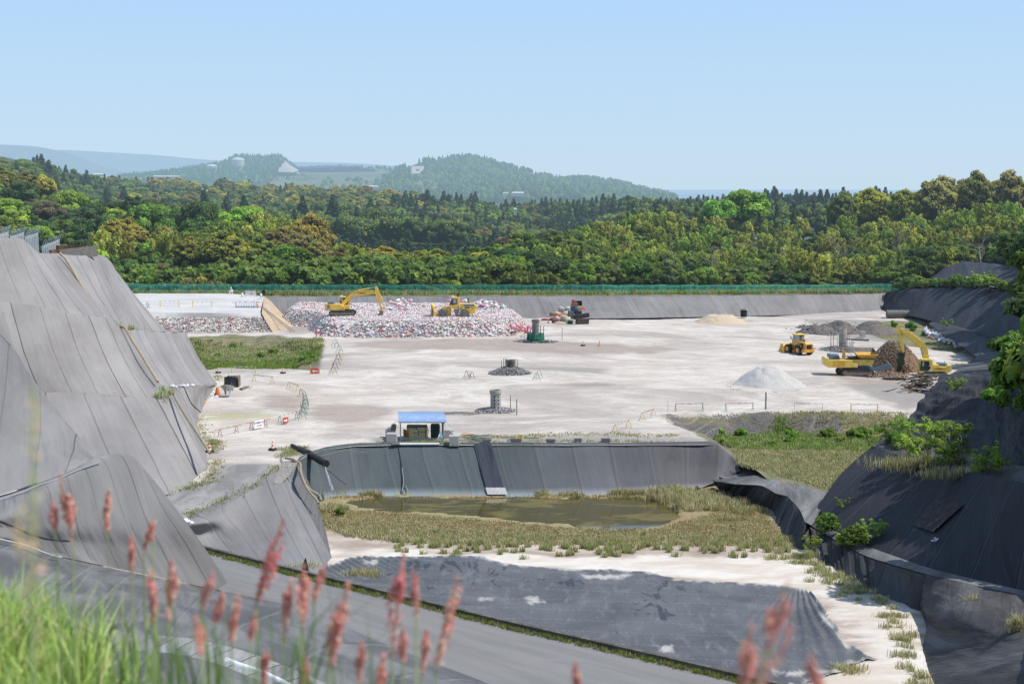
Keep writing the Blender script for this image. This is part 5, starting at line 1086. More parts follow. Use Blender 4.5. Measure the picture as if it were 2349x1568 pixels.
def excavator2():
    # 6.273 zoom px per native px
    base = GP(2136, 860.5); s = 1/6.273/1.744*(base[1]/F); q = S(s, 1180, 1420)
    t = thing('excavator', 'yellow excavator with timber grapple bending over the heap of chips', 'excavator', base, 0)
    a = q((900, 0), (1480, 0)); track(t, a[0][0], a[1][0], .62, -1.35, -.8); track(t, a[0][0], a[1][0], .62, .8, 1.35)
    m = MB(); m.box(-.9, .9, -.8, .8, .2, .75); m.tube((0, 0, .6), (0, 0, .8), .7, n=16); m.build('undercarriage', M_TRACK, t)
    P1(t, 'body', M_YEL2, q((1090, 1180), (1150, 1175), (1160, 1120), (1300, 1120), (1320, 1170), (1480, 1175), (1490, 1140), (1615, 1140), (1630, 1270), (1500, 1358), (1150, 1340), (1090, 1340)), -1.3, 1.3, .07)
    P1(t, 'side_door', M_YEL, q((1160, 1190), (1280, 1190), (1280, 1330), (1160, 1325)), -1.315, -1.30, 0); P1(t, 'side_door', M_YEL, q((1285, 1190), (1475, 1190), (1475, 1345), (1285, 1335)), -1.315, -1.30, 0)
    text('甲子浦清掃センター', t, (q((1345, 1222))[0][0], -1.34, q((1345, 1222))[0][1]), .20, M_INK, sx=1.05)
    P1(t, 'hood', M_BLUEG, q((1300, 1170), (1315, 1125), (1350, 1095), (1520, 1098), (1545, 1135), (1510, 1172)), -.9, .6, .05)
    m = MB(); c = q((1490, 1095), (1498, 1068)); m.tube((c[0][0], -.3, c[0][1]), (c[1][0], -.3, c[1][1]+.05), .06, n=8); m.build('exhaust', M_RUST, t)
    cb = P1(t, 'cab', M_YEL2, q((800, 1330), (805, 1290), (845, 1010), (870, 980), (1080, 978), (1130, 1010), (1160, 1150), (1160, 1335)), -1.28, -.3, .06)
    P1(cb, 'window', M_GLASS, q((808, 1280), (850, 1022), (1040, 1030), (1080, 1120), (1090, 1200), (1050, 1260), (1010, 1280)), -1.30, -1.285, 0)
    P1(cb, 'window', M_SEEN, q((870, 1160), (885, 1035), (925, 1035), (925, 1160)), -1.31, -1.303, 0); P1(cb, 'window', M_SEEN, q((1040, 1150), (1055, 1090), (1085, 1140), (1080, 1180)), -1.31, -1.303, 0)
    text('●', cb, (q((1102, 1282))[0][0], -1.31, q((1102, 1282))[0][1]), .42, simple('pale_blue_mark', (.5, .6, .75), .5, var=0))
    bm = P1(t, 'boom', M_YEL2, q((1115, 1000), (1070, 760), (1040, 680), (990, 600), (905, 545), (440, 245), (385, 245), (380, 290), (440, 360), (620, 520), (840, 690), (900, 750), (960, 970), (1010, 1100), (1110, 1120)), -.1, .38, .035)
    m = MB(); m.path([(x, .14, z) for x, z in q((1105, 1000), (1060, 740), (1000, 615), (910, 560), (460, 275))], .025, 4); m.build('hydraulic_line', M_BLACK2, t)
    ar = P1(t, 'arm', M_YEL2, q((285, 180), (300, 150), (335, 120), (370, 140), (400, 240), (440, 330), (475, 830), (430, 840), (345, 420), (300, 330), (288, 260)), -.05, .33, .03)
    cyl(t, q((890, 530))[0], q((345, 130))[0], .10, .14, M_YEL2, .56); cyl(t, q((310, 330))[0], q((330, 720))[0], .07, .14, M_YEL2, .75); cyl(t, q((945, 980))[0], q((935, 700))[0], .08, -.2, M_YEL2, .1)
    m = MB(); m.path([(x, .0, z) for x, z in q((440, 660), (500, 690), (535, 760), (510, 840), (485, 865))], .035, 6); m.path([(x, .1, z) for x, z in q((430, 650), (480, 680), (515, 750), (500, 820), (485, 865))], .03, 6); m.build('hose', M_BLACK2, t)
    P1(t, 'link', M_YEL2, q((320, 705), (440, 735), (445, 755), (330, 735), (375, 820), (355, 830), (315, 740)), .05, .2, .015)
    g = P1(t, 'grapple', simple('dark_green_steel', (.045, .075, .045), .7, var=.3, dirt=(.15, .08, .05)), q((330, 850), (400, 830), (480, 850), (490, 900), (475, 990), (490, 1040), (460, 1160), (350, 1165), (300, 1040), (350, 950)), -.25, .5, .04)
    P1(g, 'claw', M_BLACK2, q((350, 1160), (415, 1160), (410, 1200), (385, 1290), (420, 1340), (380, 1400), (325, 1330), (325, 1240)), -.35, .6, .03)
    m = MB()
    for k in range(4):
        y = -.45+k*.32; m.prism(q((415, 1165), (500, 1155), (545, 1250), (530, 1340), (480, 1375), (500, 1290), (470, 1240), (440, 1290), (430, 1230)), y, y+.17)
    m.build('claw', M_RUST, g)
    handrail(t, q((1150, 1120), (1150, 1020), (1180, 1020), (1205, 1105)), -1.0)
    m = MB(); m.path([(x, -1.35, z) for x, z in q((800, 1200), (805, 1080), (825, 1030))], .02, 4); m.build('mirror', M_BLACK2, t)
excavator2()
# ------------------------------------------------------------------ heap of waste bags
M_BAG = simple('plastic_bags', (1, 1, 1), .4, var=.12, sc=3, spec=.45, use_col=True)
def bagmat():
    m, nt, b = newmat('waste_bag'); c = mixc(nt, 1., nd(nt, 'ShaderNodeObjectInfo').outputs['Color'], attr(nt, 'col', 'Color'), 'MULTIPLY'); n = noise(nt, nd(nt, 'ShaderNodeTexCoord').outputs['Object'], 4, 4, .7)
    lk(nt, mixc(nt, mapr(nt, n, .35, .65, .35, 0), c, (.5, .5, .5), 'MULTIPLY'), b.inputs['Base Color']); b.inputs['Roughness'].default_value = .4; bump(nt, b, n, .6, .1); return m
M_BAG1 = bagmat()
BAGC = [((.86, .84, .84), 50), ((.80, .78, .76), 12), ((.85, .66, .64), 19), ((.83, .50, .46), 10), ((.80, .22, .22), 5), ((.84, .44, .50), 9), ((.70, .46, .34), 4), ((.42, .58, .78), 4), ((.52, .48, .44), 5), ((.16, .16, .18), 1), ((.62, .62, .30), 2), ((.2, .5, .4), 1)]
BW = np.array([w_ for _, w_ in BAGC], float); BW /= BW.sum(); BC = np.array([c for c, _ in BAGC])
HEAP = np.array([PZ(u, v, z)[:2] for u, v, z in [(716, 768, 0), (735, 772, 0), (860, 775, 0), (1000, 776, 0), (1120, 776, -.2), (1168, 773, -.2), (1205, 768, -.3), (1222, 758, -.3), (1205, 745, -.2), (1165, 733, 0), (1130, 724, 0), (1110, 716, 0)]]+[(-2.5, 262), (-16, 262.5), (-28, 262.3), (-42, 262.3), (-42, 250), (-36, 246)])
def heap_h(x, y):
    d = sdpoly(x, y, HEAP); h = 2.75*sst(d, -.1, 2.9)+.35*(fbm(x*.35, y*.35, 51, 4)-.5)*sst(d, 0, 1)
    h = h+.8*sst(y, 248, 258)*sst(-x, -4, 6)*fbm(x*.2, y*.2, 52, 3)*sst(d, 0, 3)
    return h-.2*sst(x, 0, 8)*0
hx = np.linspace(-46, 6, 230); hy = np.linspace(222, 264, 190); HX, HY = np.meshgrid(hx, hy); xr3, yr3 = HX.ravel(), HY.ravel(); hh = heap_h(xr3, yr3); keep = sdpoly(xr3, yr3, HEAP) > -.5
idx = np.arange(230*190).reshape(190, 230); Fc = np.stack([idx[:-1, :-1], idx[:-1, 1:], idx[1:, 1:], idx[1:, :-1]], -1).reshape(-1, 4); Fc = Fc[keep[Fc].all(1)]; used, inv = np.unique(Fc, return_inverse=True)
tag(link('waste_heap', mesh_np('waste_heap', np.stack([xr3, yr3, plaza_z(xr3, yr3)+hh-.25], -1)[used], inv.reshape(-1, 4), simple('packed_waste', (.72, .67, .65), .9, var=.25, sc=2), True)), 'long flat packed heap of household waste under the yellow machines', 'waste heap')
def blobs(name, pts, smin, smax, label, cat, seed, palette=BC, weights=BW, mat=M_BAG, squash=.52, kind='stuff'):
    r = np.random.default_rng(seed); n = len(pts); V0 = IV1; k = len(V0); s = r.uniform(smin, smax, n)[:, None, None]*.5
    D = V0[None]*(1+r.normal(size=(n, k, 1))*.22); sc_ = np.stack([r.uniform(.8, 1.35, n), r.uniform(.8, 1.35, n), r.uniform(squash*.7, squash*1.25, n)], -1)[:, None]
    a = r.uniform(0, 6.28, n); D = D*sc_; X_ = D[..., 0]*np.cos(a)[:, None]-D[..., 1]*np.sin(a)[:, None]; Y_ = D[..., 0]*np.sin(a)[:, None]+D[..., 1]*np.cos(a)[:, None]
    D = np.stack([X_, Y_, D[..., 2]], -1)*s+np.asarray(pts)[:, None]; C = palette[r.choice(len(palette), n, p=weights)]*r.uniform(.8, 1.12, n)[:, None]
    Fx = (IF1[None]+(np.arange(n)*k)[:, None, None]).reshape(-1, 3); C = np.repeat(np.clip(C, 0, .86), k, 0)*r.uniform(.85, 1.1, n*k)[:, None]
    return tag(link(name, mesh_np(name, D.reshape(-1, 3), Fx, mat, False, None, None, C)), label, cat, None, kind)
r = np.random.default_rng(5); pts = []
X_ = r.uniform(-45, 5, 60000); Y_ = r.uniform(224, 263, 60000); d = sdpoly(X_, Y_, HEAP); z = heap_h(X_, Y_)+plaza_z(X_, Y_)
w_ = np.where(d < 2.2, 1., np.where(d < 6, .55, .38)); w_ = np.where((Y_ > 250), .6, w_); k = (d > -.1) & (r.uniform(size=60000) < w_*.72)
bp = np.stack([X_, Y_, z-.11], -1)[k]
# bare soil berm at the front of the heap and free ground under the machines
soilc = PZ(793, 764, .4)[:2]
bp = bp[np.hypot(bp[:, 0]-soilc[0], (bp[:, 1]-soilc[1])*1.4) > 1.9]
blobs('waste_bags', bp, .18, .37, 'thousands of crushed white, pink and red waste bags packed over the flat heap', 'waste bags', 9)
# red and white bags banked against the wall left of the excavator
A_ = np.array([PZ(u, v, 0)[:2] for u, v in [(628, 704), (660, 712), (690, 735), (735, 742), (735, 722), (690, 718), (720, 705), (640, 697)]])
X_ = r.uniform(-48, -34, 9000); Y_ = r.uniform(240, 272, 9000)
bank = lambda x, y: 2.3*sst(sdpoly(x, y, np.array([(-47, 268), (-44.5, 268), (-36, 246), (-33, 250), (-34, 262), (-44, 264.5)]), ), -.6, 2.5)
d = bank(X_, Y_); k = d > .15; pb = np.stack([X_, Y_, d-.2], -1)[k]
blobs('waste_bags', pb, .3, .6, 'orange red and white waste bags banked along the wall left of the excavator', 'waste bags', 10, BC, np.array([.22, .05, .28, .24, .06, .04, .08, .01, .005, .005, .005, .005]))
hb = []
for k in range(420):
    u = random.uniform(1175, 1222); v = np.interp(u, [1175, 1222], [736, 752])+random.uniform(0, 20); hb.append(PZ(u, v, random.uniform(.1, 1.6)*.8))
# larger fresh bags, each a thing of its own, along the near foot and crest of the heap
def bag_mesh(seed):
    r_ = np.random.default_rng(seed); V = IV*(1+r_.normal(size=(len(IV), 1))*.17); V = V*np.array((.27, .23, .15)); V[:, 2] = np.maximum(V[:, 2], -.15)
    top = np.array([(0.0, 0.0, .19), (.06, .02, .20), (.02, .05, .29), (-.05, .05, .27), (.05, -.05, .28)]); n = len(V); Fx = np.concatenate([IF, np.array([[n, n+1, n+2], [n, n+2, n+3], [n, n+4, n+1], [n, n+3, n+4]])])
    V = np.concatenate([V, top]); C = np.repeat(r_.uniform(.85, 1.1, (len(V), 1)), 3, 1); return mesh_np('waste_bag', V, Fx, M_BAG1, False, None, None, C)
BM = [bag_mesh(i) for i in range(5)]
def bags(n, place, label, group, pal=BC, wts=BW, s0=.8, s1=1.5):
    for i in range(n):
        p = place(i); o = link('waste_bag', BM[i % 5], None, p); s = random.uniform(s0, s1); o.scale = (s, s, s*random.uniform(.8, 1.1)); o.rotation_euler = (random.uniform(-.5, .5), random.uniform(-.5, .5), random.uniform(0, 6.28))
        c = pal[RNG.choice(len(pal), p=wts)]; o.color = (*[min(.85, x*random.uniform(.85, 1.1)) for x in c], 1); tag(o, label, 'waste bag', group)
def frontpt(i):
    u = random.uniform(728, 1170); 
    for _ in range(50):
        x = (u-CU)/F*234; y = random.uniform(228, 238); d = float(sdpoly(np.array([x]), np.array([y]), HEAP)[0])
        if .1 < d < 2.0: break
    return (x, y, float(heap_h(np.array([x]), np.array([y]))[0])+float(plaza_z(x, y))+.02)
bags(150, frontpt, 'crumpled waste bag on the near face of the long heap', 'waste bags on the near face of the heap', s0=.7, s1=1.25)
PINK = np.array([(.80, .30, .36), (.78, .55, .52), (.75, .72, .72), (.72, .2, .25), (.7, .4, .3)]); PW = np.array([.32, .24, .22, .14, .08])
def endpt(i):
    u = random.uniform(1172, 1232); f = (u-1172)/60; v = 738+f*14+random.uniform(0, 16); p = PZ(u, v, .3+1.4*(1-f)*random.uniform(.2, 1)+random.uniform(0, .5)); return p
bags(70, endpt, 'pink or white waste bag in the fresh tip at the right end of the heap', 'pink waste bags at the right end of the heap', PINK, PW, .9, 1.5)
def crestpt(i):
    u = random.choice([random.gauss(920, 18), random.gauss(1110, 22), random.uniform(880, 1100)]); y = random.uniform(250, 259); x = (u-CU)/F*y; return (x, y, float(heap_h(np.array([x]), np.array([y]))[0])+random.uniform(0, .6))
bags(75, crestpt, 'pale waste bag on the back crest of the heap near the wall', 'pale waste bags on the back crest of the heap', np.array([(.76, .75, .76), (.78, .35, .42), (.72, .6, .6)]), np.array([.62, .18, .2]), 1., 1.9)
# litter in the cut face of the old waste
pf = PWF.reshape(-1, 3); i_ = r.integers(0, len(pf), 2600); kk_ = pf[i_]+r.normal(size=(2600, 3))*.12+np.array((0, -.12, .04)); kk_ = kk_[(kk_[:, 2] < 2.3) & (kk_[:, 2] > -.1)]
blobs('litter', kk_, .12, .34, 'crushed bags and rags embedded in the cut face of the old waste layer', 'litter', 12, np.array([(.72, .70, .66), (.58, .54, .49), (.45, .40, .35), (.70, .2, .2), (.66, .4, .33), (.38, .5, .66), (.6, .56, .4), (.78, .78, .78)]), np.array([.24, .22, .16, .10, .09, .05, .03, .11]))
# soil heaps
def pile(name, label, cat, p, rx, ry, h, mat, seed=0, rough=.12, flat=.0, kind=None, n=60, edge=None):
    nr = 26; Fx = []; f = np.repeat(np.arange(nr)/(nr-1), n); a = np.tile(2*math.pi*np.arange(n)/n, nr); lob = 1+.12*vnoise(np.cos(a)*1.7+seed, np.sin(a)*1.7, seed)*2-.12
    x = np.cos(a)*f*rx*lob; y = np.sin(a)*f*ry*lob; prof = np.minimum(1, (1-f)*1.15/(1-flat+1e-6))*(1-.15*np.exp(-(f/.2)**2))
    z = h*prof+rough*h*(fbm(x*1.3+seed*7, y*1.3, seed, 4)-.5)*2*np.minimum(1, (1-f)*4+.2)-.06; V = np.stack([x, y, np.where(f < 1, z, -.15)], -1)
    for i in range(nr-1):
        for k in range(n): Fx.append((i*n+k, (i+1)*n+k, (i+1)*n+(k+1) % n, i*n+(k+1) % n))
    o = link(name, mesh_np(name, V, Fx, mat, True), None, p); return tag(o, label, cat, None, kind)
def grit(name, c1, c2, sc=6, b_=.8):
    m, nt, b = newmat(name); p = nd(nt, 'ShaderNodeTexCoord').outputs['Object']; n = noise(nt, p, sc, 5, .75); n2 = noise(nt, p, .8, 4, .6)
    lk(nt, mixc(nt, mapr(nt, n2, .35, .65, .0, .35), mixc(nt, mapr(nt, n, .35, .65), c1, c2), c2), b.inputs['Base Color']); bump(nt, b, n, b_, .15); return m
M_TANP = grit('tan_sand_heap', (.48, .36, .25), (.60, .50, .38)); M_PALEP = grit('pale_ash_heap', (.43, .42, .405), (.55, .535, .52)); M_DARKP = grit('dark_rubble', (.07, .062, .058), (.20, .185, .175), 4)
M_CHIPB = grit('wood_chip_base', (.12, .075, .045), (.3, .2, .13), 8)
pile('sand_pile', 'low tan sand heap near the far wall', 'sand pile', GP(1652, 740), 5.3, 4.0, 1.5, M_TANP, 3, flat=.35)
pile('ash_pile', 'pale conical heap of ash on the open yard in front of the loader', 'ash pile', GP(1757, 884), 4.9, 3.5, 2.55, M_PALEP, 5, .10, .10)
blobs('stones', [GP(1757+84*math.cos(t)+random.gauss(0, 5), 884+17*math.sin(t)+random.gauss(0, 2)) for t in np.arange(0, 6.28, .035)], .1, .34, 'pale lumps scattered round the foot of the ash heap', 'stones', 77, np.array([(.6, .58, .55), (.45, .43, .4)]), np.array([.6, .4]))
pile('soil_pile', 'small brown soil ramp against the front of the waste heap', 'soil pile', np.array((*PZ(793, 765, 0)[:2], 0)), 2.4, 2.2, 2.0, grit('brown_soil', (.36, .30, .25), (.48, .42, .36)), 6, .05, .4)
for i, (u, v, rx, ry, h, l) in enumerate([(1878, 764, 4.4, 3.2, 1.7, 'dark rubble heap left of its higher neighbour'), (1925, 762, 4.2, 3.2, 2.3, 'highest dark rubble heap behind the tall perforated pipe'), (1998, 764, 4.6, 3.5, 2.5, 'smooth dark soil heap next to the green bank'), (1850, 752, 2.5, 2, .7, 'small dark spill at the left end of the rubble')]):
    pile('rubble_pile', l, 'rubble pile', GP(u, v), rx, ry, h, M_DARKP, 10+i, .22 if i != 2 else .06)
pr_ = [GP(random.gauss(1905, 32), random.gauss(760, 5))+np.array((0, 0, random.uniform(.1, 1.0))) for _ in range(700)]
blobs('rubble', pr_, .12, .4, 'loose dark and pale stones scattered over the rubble heaps', 'rubble', 15, np.array([(.10, .09, .085), (.22, .2, .19), (.5, .48, .46)]), np.array([.55, .35, .1]))
# heap of wood chips with individual chips on it
cp = GP(2050, 846); pile('wood_chip_pile', 'tall heap of brown wood chips between the crusher and the grapple excavator', 'wood chips', cp, 4.5, 4.2, 4.3, M_CHIPB, 21, .05)
def sticks(name, pts, lmin, lmax, rad, label, cat, cols, seed, tilt=.5):
    r = np.random.default_rng(seed); n = len(pts); P = np.asarray(pts); a = r.uniform(0, 6.28, n); t = r.normal(size=n)*tilt; L_ = r.uniform(lmin, lmax, n)*.5
    D = np.stack([np.cos(a)*np.cos(t), np.sin(a)*np.cos(t), np.sin(t)], -1)*L_[:, None]; up = np.stack([-np.sin(a), np.cos(a), np.zeros(n)], -1)*rad; w_ = np.cross(D, up); w_ /= np.linalg.norm(w_, axis=1, keepdims=True)+1e-9; w_ *= rad
    V = np.stack([P-D+up, P-D-up*.5+w_, P-D-up*.5-w_, P+D+up*.7, P+D-up*.4+w_*.7, P+D-up*.4-w_*.7], 1).reshape(-1, 3); i = np.arange(n)*6
    Fx = np.concatenate([np.stack([i+a_, i+b_, i+c_], -1) for a_, b_, c_ in [(0, 1, 4), (0, 4, 3), (1, 2, 5), (1, 5, 4), (2, 0, 3), (2, 3, 5), (0, 2, 1), (3, 4, 5)]])
    C = np.repeat(np.array(cols)[r.integers(0, len(cols), n)]*r.uniform(.7, 1.25, n)[:, None], 6, 0)
    return tag(link(name, mesh_np(name, V, Fx, M_BAG, False, None, None, C)), label, cat, None, 'stuff')
cpts = []
for _ in range(5200):
    a = random.uniform(0, 6.28); f = random.uniform(0, 1)**.6; x = math.cos(a)*f*4.5; y = math.sin(a)*f*4.2; cpts.append(cp+np.array((x, y, 4.3*min(1, (1-f)*1.15)*(1-.15*math.exp(-(f/.2)**2))+.03)))
sticks('wood_chips', cpts, .25, .6, .05, 'brown splintered wood chips covering the heap', 'wood chips', [(.29, .20, .14), (.40, .30, .22), (.20, .14, .10), (.48, .38, .29), (.15, .11, .085)], 3)
cl = [GP(random.uniform(1990, 2085), random.uniform(853, 868))+np.array((0, 0, random.uniform(.05, .4))) for _ in range(420)]
sticks('wood_chips', cl, .2, .5, .05, 'brown chips spilled on the ground in front of the heap', 'wood chips', [(.30, .18, .12), (.2, .12, .08), (.42, .3, .2)], 4)
# charred branches in front
lg = simple('charred_log', (.06, .05, .045), .9, var=.3, sc=5, dirt=(.16, .13, .11)); lg2 = simple('pale_split_log', (.34, .27, .2), .9, var=.2, sc=5)
for k in range(95):
    u = random.gauss(2108, 26); v = random.uniform(868, 903); 
    if u+(v-868)*1.0 > 2155: u -= 40
    p = GP(u, v)+np.array((0, 0, random.uniform(.1, .9)*(1-abs(u-2108)/90))); a = random.uniform(-.6, .9); L_ = random.uniform(.7, 2.6); m = MB(); d_ = Vector((math.cos(a), math.sin(a), random.uniform(-.25, .3))); rr_ = random.uniform(.03, .10)
    m.path([-d_*L_*.5, Vector((random.uniform(-.1, .1), random.uniform(-.1, .1), random.uniform(-.1, .1))), d_*L_*.5], [rr_, rr_*.9, rr_*.6], 6); o = m.build('log', lg if random.random() < .8 else lg2, smooth=True, loc=p); tag(o, 'charred branch in the dark jumble of logs below the grapple excavator', 'log', 'charred branches below the grapple excavator')
for u, v, L_, a, lab in [(2052, 872, 3.0, -.15, 'thick black log lying alone left of the dark jumble'), (2030, 853, 1.6, .05, 'short log under the open claw of the grapple'), (2035, 873, 1.7, 0.02, 'thin stick left of the thick black log')]:
    m = MB(); m.tube((-L_/2*math.cos(a), -L_/2*math.sin(a), .2), (L_/2*math.cos(a), L_/2*math.sin(a), .2), .18 if 'stick' not in lab else .05, .15 if 'stick' not in lab else .04, n=9); tag(m.build('log', lg, smooth=True, loc=GP(u, v)), lab, 'log')
# mixed furniture and clothing tip in front of the far wall
def junk(i, kind, u, v, z, col, s, lab):
    m_ = simple('junk_%d' % i, col, .7, var=.15, sc=3); p = GP(u, v)+np.array((0, 0, z)); m = MB(); rz = Matrix.Rotation(random.uniform(-.4, .4), 3, 'Z') @ Matrix.Rotation(random.uniform(-.25, .25), 3, 'Y')
    if kind == 'box': m.box(-s[0]/2, s[0]/2, -s[1]/2, s[1]/2, 0, s[2], rot=rz, piv=(0, 0, 0)); return tag(m.build('furniture', m_, bevel=.04, loc=p), lab, 'furniture')
    vs = IV*(1+np.random.default_rng(i).normal(size=(len(IV), 1))*.13)*np.array(s)*.5+np.array((0, 0, s[2]*.4)); return tag(link('clothes_bundle', mesh_np('clothes_bundle', vs, IF, m_, False), None, p), lab, 'clothes')
JK = [('box', 1335, 743, 0, (.075, .055, .05), (2.3, .9, .95), 'dark brown box shaped sofa at the front right of the junk tip'), ('box', 1334, 739, .75, (.055, .055, .06), (2.9, 1., .75), 'long black sofa behind the brown one'), ('box', 1308, 743, 0, (.04, .07, .075), (.8, .8, .65), 'small dark green cabinet left of the brown sofa'),
 ('box', 1335, 734, 1.75, (.5, .25, .15), (.8, .4, .7), 'orange brown chair back standing on the black sofa'), ('box', 1318, 733, 2.2, (.28, .11, .045), (1.2, .5, .9), 'rust brown cloth covered chair at the top of the junk tip'), ('bag', 1317, 731, 3.0, (.35, .12, .12), (1.1, .8, .7), 'red patterned bundle at the very top of the junk tip'),
 ('box', 1329, 733, 2.6, (.03, .032, .036), (1., .6, .9), 'black suitcase near the top of the junk tip'), ('box', 1317, 735, 1.2, (.10, .16, .22), (1., .3, 1.5), 'blue grey board leaning in the junk tip'), ('bag', 1341, 734, 2.0, (.65, .18, .25), (.6, .4, .4), 'pink cushion on the right of the junk tip'), ('box', 1347, 738, .9, (.6, .5, .3), (.7, .5, .7), 'cream crate at the right end of the black sofa'),
 ('bag', 1303, 741, .0, (.62, .62, .42), (1.3, .9, 1.3), 'tied pale yellow bag in the middle of the junk tip'), ('bag', 1293, 739, .0, (.52, .42, .33), (1.6, 1.2, 1.6), 'beige blanket heap left of the yellow bag'), ('bag', 1284, 742, -.1, (.6, .5, .4), (2.4, 1., .5), 'flat cream cloth spread at the foot of the junk tip'), ('bag', 1283, 736, .5, (.68, .12, .06), (1.6, .9, 1.0), 'bright red orange quilt in the junk tip'),
 ('bag', 1277, 736, 1.1, (.68, .55, .30), (1.3, .8, .7), 'yellow folded quilt above the red one'), ('bag', 1270, 740, .0, (.22, .09, .09), (1.5, 1., 1.2), 'dark maroon patterned clothes at the left of the junk tip'), ('bag', 1260, 741, -.1, (.7, .67, .65), (.9, .7, .6), 'small white bag at the left foot of the junk tip'), ('bag', 1287, 733, 1.5, (.42, .42, .43), (1.5, .9, 1.1), 'grey blanket on the crest of the junk tip'),
 ('bag', 1295, 733, 1.7, (.06, .25, .10), (1.1, .6, .5), 'green cloth on the crest of the junk tip'), ('bag', 1304, 733, 1.9, (.72, .70, .66), (1.3, .7, .6), 'white sheet on the crest of the junk tip'), ('bag', 1300, 736, 1.0, (.60, .50, .36), (1.8, .9, .9), 'flowered cream quilt in the middle of the junk tip'), ('box', 1308, 737, .8, (.12, .14, .16), (1., .5, 1.1), 'dark grey panel in the middle of the junk tip'),
 ('bag', 1278, 739, .3, (.60, .52, .5), (1.2, .9, .9), 'pinkish grey bundle of clothes low in the junk tip'), ('bag', 1270, 735, .9, (.25, .35, .6), (1., .6, .6), 'blue white striped cloth at the left of the junk tip'), ('bag', 1252, 735, 0, (.35, .07, .1), (2.0, .5, .4), 'maroon rag lying left of the junk tip'), ('box', 1264, 735, .8, (.45, .25, .18), (.6, .4, .7), 'small brown box at the far left of the junk tip'), ('box', 1325, 736, .9, (.07, .06, .055), (1.2, .6, 1.), 'dark brown cabinet in the shadow behind the sofas'), ('bag', 1323, 734, 1.7, (.10, .16, .25), (.9, .6, .9), 'navy bundle below the rust brown chair')]
for i, j in enumerate(JK): junk(i, *j)
# white sacks on the bank at right
def sack(i): 
    u = random.uniform(2122, 2196); f = (u-2122)/74; v = np.interp(f, [0, 1], [757, 790])+random.uniform(0, 15)*(1-.4*f); return GP(u, v, random.uniform(.05, .9))
bags(85, sack, 'white sack in the pale heap of sacks beside the low dark wall', 'white sacks beside the low dark wall', np.array([(.80, .81, .84), (.72, .74, .78), (.6, .6, .6), (.6, .3, .33)]), np.array([.55, .3, .11, .04]), 1.1, 2.1)
# ------------------------------------------------------------------ perforated concrete pipes
def vpipe(u, v, w_, top, mat, label, coll=True, holes=True, z=0):
    b = GP(u, v); sc = b[1]/F; R0 = w_*sc/2*.9; h = (v-top)*sc*1.0; t = thing('standing_pipe', label, 'pipe', b)
    m = MB(); pr = [(R0, -.4), (R0, h-.45), (R0*1.16, h-.35), (R0*1.18, h), (R0*.92, h), (R0*.88, h-.6)] if coll else [(R0, -.4), (R0, h*.33), (R0*1.04, h*.33), (R0*1.04, h), (R0*.85, h), (R0*.83, h-.6)]
    m.lathe(pr, 28); m.build('shaft', mat, t, True)
    m = MB(); m.tube((0, 0, h-.7), (0, 0, h-.62), R0*.86, n=20); m.build('dark_bore', M_BLACK2, t)
    if holes:
        for a in (-100, -58):
            for k in range(4):
                z = h*.2+k*h*.17; ca, sa = math.cos(R(a)), math.sin(R(a)); m = MB(); m.tube((ca*R0*1.05, sa*R0*1.05, z), (ca*R0*.95, sa*R0*.95, z), .055*w_/20+.01, n=10); m.build('hole', M_BLACK2, t)
    return b, sc
M_PIPEA = simple('pale_concrete_pipe', (.42, .41, .385), .9, var=.12, sc=1.2, dirt=(.28, .24, .2)); M_PIPEB = simple('dark_concrete_pipe', (.15, .148, .135), .9, var=.15, sc=1.2, dirt=(.08, .08, .07))  # a paler and a darker concrete, even base tones
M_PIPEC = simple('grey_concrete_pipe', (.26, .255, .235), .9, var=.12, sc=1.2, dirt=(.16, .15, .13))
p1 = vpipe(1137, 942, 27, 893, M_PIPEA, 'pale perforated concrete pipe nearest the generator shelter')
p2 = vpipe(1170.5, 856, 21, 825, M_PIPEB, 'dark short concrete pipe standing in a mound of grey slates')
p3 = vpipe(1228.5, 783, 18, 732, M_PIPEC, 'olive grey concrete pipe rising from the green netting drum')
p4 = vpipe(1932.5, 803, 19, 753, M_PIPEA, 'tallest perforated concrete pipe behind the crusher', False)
p5 = PY(1708, 720.5, 273.5); 
t = thing('standing_pipe', 'black pipe stub standing in front of the far wall', 'pipe', p5+np.array((0, 1.0, -.1))); t.scale = (.95, .95, .62); m = MB(); m.lathe([(.66, -.8), (.66, 1.35), (.78, 1.38), (.78, 1.6), (.6, 1.6)], 24); m.build('shaft', M_BLACK2, t, True); m = MB(); m.lathe([(.80, 1.42), (.80, 1.63), (.6, 1.63)], 24); m.build('collar', M_CONC, t, True)
SLATE = [(.20, .20, .21), (.33, .33, .34), (.48, .48, .49), (.12, .12, .13)]
def gravel_ring(b, rx, ry, h, n, label, seed):
    pile('slate_mound', 'low bed of slates under '+label, 'stone mound', np.array(b)+np.array((0, 0, .0)), rx, ry, h, M_DARKP, seed, .06, .3)
    pts = []
    for _ in range(n):
        a = random.uniform(0, 6.28); f = random.uniform(0.1, 1.08)**.6; pts.append(np.array(b)+np.array((math.cos(a)*f*rx, math.sin(a)*f*ry, h*min(1, max(0, 1-f)*1.5)+.04)))
    sticks('slates', pts, .12, .38, .06, 'broken grey slates around '+label, 'stones', SLATE, seed, .35)
gravel_ring(p1[0], 2.1, 1.9, .28, 800, 'the pale pipe nearest the shelter', 31); gravel_ring(p2[0], 2.75, 2.6, .75, 1500, 'the dark short pipe', 32); gravel_ring(p4[0], 4.2, 3.2, .5, 1100, 'the tallest pipe', 33); gravel_ring(p3[0], 3.4, 2.0, .15, 500, 'the netting drum', 34)
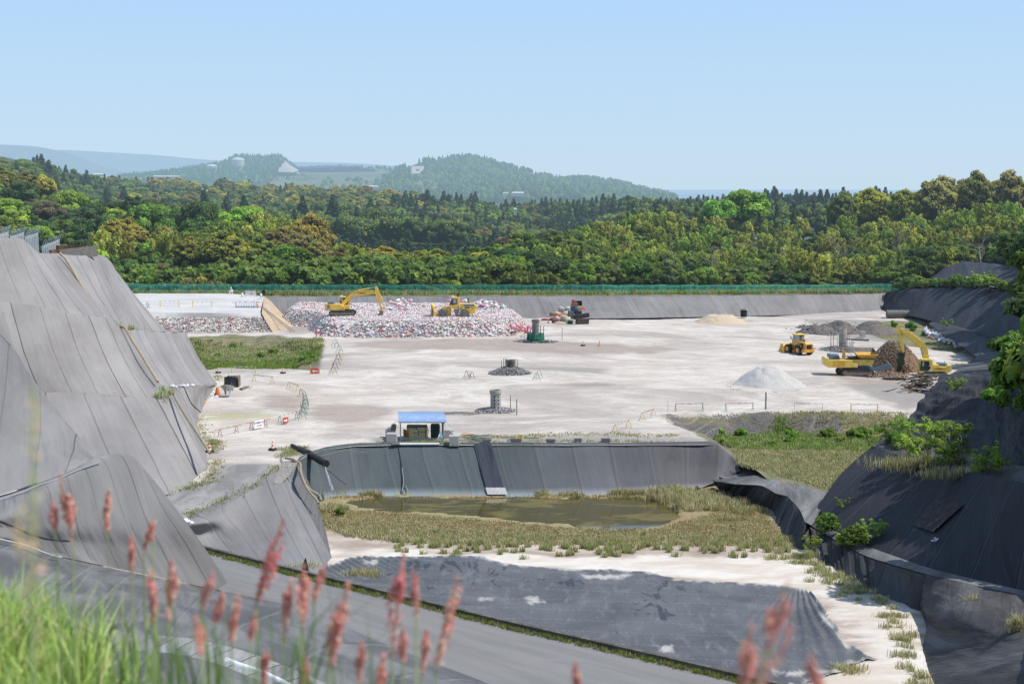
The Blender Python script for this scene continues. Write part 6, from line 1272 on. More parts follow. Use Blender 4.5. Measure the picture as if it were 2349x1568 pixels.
def stake(u, v, h, lab, mat=M_WOOD, grp=None, r=.045, lean=0., b=None):
    b = GP(u, v) if b is None else b; m = MB(); m.tube((0, 0, -.2), (lean, 0, h), r, r*.85, 6); tag(m.build('stake', mat, loc=b), lab, 'stake', grp)
stake(1171, 936.5, 1.42, 'shorter wooden stake right of the pale pipe'); stake(1185.5, 950.5, 1.65, 'taller wooden stake right of the pale pipe', r=.055)
for i, (du, dv, h) in enumerate([(-20, 1, 1.2), (-15, -2, 1.3), (-9, 3, 1.5), (6, 3, 1.2), (10, -1, 1.25), (13, 0, 1.3), (17, 1, 1.3), (-11, -3, 1.2)]):
    stake(1170.5+du, 853+dv, h+.5, 'short wooden stake in the ring around the dark pipe', grp='stakes around the dark short pipe', b=GP(1170.5+du, 856+dv)+np.array((0, 0, .1)))
for i, (du, dv, h) in enumerate([(-27, 1, 2.2), (-25, -3, 2.0), (-20, -4, 2.1), (-11, 3, 2.0), (8, 2, 1.9), (12, -1, 2.4), (16, -3, 2.2), (5, 4, 1.8)]):
    stake(1932+du, 805+dv, h+.3, 'thin leaning stake in the ring around the tallest pipe', grp='stakes around the tallest pipe', lean=random.uniform(-.15, .15))
# netting drum
t = thing('netting_drum', 'green netting wrapped round stakes at the foot of the olive grey pipe', 'drum', p3[0]); Rn = 1.34
m = MB(); m.lathe([(Rn*1.03, -.1), (Rn*1.04, .5), (Rn*.98, 1.25), (Rn*.9, 1.32), (Rn*.6, 1.28)], 40)
net = m.build('netting', simple('dense_green_netting', (.02, .20, .13), .85, var=.3, sc=5, dirt=(.15, .32, .24)), t)
for v_ in net.data.vertices: v_.co += Vector((random.uniform(-.05, .05), random.uniform(-.05, .05), random.uniform(-.04, .04)))
for k in range(10):
    a = 6.283*k/10+.3; m = MB(); m.tube((Rn*math.cos(a), Rn*math.sin(a), 0), (Rn*math.cos(a)*1.0, Rn*math.sin(a), random.uniform(2.0, 2.6)), .06, n=6); m.build('stake', M_STEEL, t)
m = MB(); m.tube((-2.0, -1.75, .08), (1.9, -1.9, .08), .09, n=8); tag(m.build('hose', M_BLACK2, loc=p3[0]), 'black pipe lying in front of the green netting drum', 'pipe')
stake(1289.5, 781, 2.1, 'thin steel post standing alone between the drum and the two cones', M_STEEL); stake(1204, 779, 2.0, 'thin steel post left of the green netting drum', M_STEEL)
stake(1756.5, 938, 1.9, 'grey wooden post at the left edge of the grassy dip', M_WOOD, r=.09); stake(1532, 945, 1.3, 'thin rod left of the green barriers', M_STEEL, r=.02)
stake(773, 770, 1.4, 'red topped white post in front of the waste heap', M_RED, r=.09, b=PZ(725.6, 774, 0)); stake(1, 1, 1.0, 'short grey standpipe right of the red topped post', M_STEEL, r=.07, b=PZ(716, 772.5, 0)+np.array((1.3, 0, 0)))
# lying concrete pipe far right and black pipe beside the rubble
def lying(u, v, L_, r_, a, mat, lab, nm='lying_pipe'):
    m = MB(); d = Vector((math.cos(a), math.sin(a), 0))*L_/2; q = Vector((0, 0, r_)); pr = 20
    m.tube(q-d, q+d, r_, n=pr, cap=False); o = m.build('shell', mat, None, True); t = thing(nm, lab, 'pipe', GP(u, v)); o.parent = t; m = MB(); m.tube(q-d*.98, q-d*.97, r_*.86, n=16); m.tube(q+d*.97, q+d*.98, r_*.86, n=16); m.build('dark_bore', M_BLACK2, t)
    m = MB(); m.tube(q-d*1.005, q-d*.95, r_*1.08, n=pr); m.tube(q-d*1.006, q-d*1.004, r_*.8, n=pr); m.build('collar', mat, t, True)
lying(2060, 729, 4.6, .8, -.05, M_CONCD, 'big concrete pipe lying at the foot of the far right wall'); lying(1968, 781, 3.6, .17, -.35, M_CONCD, 'grey pipe lying behind the crusher near the green bank')
m = MB(); m.box(-.45, .45, -.4, .4, 0, .95); tag(m.build('control_box', M_CONC, bevel=.03, loc=GP(1978, 775)+np.array((0, 0, .2))), 'pale box standing on the grey pipe behind the crusher', 'box')
# ------------------------------------------------------------------ traffic cones
M_CONER = simple('red_cone', (.72, .05, .05), .5)
def cone(b, lab, tyre=True, red=False, s=1.0):
    t = thing('traffic_cone', lab, 'traffic cone', b); o = M_CONER if red else M_ORANGE; t.scale = (s,)*3
    m = MB(); m.box(-.19, .19, -.19, .19, 0, .05); m.build('base', o, t)
    prof = [(.155, .05), (.13, .20), (.105, .32), (.08, .46), (.055, .58), (.03, .72)]
    for i in range(5):
        m = MB(); m.lathe([(prof[i][0], prof[i][1]), (prof[i+1][0], prof[i+1][1])], 14); m.build('band' if i % 2 else 'body', M_WHITEP if i % 2 else o, t, True)
    if tyre:
        m = MB(); m.lathe([(.22, .0), (.34, .03), (.36, .10), (.30, .17), (.20, .17), (.18, .09)], 18); m.build('tyre', M_BLACK2, t, True)
cone(GP(500.6, 855), 'orange cone at the end of the grey terrace beside the grassy dip', s=1.1); cone(GP(649.3, 856), 'orange cone in front of the middle of the grassy dip', s=1.1)
cone(GP(625.5, 1032), 'orange cone on a tyre at the right side of the ramp mouth', s=1.15); cone(GP(481, 1037), 'leaning orange cone on a tyre at the foot of the left terrace', s=1.2)
cone(GP(1337.6, 793), 'red and white cone on a tyre, left of the two on the open yard', red=True, s=1.1); cone(GP(1375, 793), 'orange cone without tyre, right of the two on the open yard', False, s=1.2)
cone(GPL(592, 704), 'orange cone on the raised platform beside the ladder', False, s=1.2)
# ------------------------------------------------------------------ barriers: A shaped feet and a pole between them
def barrier(b0, b1, mat, lab, grp=None, h=.85, pole=None, flat=False, low=True, w_=.5, over=.1, poles=True):
    A = np.array(b0); B = np.array(b1); c = (A+B)/2; t = thing('barrier', lab, 'barrier', c, 0, grp); a = Vector(A-c); b = Vector(B-c); d = (b-a).normalized(); n = Vector((-d.y, d.x, 0)).normalized()*w_/2
    for e in (a, b):
        m = MB()
        if flat: m.tube(e, e+Vector((0, 0, h+.05)), .055, n=7)
        else:
            m.path([e-n, e-n*.35+Vector((0, 0, h*.85)), e+Vector((0, 0, h)), e+n*.35+Vector((0, 0, h*.85)), e+n], .030, 6); m.tube(e-n*.75+Vector((0, 0, h*.3)), e+n*.75+Vector((0, 0, h*.3)), .02, n=5)
        m.build('leg', mat, t, True)
    if poles:
        k = 9; m1 = MB(); a2 = a-d*over+Vector((0, 0, h)); b2 = b+d*over+Vector((0, 0, h)); seg = [a2.lerp(b2, i/k) for i in range(k+1)]
        m1.path([a2, a2.lerp(b2, .5)-Vector((0, 0, .03)), b2], .026, 6); o = m1.build('rail', pole or M_WHITEP, t, True)
        m2 = MB(); [m2.tube(seg[i], seg[i+1], .031, n=6) for i in range(0, k, 2)]; m2.build('stripe', M_BRNP if pole is None else pole, o)
        if low: m = MB(); m.tube(a+Vector((0, 0, h*.22)), b+Vector((0, 0, h*.22)), .022, n=5); m.build('lower_rail', M_ALU, t)
    return t, a, b, d, n
M_RW = simple('faded_red_rail', (.5, .2, .17), .7, var=.2)
barrier(GP(532, 855.5), GP(586, 855.5), M_YELP, 'yellow posted barrier beside the grassy dip, between the two cones', flat=True)
t, a, b, d, n = barrier(GP(711.5, 857), GP(733.5, 857), M_YELP, 'yellow posted barrier carrying the left pointing arrow board', flat=True, h=.95)
def arrow_board(P, w_, h, face, right, lab, parent=None):
    """face = unit normal of the board"""
    t = thing('arrow_sign', lab, 'sign', P); f = Vector(face).normalized(); x = Vector((-f.y, f.x, 0)); q = Matrix((x, -f, Vector((0, 0, 1)))).transposed().to_4x4()
    t.rotation_euler = q.to_euler(); m = MB(); m.box(-w_/2, w_/2, 0, .06, 0, h); m.build('board', M_RED, t, bevel=.02)
    s = 1 if right else -1; k = w_*.38; z = h/2; P_ = [(-k*s, z-.07), (k*.2*s, z-.07), (k*.2*s, z-.19), (k*s, z), (k*.2*s, z+.19), (k*.2*s, z+.07), (-k*s, z+.07)]
    m = MB(); m.prism(P_, -.012, -.004); m.build('arrow', M_WHITEP, t)
arrow_board(GP(722.5, 857.5)+np.array((0, -.12, .08)), 1.05, .62, (0.05, -1, 0), False, 'red board with white arrow pointing left beside the grassy dip')
barrier(GP(583, 874.5), GP(624.5, 880), M_YELP, 'yellow A footed barrier nearest the black tarpaulin shed', pole=M_STEEL, low=False)
barrier(GP(662, 892), GP(683, 898.5), M_YELP, 'yellow A footed barrier at the head of the curved row', pole=M_STEEL)
barrier(GP(690.5, 908), GP(699, 914), M_BRNP, 'rusty brown folding trestle next to the yellow barrier')
for i, (u, v) in enumerate([(700, 931), (701, 942), (697, 952), (694, 961)]):
    v0 = [922, 931, 941, 951][i]; barrier(GP(u+.5, v0), GP(u, v-1), M_GRNP, ['farthest green trestle of the curved row', 'second green trestle of the curved row', 'third green trestle of the curved row', 'nearest green trestle of the curved row'][i], w_=.75)
t, a, b, d, n = barrier(GP(642, 973), GP(681, 963.5), M_PALEG, 'pale green A footed barrier carrying the right pointing arrow board', w_=.6)
A = GP(651, 972.5); f = Vector((-d.y, d.x, 0)); f = f if f.y < 0 else -f; arrow_board(A+np.array(f)*.15+np.array((.1, 0, .1)), .72, .62, f, True, 'red board with white arrow pointing right on the pale green barrier')
barrier(GP(505, 1001), GP(543, 993), M_RW, 'long rusty red barrier nearest the left terrace', w_=.55, pole=M_RW, over=.7, h=.75)
t, a, b, d, n = barrier(GP(577, 985.5), GP(609, 979.5), M_RW, 'rusty red barrier carrying the white notice board', w_=.55, pole=M_RW, over=.7, h=.75)
f = Vector((-d.y, d.x, 0)); f = f if f.y < 0 else -f
def notice(P, w_, h, face, lab, txt, arrow=True, lean=0):
    t = thing('notice_board', lab, 'sign', P); f = Vector(face).normalized(); x = Vector((-f.y, f.x, 0)); q = Matrix((x, -f, Vector((0, 0, 1)))).transposed().to_4x4(); t.rotation_euler = q.to_euler()
    m = MB(); m.box(-w_/2, w_/2, 0, .03, 0, h); m.build('board', M_WHITEP, t)
    if txt: text(txt, t, (0, -.01, h*.68), h*.24, simple('blue_ink', (.12, .16, .35), .7, var=0) if not txt.startswith('!') else M_RED)
    if arrow: m = MB(); k = w_*.3; z = h*.32; m.prism([(-k*.7, z-.03), (k*.4, z-.03), (k*.4, z-.08), (k, z), (k*.4, z+.08), (k*.4, z+.03), (-k*.7, z+.03)], -.012, -.004); m.build('arrow', M_RED, t)
notice(GP(592.5, 983.5)+np.array(f)*.12+np.array((0, 0, .1)), 1.35, .82, f, 'white notice board with small red arrow on the rusty barrier', '搬入車両はこちら')
barrier(GPL(367.7, 704), GPL(411, 704), M_YELP, 'yellow edge barrier on the raised platform near the terrace', flat=True, h=1.0); barrier(GPL(442, 704.5), GPL(486, 704.5), M_YELP, 'yellow edge barrier in the middle of the raised platform', flat=True, h=1.0)
barrier(GPL(338, 704), GPL(340.5, 708), M_GRNP, 'green barrier half hidden by the terrace on the platform', h=.9)
t, a, b, d, n = barrier(GPL(541, 705), GPL(588, 704), M_STEEL, 'long red and white rail with tools leaning on it on the platform', flat=True, h=.9, over=.6)
for k in range(12):
    m = MB(); x = a.x+(b.x-a.x)*(k+.5)/12; m.tube((x, -.25, 0), (x+random.uniform(-.15, .15), 0, random.uniform(.8, 1.3)), .022, n=5); m.box(x-.1, x+.1, -.3, -.22, 0, .2); tag(m.build('shovel', [M_WOOD, M_STEEL, simple('blue_handle', (.1, .3, .6), .5)][k % 3], loc=t.location), 'long handled tool leaning on the platform rail', 'tool', 'tools leaning on the platform rail')
t, a, b, d, n = barrier(GPL(563.5, 679), GPL(590, 680), M_STEEL, 'red and white barrier with white notice in front of the net fence', w_=.6, h=.9, over=.9)
notice(GPL(575.5, 679.3)+np.array((0, -.15, .15)), 1.9, .85, (0, -1, 0), 'white notice board with small arrow on the platform in front of the net fence', '搬入口はこちら')
for u, v, lab in [(556, 681.5, 'white sandbag near the squatting person'), (599, 683, 'white sandbag at the head of the sand ramp')]:
    vs = IV*np.array((.22, .2, .45))+np.array((0, 0, .4)); tag(link('sandbag', mesh_np('sandbag', vs, IF, M_WHITEP, True), None, PZ(u, v, PLZ+.1)), lab, 'sandbag')
t = thing('office_chair', 'black office chair in front of the net fence', 'chair', GPL(604.5, 679)); m = MB(); m.box(-.3, .3, -.3, .3, .45, .56); m.build('seat', M_BLACK2, t, bevel=.04); m = MB(); m.prism([(-.28, .55), (-.32, .95), (-.15, 1.12), (.15, 1.12), (.32, .95), (.28, .55)], .25, .34); m.build('backrest', M_BLACK2, t, bevel=.03); m = MB(); m.tube((0, 0, .08), (0, 0, .46), .04); [m.tube((0, 0, .08), (.32*math.cos(k), .32*math.sin(k), .04), .025) for k in np.arange(5)*1.2566]; m.build('base', M_BLACK2, t)
# ladder on the sand ramp
A = GPL(597.5, 703); B = PZ(668, 761.5, .05); t = thing('ladder', 'aluminium ladder lying on the tan sand ramp', 'ladder', B); A = Vector(A-B)+Vector((0, 0, .05)); Bv = Vector((0, 0, .1)); d = (A-Bv).normalized(); n = Vector((1, 0.25, 0)).normalized()*.55
for s in (0, 1): m = MB(); m.tube(Bv+n*s, A+n*s*.6, .05, n=6); m.build('rail', M_STEEL, t)
L_ = (A-Bv).length
for k in range(int(L_/.62)): f = (k+.7)/(L_/.62); m = MB(); m.tube(Bv.lerp(A, f), (Bv+n).lerp(A+n*.6, f), .04, n=5); m.build('rung', M_ALU, t)
# right side barriers
barrier(GP(1550, 943.5), GP(1612, 942.5), M_PALEG, 'pale green barrier above the grey stony bank, left of two', pole=M_STEEL); barrier(GP(1665, 942.5), GP(1727, 941), M_PALEG, 'pale green barrier above the grey stony bank, right of two', pole=M_RW)
barrier(GP(1823, 939.5), GP(1887, 940.5), M_WHITEP, 'low white posted barrier beyond the grassy dip', flat=True, h=.75, pole=M_STEEL); barrier(GP(1952, 944), GP(2013, 945), M_YELP, 'yellow A footed barrier beyond the grassy dip at right', pole=M_STEEL)
barrier(GP(1473.5, 965), GP(1499, 956), M_YELP, 'bent yellow barrier nearer the grey stony bank', pole=M_STEEL, w_=.7); barrier(GP(1411, 994), GP(1442, 983), M_YELP, 'bent yellow barrier above the pond embankment', w_=.7)
t, a, b, d, n = barrier(GP(1070, 866), GP(1083, 868), M_BRNP, 'small trestle with a paper notice left of the slate mound', w_=.8, over=.15); notice(GP(1076, 867)+np.array((0, -.3, .2)), .5, .42, (0, -1, 0), 'small white paper notice on the trestle left of the slate mound', '', False)
barrier(GP(1231, 871), GP(1237, 866), M_GRNP, 'green trestle right of the slate mound', w_=.95, h=.95)
for i, (u, v, mt, l) in enumerate([(769, 793, M_GRNP, 'farthest green trestle on the path beside the grassy dip'), (779, 808, M_GRNP, 'second green trestle on the path beside the grassy dip'), (782, 818, M_YELP, 'yellow trestle between the green and brown ones on the path'), (776, 830, M_BRNP, 'thin brown trestle on the path beside the grassy dip'), (768, 850, M_BRNP, 'nearest brown trestle on the path beside the grassy dip')]):
    barrier(GP(u, v-2), GP(u+(3 if i < 2 else -3), v+8), mt, l, w_=1.0, h=1.0)
notice(GP(1690, 741)+np.array((-1., 0, .95)), .95, .5, (-.15, -1, 0), 'small white sign with red mark on a stake at the sand heap', '!■', False); stake(1, 1, 1.0, 'leaning stake under the small white sign', b=GP(1690, 741), lean=-.5)
# ------------------------------------------------------------------ generator shelter and its blocks
sb = G(965, 1013); sy = float(sb[1]); pxm = sy/F
def SX(zx): return ((1520+zx/6.909)/1.744-965)*pxm
def SZ(zy, base=930): return (base-zy)/6.909/1.744*pxm
M_ROOF = simple('blue_roof_sheet', (.30, .43, .66), .45, var=.08, sc=1, dirt=(.4, .47, .6)); M_POSTS = simple('grey_green_steel', (.36, .41, .42), .55, var=.1); M_DKST = simple('dark_brown_steel', (.07, .05, .05), .6)
sh = thing('generator_shelter', 'open shelter with blue corrugated roof on the pond embankment', 'shelter', sb)
x0, x1 = SX(560), SX(1765); zt = SZ(370); dpt = 1.9
for x, y in ((x0, 0), (x1, 0), (x0-.15, dpt), (x1-.2, dpt)): m = MB(); m.box(x-.05, x+.05, y-.05, y+.05, -.1, zt+(.0 if y == 0 else .25)); m.build('post', M_POSTS if y == 0 else M_DKST, sh)
m = MB(); m.box(x0, x1, -.04, .04, SZ(855), SZ(825)); m.build('lower_beam', M_POSTS, sh); m = MB(); m.box(x0-.2, x1+.2, -.06, .06, zt-.06, zt+.04); m.box(x0-.3, x1+.1, dpt-.05, dpt+.05, zt+.2, zt+.28); m.build('eaves_beam', M_DKST, sh)
V = []; n_ = 120; xa, xb = SX(530), SX(1862); xc, xd = SX(470), SX(1760)
for k in range(n_+1):
    f = k/n_; zz = .025*math.cos(f*math.pi*2*40); V += [(xa+(xb-xa)*f, -.35, zt+.07+zz), (xc+(xd-xc)*f*1.0-.1, dpt+.7, zt+.62+zz)]
Fx = [(2*k, 2*k+2, 2*k+3, 2*k+1) for k in range(n_)]; me = mesh_np('roof', V, Fx, M_ROOF, False); rf = link('roof', me, sh); rf.modifiers.new('s', 'SOLIDIFY').thickness = .03
gn = thing('generator', 'beige soundproof generator under the blue roof', 'generator', sb+np.array((SX(1010), 1.0, .22))); gx0, gx1, gh = SX(722)-SX(1010), SX(1300)-SX(1010), SZ(455)-SZ(770)
M_GEN = simple('beige_generator_paint', (.56, .47, .24), .6, var=.08); m = MB(); m.box(gx0, gx1, -.5, .5, 0, gh); m.build('casing', M_GEN, gn, bevel=.03)
m = MB(); m.box(gx0-.01, gx1-.05, -.45, .5, gh, gh+.14); m.build('top_cover', M_CONCD, gn, bevel=.03)
for a_, b_ in ((800, 955), (965, 1125)): m = MB(); m.box(SX(a_)-SX(1010), SX(b_)-SX(1010), -.515, -.505, .08, gh-.14); m.build('door', M_GEN, gn)
m = MB(); m.box(SX(1040)-SX(1010), SX(1075)-SX(1010), -.525, -.517, .30, 1.15*gh/1.5); m.build('vent', M_CONCD, gn)
for a_ in (905, 965): m = MB(); m.box(SX(a_)-SX(1010), SX(a_+45)-SX(1010), -.53, -.517, .5*gh, .57*gh); m.build('handle_plate', M_BLACK2, gn)
m = MB(); m.box(SX(970)-SX(1010), SX(1002)-SX(1010), -.53, -.52, .6*gh, .72*gh); m.build('label_plate', M_WHITEP, gn); m = MB(); m.box(SX(980)-SX(1010), SX(1020)-SX(1010), -.53, -.51, gh-.12, gh+.01); m.build('lock', M_BLACK2, gn)
text('SILENCED', gn, (SX(1205)-SX(1010), -.52, gh*.60), .17, M_INK); text('KOMATSU', gn, (SX(888)-SX(1010), -.52, gh-.05), .10, M_BLACK2); text('GENERATOR', gn, (SX(768)-SX(1010), -.52, gh*.5), .19, M_INK, (math.pi/2, -math.pi/2, 0)); text('EG SERIES', gn, (SX(738)-SX(1010), -.52, gh*.36), .10, M_INK, (math.pi/2, -math.pi/2, 0))
m = MB(); m.path([(gx1-.12, -.53, gh-.05), (gx1-.2, -.56, gh*.6), (gx1-.1, -.6, 0)], .02, 5); m.path([(gx1-.02, -.4, gh-.02), (gx1+.13, -.4, gh*.7), (gx1+.05, -.4, 0)], .02, 5); m.build('cable', M_BLACK2, gn)
m = MB(); ax, bx_ = SX(1400), SX(1650); m.prism([(ax, .15), (ax, 1.75*.9), (bx_-.1, 1.75*.9), (bx_, 1.4), (bx_, .75), (bx_-.25, .15)], .3, 1.3); tag(m.build('switch_cabinet', simple('dark_green_cabinet', (.018, .03, .03), .6, dirt=(.05, .07, .07)), bevel=.04, loc=sb), 'dark covered cabinet under the right side of the blue roof', 'cabinet')
m = MB(); m.box(SX(630), SX(720), .5, .9, .35, 1.0); m.box(SX(625), SX(685), .48, .92, 1.0, 1.06); tag(m.build('fuel_box', simple('orange_brown_box', (.40, .13, .05), .7), loc=sb), 'orange brown box left of the beige generator', 'box')
for i, (a_, b_, t_, bt, yy, l) in enumerate([(172, 460, 665, 935, -.6, 'front concrete block left of the shelter, a strut on top'), (1912, 2180, 700, 980, -.9, 'front concrete block right of the shelter'), (150, 420, 495, 770, 2.3, 'rear concrete block left of the shelter, partly behind a dark panel'), (1775, 2025, 540, 790, 2.3, 'rear concrete block right of the shelter')]):
    m = MB(); w_ = (b_-a_)/6.909/1.744*pxm; hh_ = w_*.98; m.box(-w_/2, w_/2, 0, .95, -.05, hh_); b = G((1520+(a_+b_)/2/6.909)/1.744, (1640+bt/6.909)/1.744); tag(m.build('concrete_block', M_CONC, bevel=.02, loc=b), l, 'concrete block')
m = MB(); m.add([(SX(205), .4, SZ(650)), (SX(415), .4, SZ(650)), (SX(415), .9, SZ(500)), (SX(285), .9, SZ(490))], [(0, 1, 2, 3)]); tag(m.build('panel', M_CONCD, loc=sb+np.array((0, .6, 0))), 'dark slanting panel behind the left front block', 'panel')
for i, (a_, b_, l) in enumerate([((1790, 400), (2040, 690), 'right guy strut from roof to concrete block'), ((520, 300), (310, 500), 'left rear guy wire of the shelter roof'), ((560, 410), (350, 640), 'left front guy wire of the shelter roof')]):
    m = MB(); m.tube((SX(a_[0]), 0, SZ(a_[1])), (SX(b_[0]), -.3 if i != 1 else 1.8, SZ(b_[1])), .03 if i == 0 else .015, n=5); m.build('guy', M_WHITEP if i == 0 else M_STEEL, sh)
for k in range(5): m = MB(); m.tube((SX(1650+k*12), .6, SZ(680)), (SX(1690+k*14), .1, SZ(850)), .03, n=5); tag(m.build('plastic_pipe', simple('pale_blue_pipe', (.25, .5, .65), .5), loc=sb), 'pale blue plastic pipe leaning at the right of the shelter', 'pipe', 'blue pipes leaning at the shelter')
a_ = G((1520+545/6.909)/1.744, (1640+972/6.909)/1.744)+np.array((0, 0, .12)); b_ = G((1520+1640/6.909)/1.744, (1640+968/6.909)/1.744)+np.array((0, 0, .12)); t = thing('white_pipe', 'long white pipe lying on the embankment crest in front of the shelter', 'pipe', a_); d = Vector(b_-a_)
m = MB(); m.tube((0, 0, 0), d, .12, n=12); m.build('tube', M_WHITE, t, True); m = MB(); m.tube((-.75, -.12, -.02), (0, 0, 0), .13, n=12); m.build('elbow', M_CONCD, t, True); m = MB(); m.tube((-.77, -.123, -.02), (-.76, -.12, -.02), .10, n=10); m.build('dark_bore', M_BLACK2, t)
# concrete troughs along the crest
for u, v, wp, l in [(1183, 1018, 29, 'concrete trough under the folded yellow barrier'), (1263, 1019, 24, 'second concrete trough from the timber stack'), (1326, 1017, 18, 'smallest concrete trough on the embankment crest'), (1390, 1017, 22, 'rightmost concrete trough on the embankment crest'), (1116, 1019, 22, 'concrete trough in front of the timber stack')]:
    b = G(u, v); w_ = wp*b[1]/F; m = MB(); h_ = .42; prf = [(-w_*.5, h_), (w_*.5, h_), (w_*.5, h_-.09), (w_*.42, h_-.09), (w_*.36, .0), (-w_*.36, .0), (-w_*.42, h_-.09), (-w_*.5, h_-.09)]
    t = thing('concrete_trough', l, 'trough', b, random.uniform(-.05, .05)); m.prism(prf, 0, .6); m.build('shell', M_CONCD, t); m = MB(); m.box(-w_*.42, w_*.42, .08, .52, h_-.02, h_+.004); m.build('soil', M_BLACK2, t)
for u, v, l in [(1165, 1006, 'yellow barrier lying folded behind the trough'), (1218, 1008, 'yellow barrier lying folded between two troughs')]:
    b = G(u, v); t = thing('folded_barrier', l, 'barrier', b); 
    for s in (-.85, .85): m = MB(); m.path([(s, -.3, .05), (s*.9, 0, .38), (s*1.2, .3, .05)], .03, 5); m.build('leg', M_YELP, t)
    m = MB(); m.tube((-.8, 0, .15), (.8, 0, .15), .04); m.tube((-.6, .2, .1), (.6, .1, .1), .03); m.build('rail', M_STEEL, t)
for k in range(26):
    b = G(random.uniform(1078, 1112), random.uniform(1004, 1013)); m = MB(); a = random.gauss(0, .25); L_ = random.uniform(.8, 2.2); m.box(-L_/2, L_/2, -.05, .05, 0, random.choice([.04, .09]), rot=Matrix.Rotation(a, 3, 'Z') @ Matrix.Rotation(random.uniform(-.12, .12), 3, 'Y')); tag(m.build('scrap_timber', random.choice([M_WOOD, M_ALU, M_CONC, M_ORY, M_PALEG]), loc=b+np.array((0, 0, k*.018))), 'length of scrap timber or pipe in the low stack right of the shelter', 'timber', 'scrap timber right of the shelter')
# ------------------------------------------------------------------ black tarp shed and clutter by the left terrace
b = GP(531.5, 887.5); px_ = b[1]/F; t = thing('tarp_shed', 'small store covered with black plastic sheet beside the left terrace', 'shed', b)
sh_w = 30*px_; m = MB(); m.box(-.45*sh_w, .5*sh_w, .0, 1.6, 0, 1.25); m.build('frame', M_WOOD, t)
rows = [[np.array((-.55*sh_w, -.15, 1.28)), np.array((.0, -.2, 1.30)), np.array((.38*sh_w, -.15, 1.26))], [np.array((-.55*sh_w, -.3, .6)), np.array((0, -.35, .7)), np.array((.36*sh_w, -.3, .6))], [np.array((-.6*sh_w, -.75, .0)), np.array((0, -.8, .0)), np.array((.25*sh_w, -.65, .0))]]
o, _ = patch('tarp', rows, 50, 20, M_BLTARP, 'W', amp=.10, fs=(2.6, .5), seed=61); o.parent = t
m = MB(); m.box(.40*sh_w, .52*sh_w, -.02, .05, 0, 1.0); m.box(.36*sh_w, .5*sh_w, -.03, .0, .05, .9); m.build('dark_opening', M_BLACK2, t)
m = MB(); m.box(-.3*sh_w, .1*sh_w, .2, .9, 1.27, 1.42, rot=Matrix.Rotation(.3, 3, 'Z')); m.box(.0, .4*sh_w, .3, 1.2, 1.27, 1.4); m.build('roof_sheet', M_CONC, t, bevel=.03)
def clutter(u, v, kind, lab, mat, s=(1, 1, 1), n='box', rz=0, cat='box', grp=None):
    m = MB(); b = GP(u, v); m.box(-s[0]/2, s[0]/2, -s[1]/2, s[1]/2, 0, s[2], rot=Matrix.Rotation(rz, 3, 'Z'), piv=(0, 0, 0)); return tag(m.build(n, mat, loc=b, bevel=.015), lab, cat, grp)
for k in range(6): clutter(516+k*3.2, 893+k*.5, 0, 'hollow concrete block in the low wall behind the orange sheet', M_CONC, (.38, .2, .38+.19*(k % 2)), 'hollow_block', 0, 'concrete block', 'hollow blocks behind the orange sheet')
for k in range(5): clutter(557+k*1.3, 889+k*.7, 0, 'grey plank leaning in the small bundle right of the tarp shed', M_WOOD, (.14, 1.9, .06+.05*k), 'plank', -.25, 'plank', 'planks right of the tarp shed')
b = GP(567, 889); t = thing('metal_rack', 'pale metal rack lying right of the planks', 'rack', b); m = MB()
for k in range(6): m.tube((-.5+k*.2, -.3, .08), (-.5+k*.2, .3, .15), .025)
m.tube((-.6, -.3, .08), (.6, -.3, .08), .03); m.tube((-.6, .3, .15), (.6, .3, .15), .03); m.build('frame', M_ALU, t)
b = GP(499.5, 906.5); t = thing('covered_machine', 'small device wrapped in an orange sheet at the foot of the terrace', 'covered machine', b); t.scale = (.68,)*3; V = []; n_ = 22
for i, (z, r_) in enumerate([(0, .52), (.2, .50), (.6, .38), (1.0, .27), (1.25, .24), (1.4, .18), (1.45, .02)]):
    for k in range(n_): a = 6.283*k/n_; q = r_*(1+.16*math.sin(k*2.7+i*.3)*(1.4-z)); V.append((q*math.cos(a), q*math.sin(a)*.8, z))
Fx = [(i*n_+k, i*n_+(k+1) % n_, (i+1)*n_+(k+1) % n_, (i+1)*n_+k) for i in range(6) for k in range(n_)]; link('sheet', mesh_np('sheet', V, Fx, M_ORTARP, True), t)
for k in range(7): clutter(517+random.uniform(-6, 14), 903+random.uniform(-6, 4), 0, 'pipe end or scaffold piece standing by the orange wrapped device', [M_CONC, M_RUST, M_ALU][k % 3], (.08, .08, random.uniform(.6, 1.2)), 'scaffold_piece', 0, 'scaffolding', 'scaffold pieces by the orange device')
clutter(505, 909, 0, 'dark blue mat on the ground under the orange wrapped device', simple('navy_mat', (.06, .09, .15), .6), (2.0, 1.0, .03), 'mat', 0, 'mat')
def smallbags(list_, lab, grp, col=(.74, .74, .74)):
    for i, p in enumerate(list_): o = link('sandbag', BM[i % 5], None, p); o.scale = (1.1,)*3; o.color = (*col, 1); o.rotation_euler = (0, 0, i*1.3); tag(o, lab, 'sandbag', grp)
smallbags([PY(u, v, y)+np.array((0, 0, .1)) for u, v, y in [(395, 888, 135), (402, 890, 137), (411, 889, 139), (420, 886.5, 142), (429, 886.5, 144), (441, 886, 148)]], 'white sandbag on the lowest bench of the left terrace', 'sandbags on the lowest bench')
smallbags([GP(u, v) for u, v in [(485, 905), (488, 910), (483, 914), (492, 902), (489, 899), (496, 910), (480, 918)]], 'dirty white sandbag at the foot of the left terrace', 'sandbags at the terrace foot'); smallbags([GP(471, 922)], 'small orange topped float at the terrace foot', None, (.8, .4, .2))
smallbags([PY(u, v, y)+np.array((0, 0, .1)) for u, v, y in [(424, 1196, 101), (430, 1199, 101), (436, 1202, 101.5)]], 'white sandbag at the near end of the berm', 'sandbags at the berm end', (.8, .8, .82))
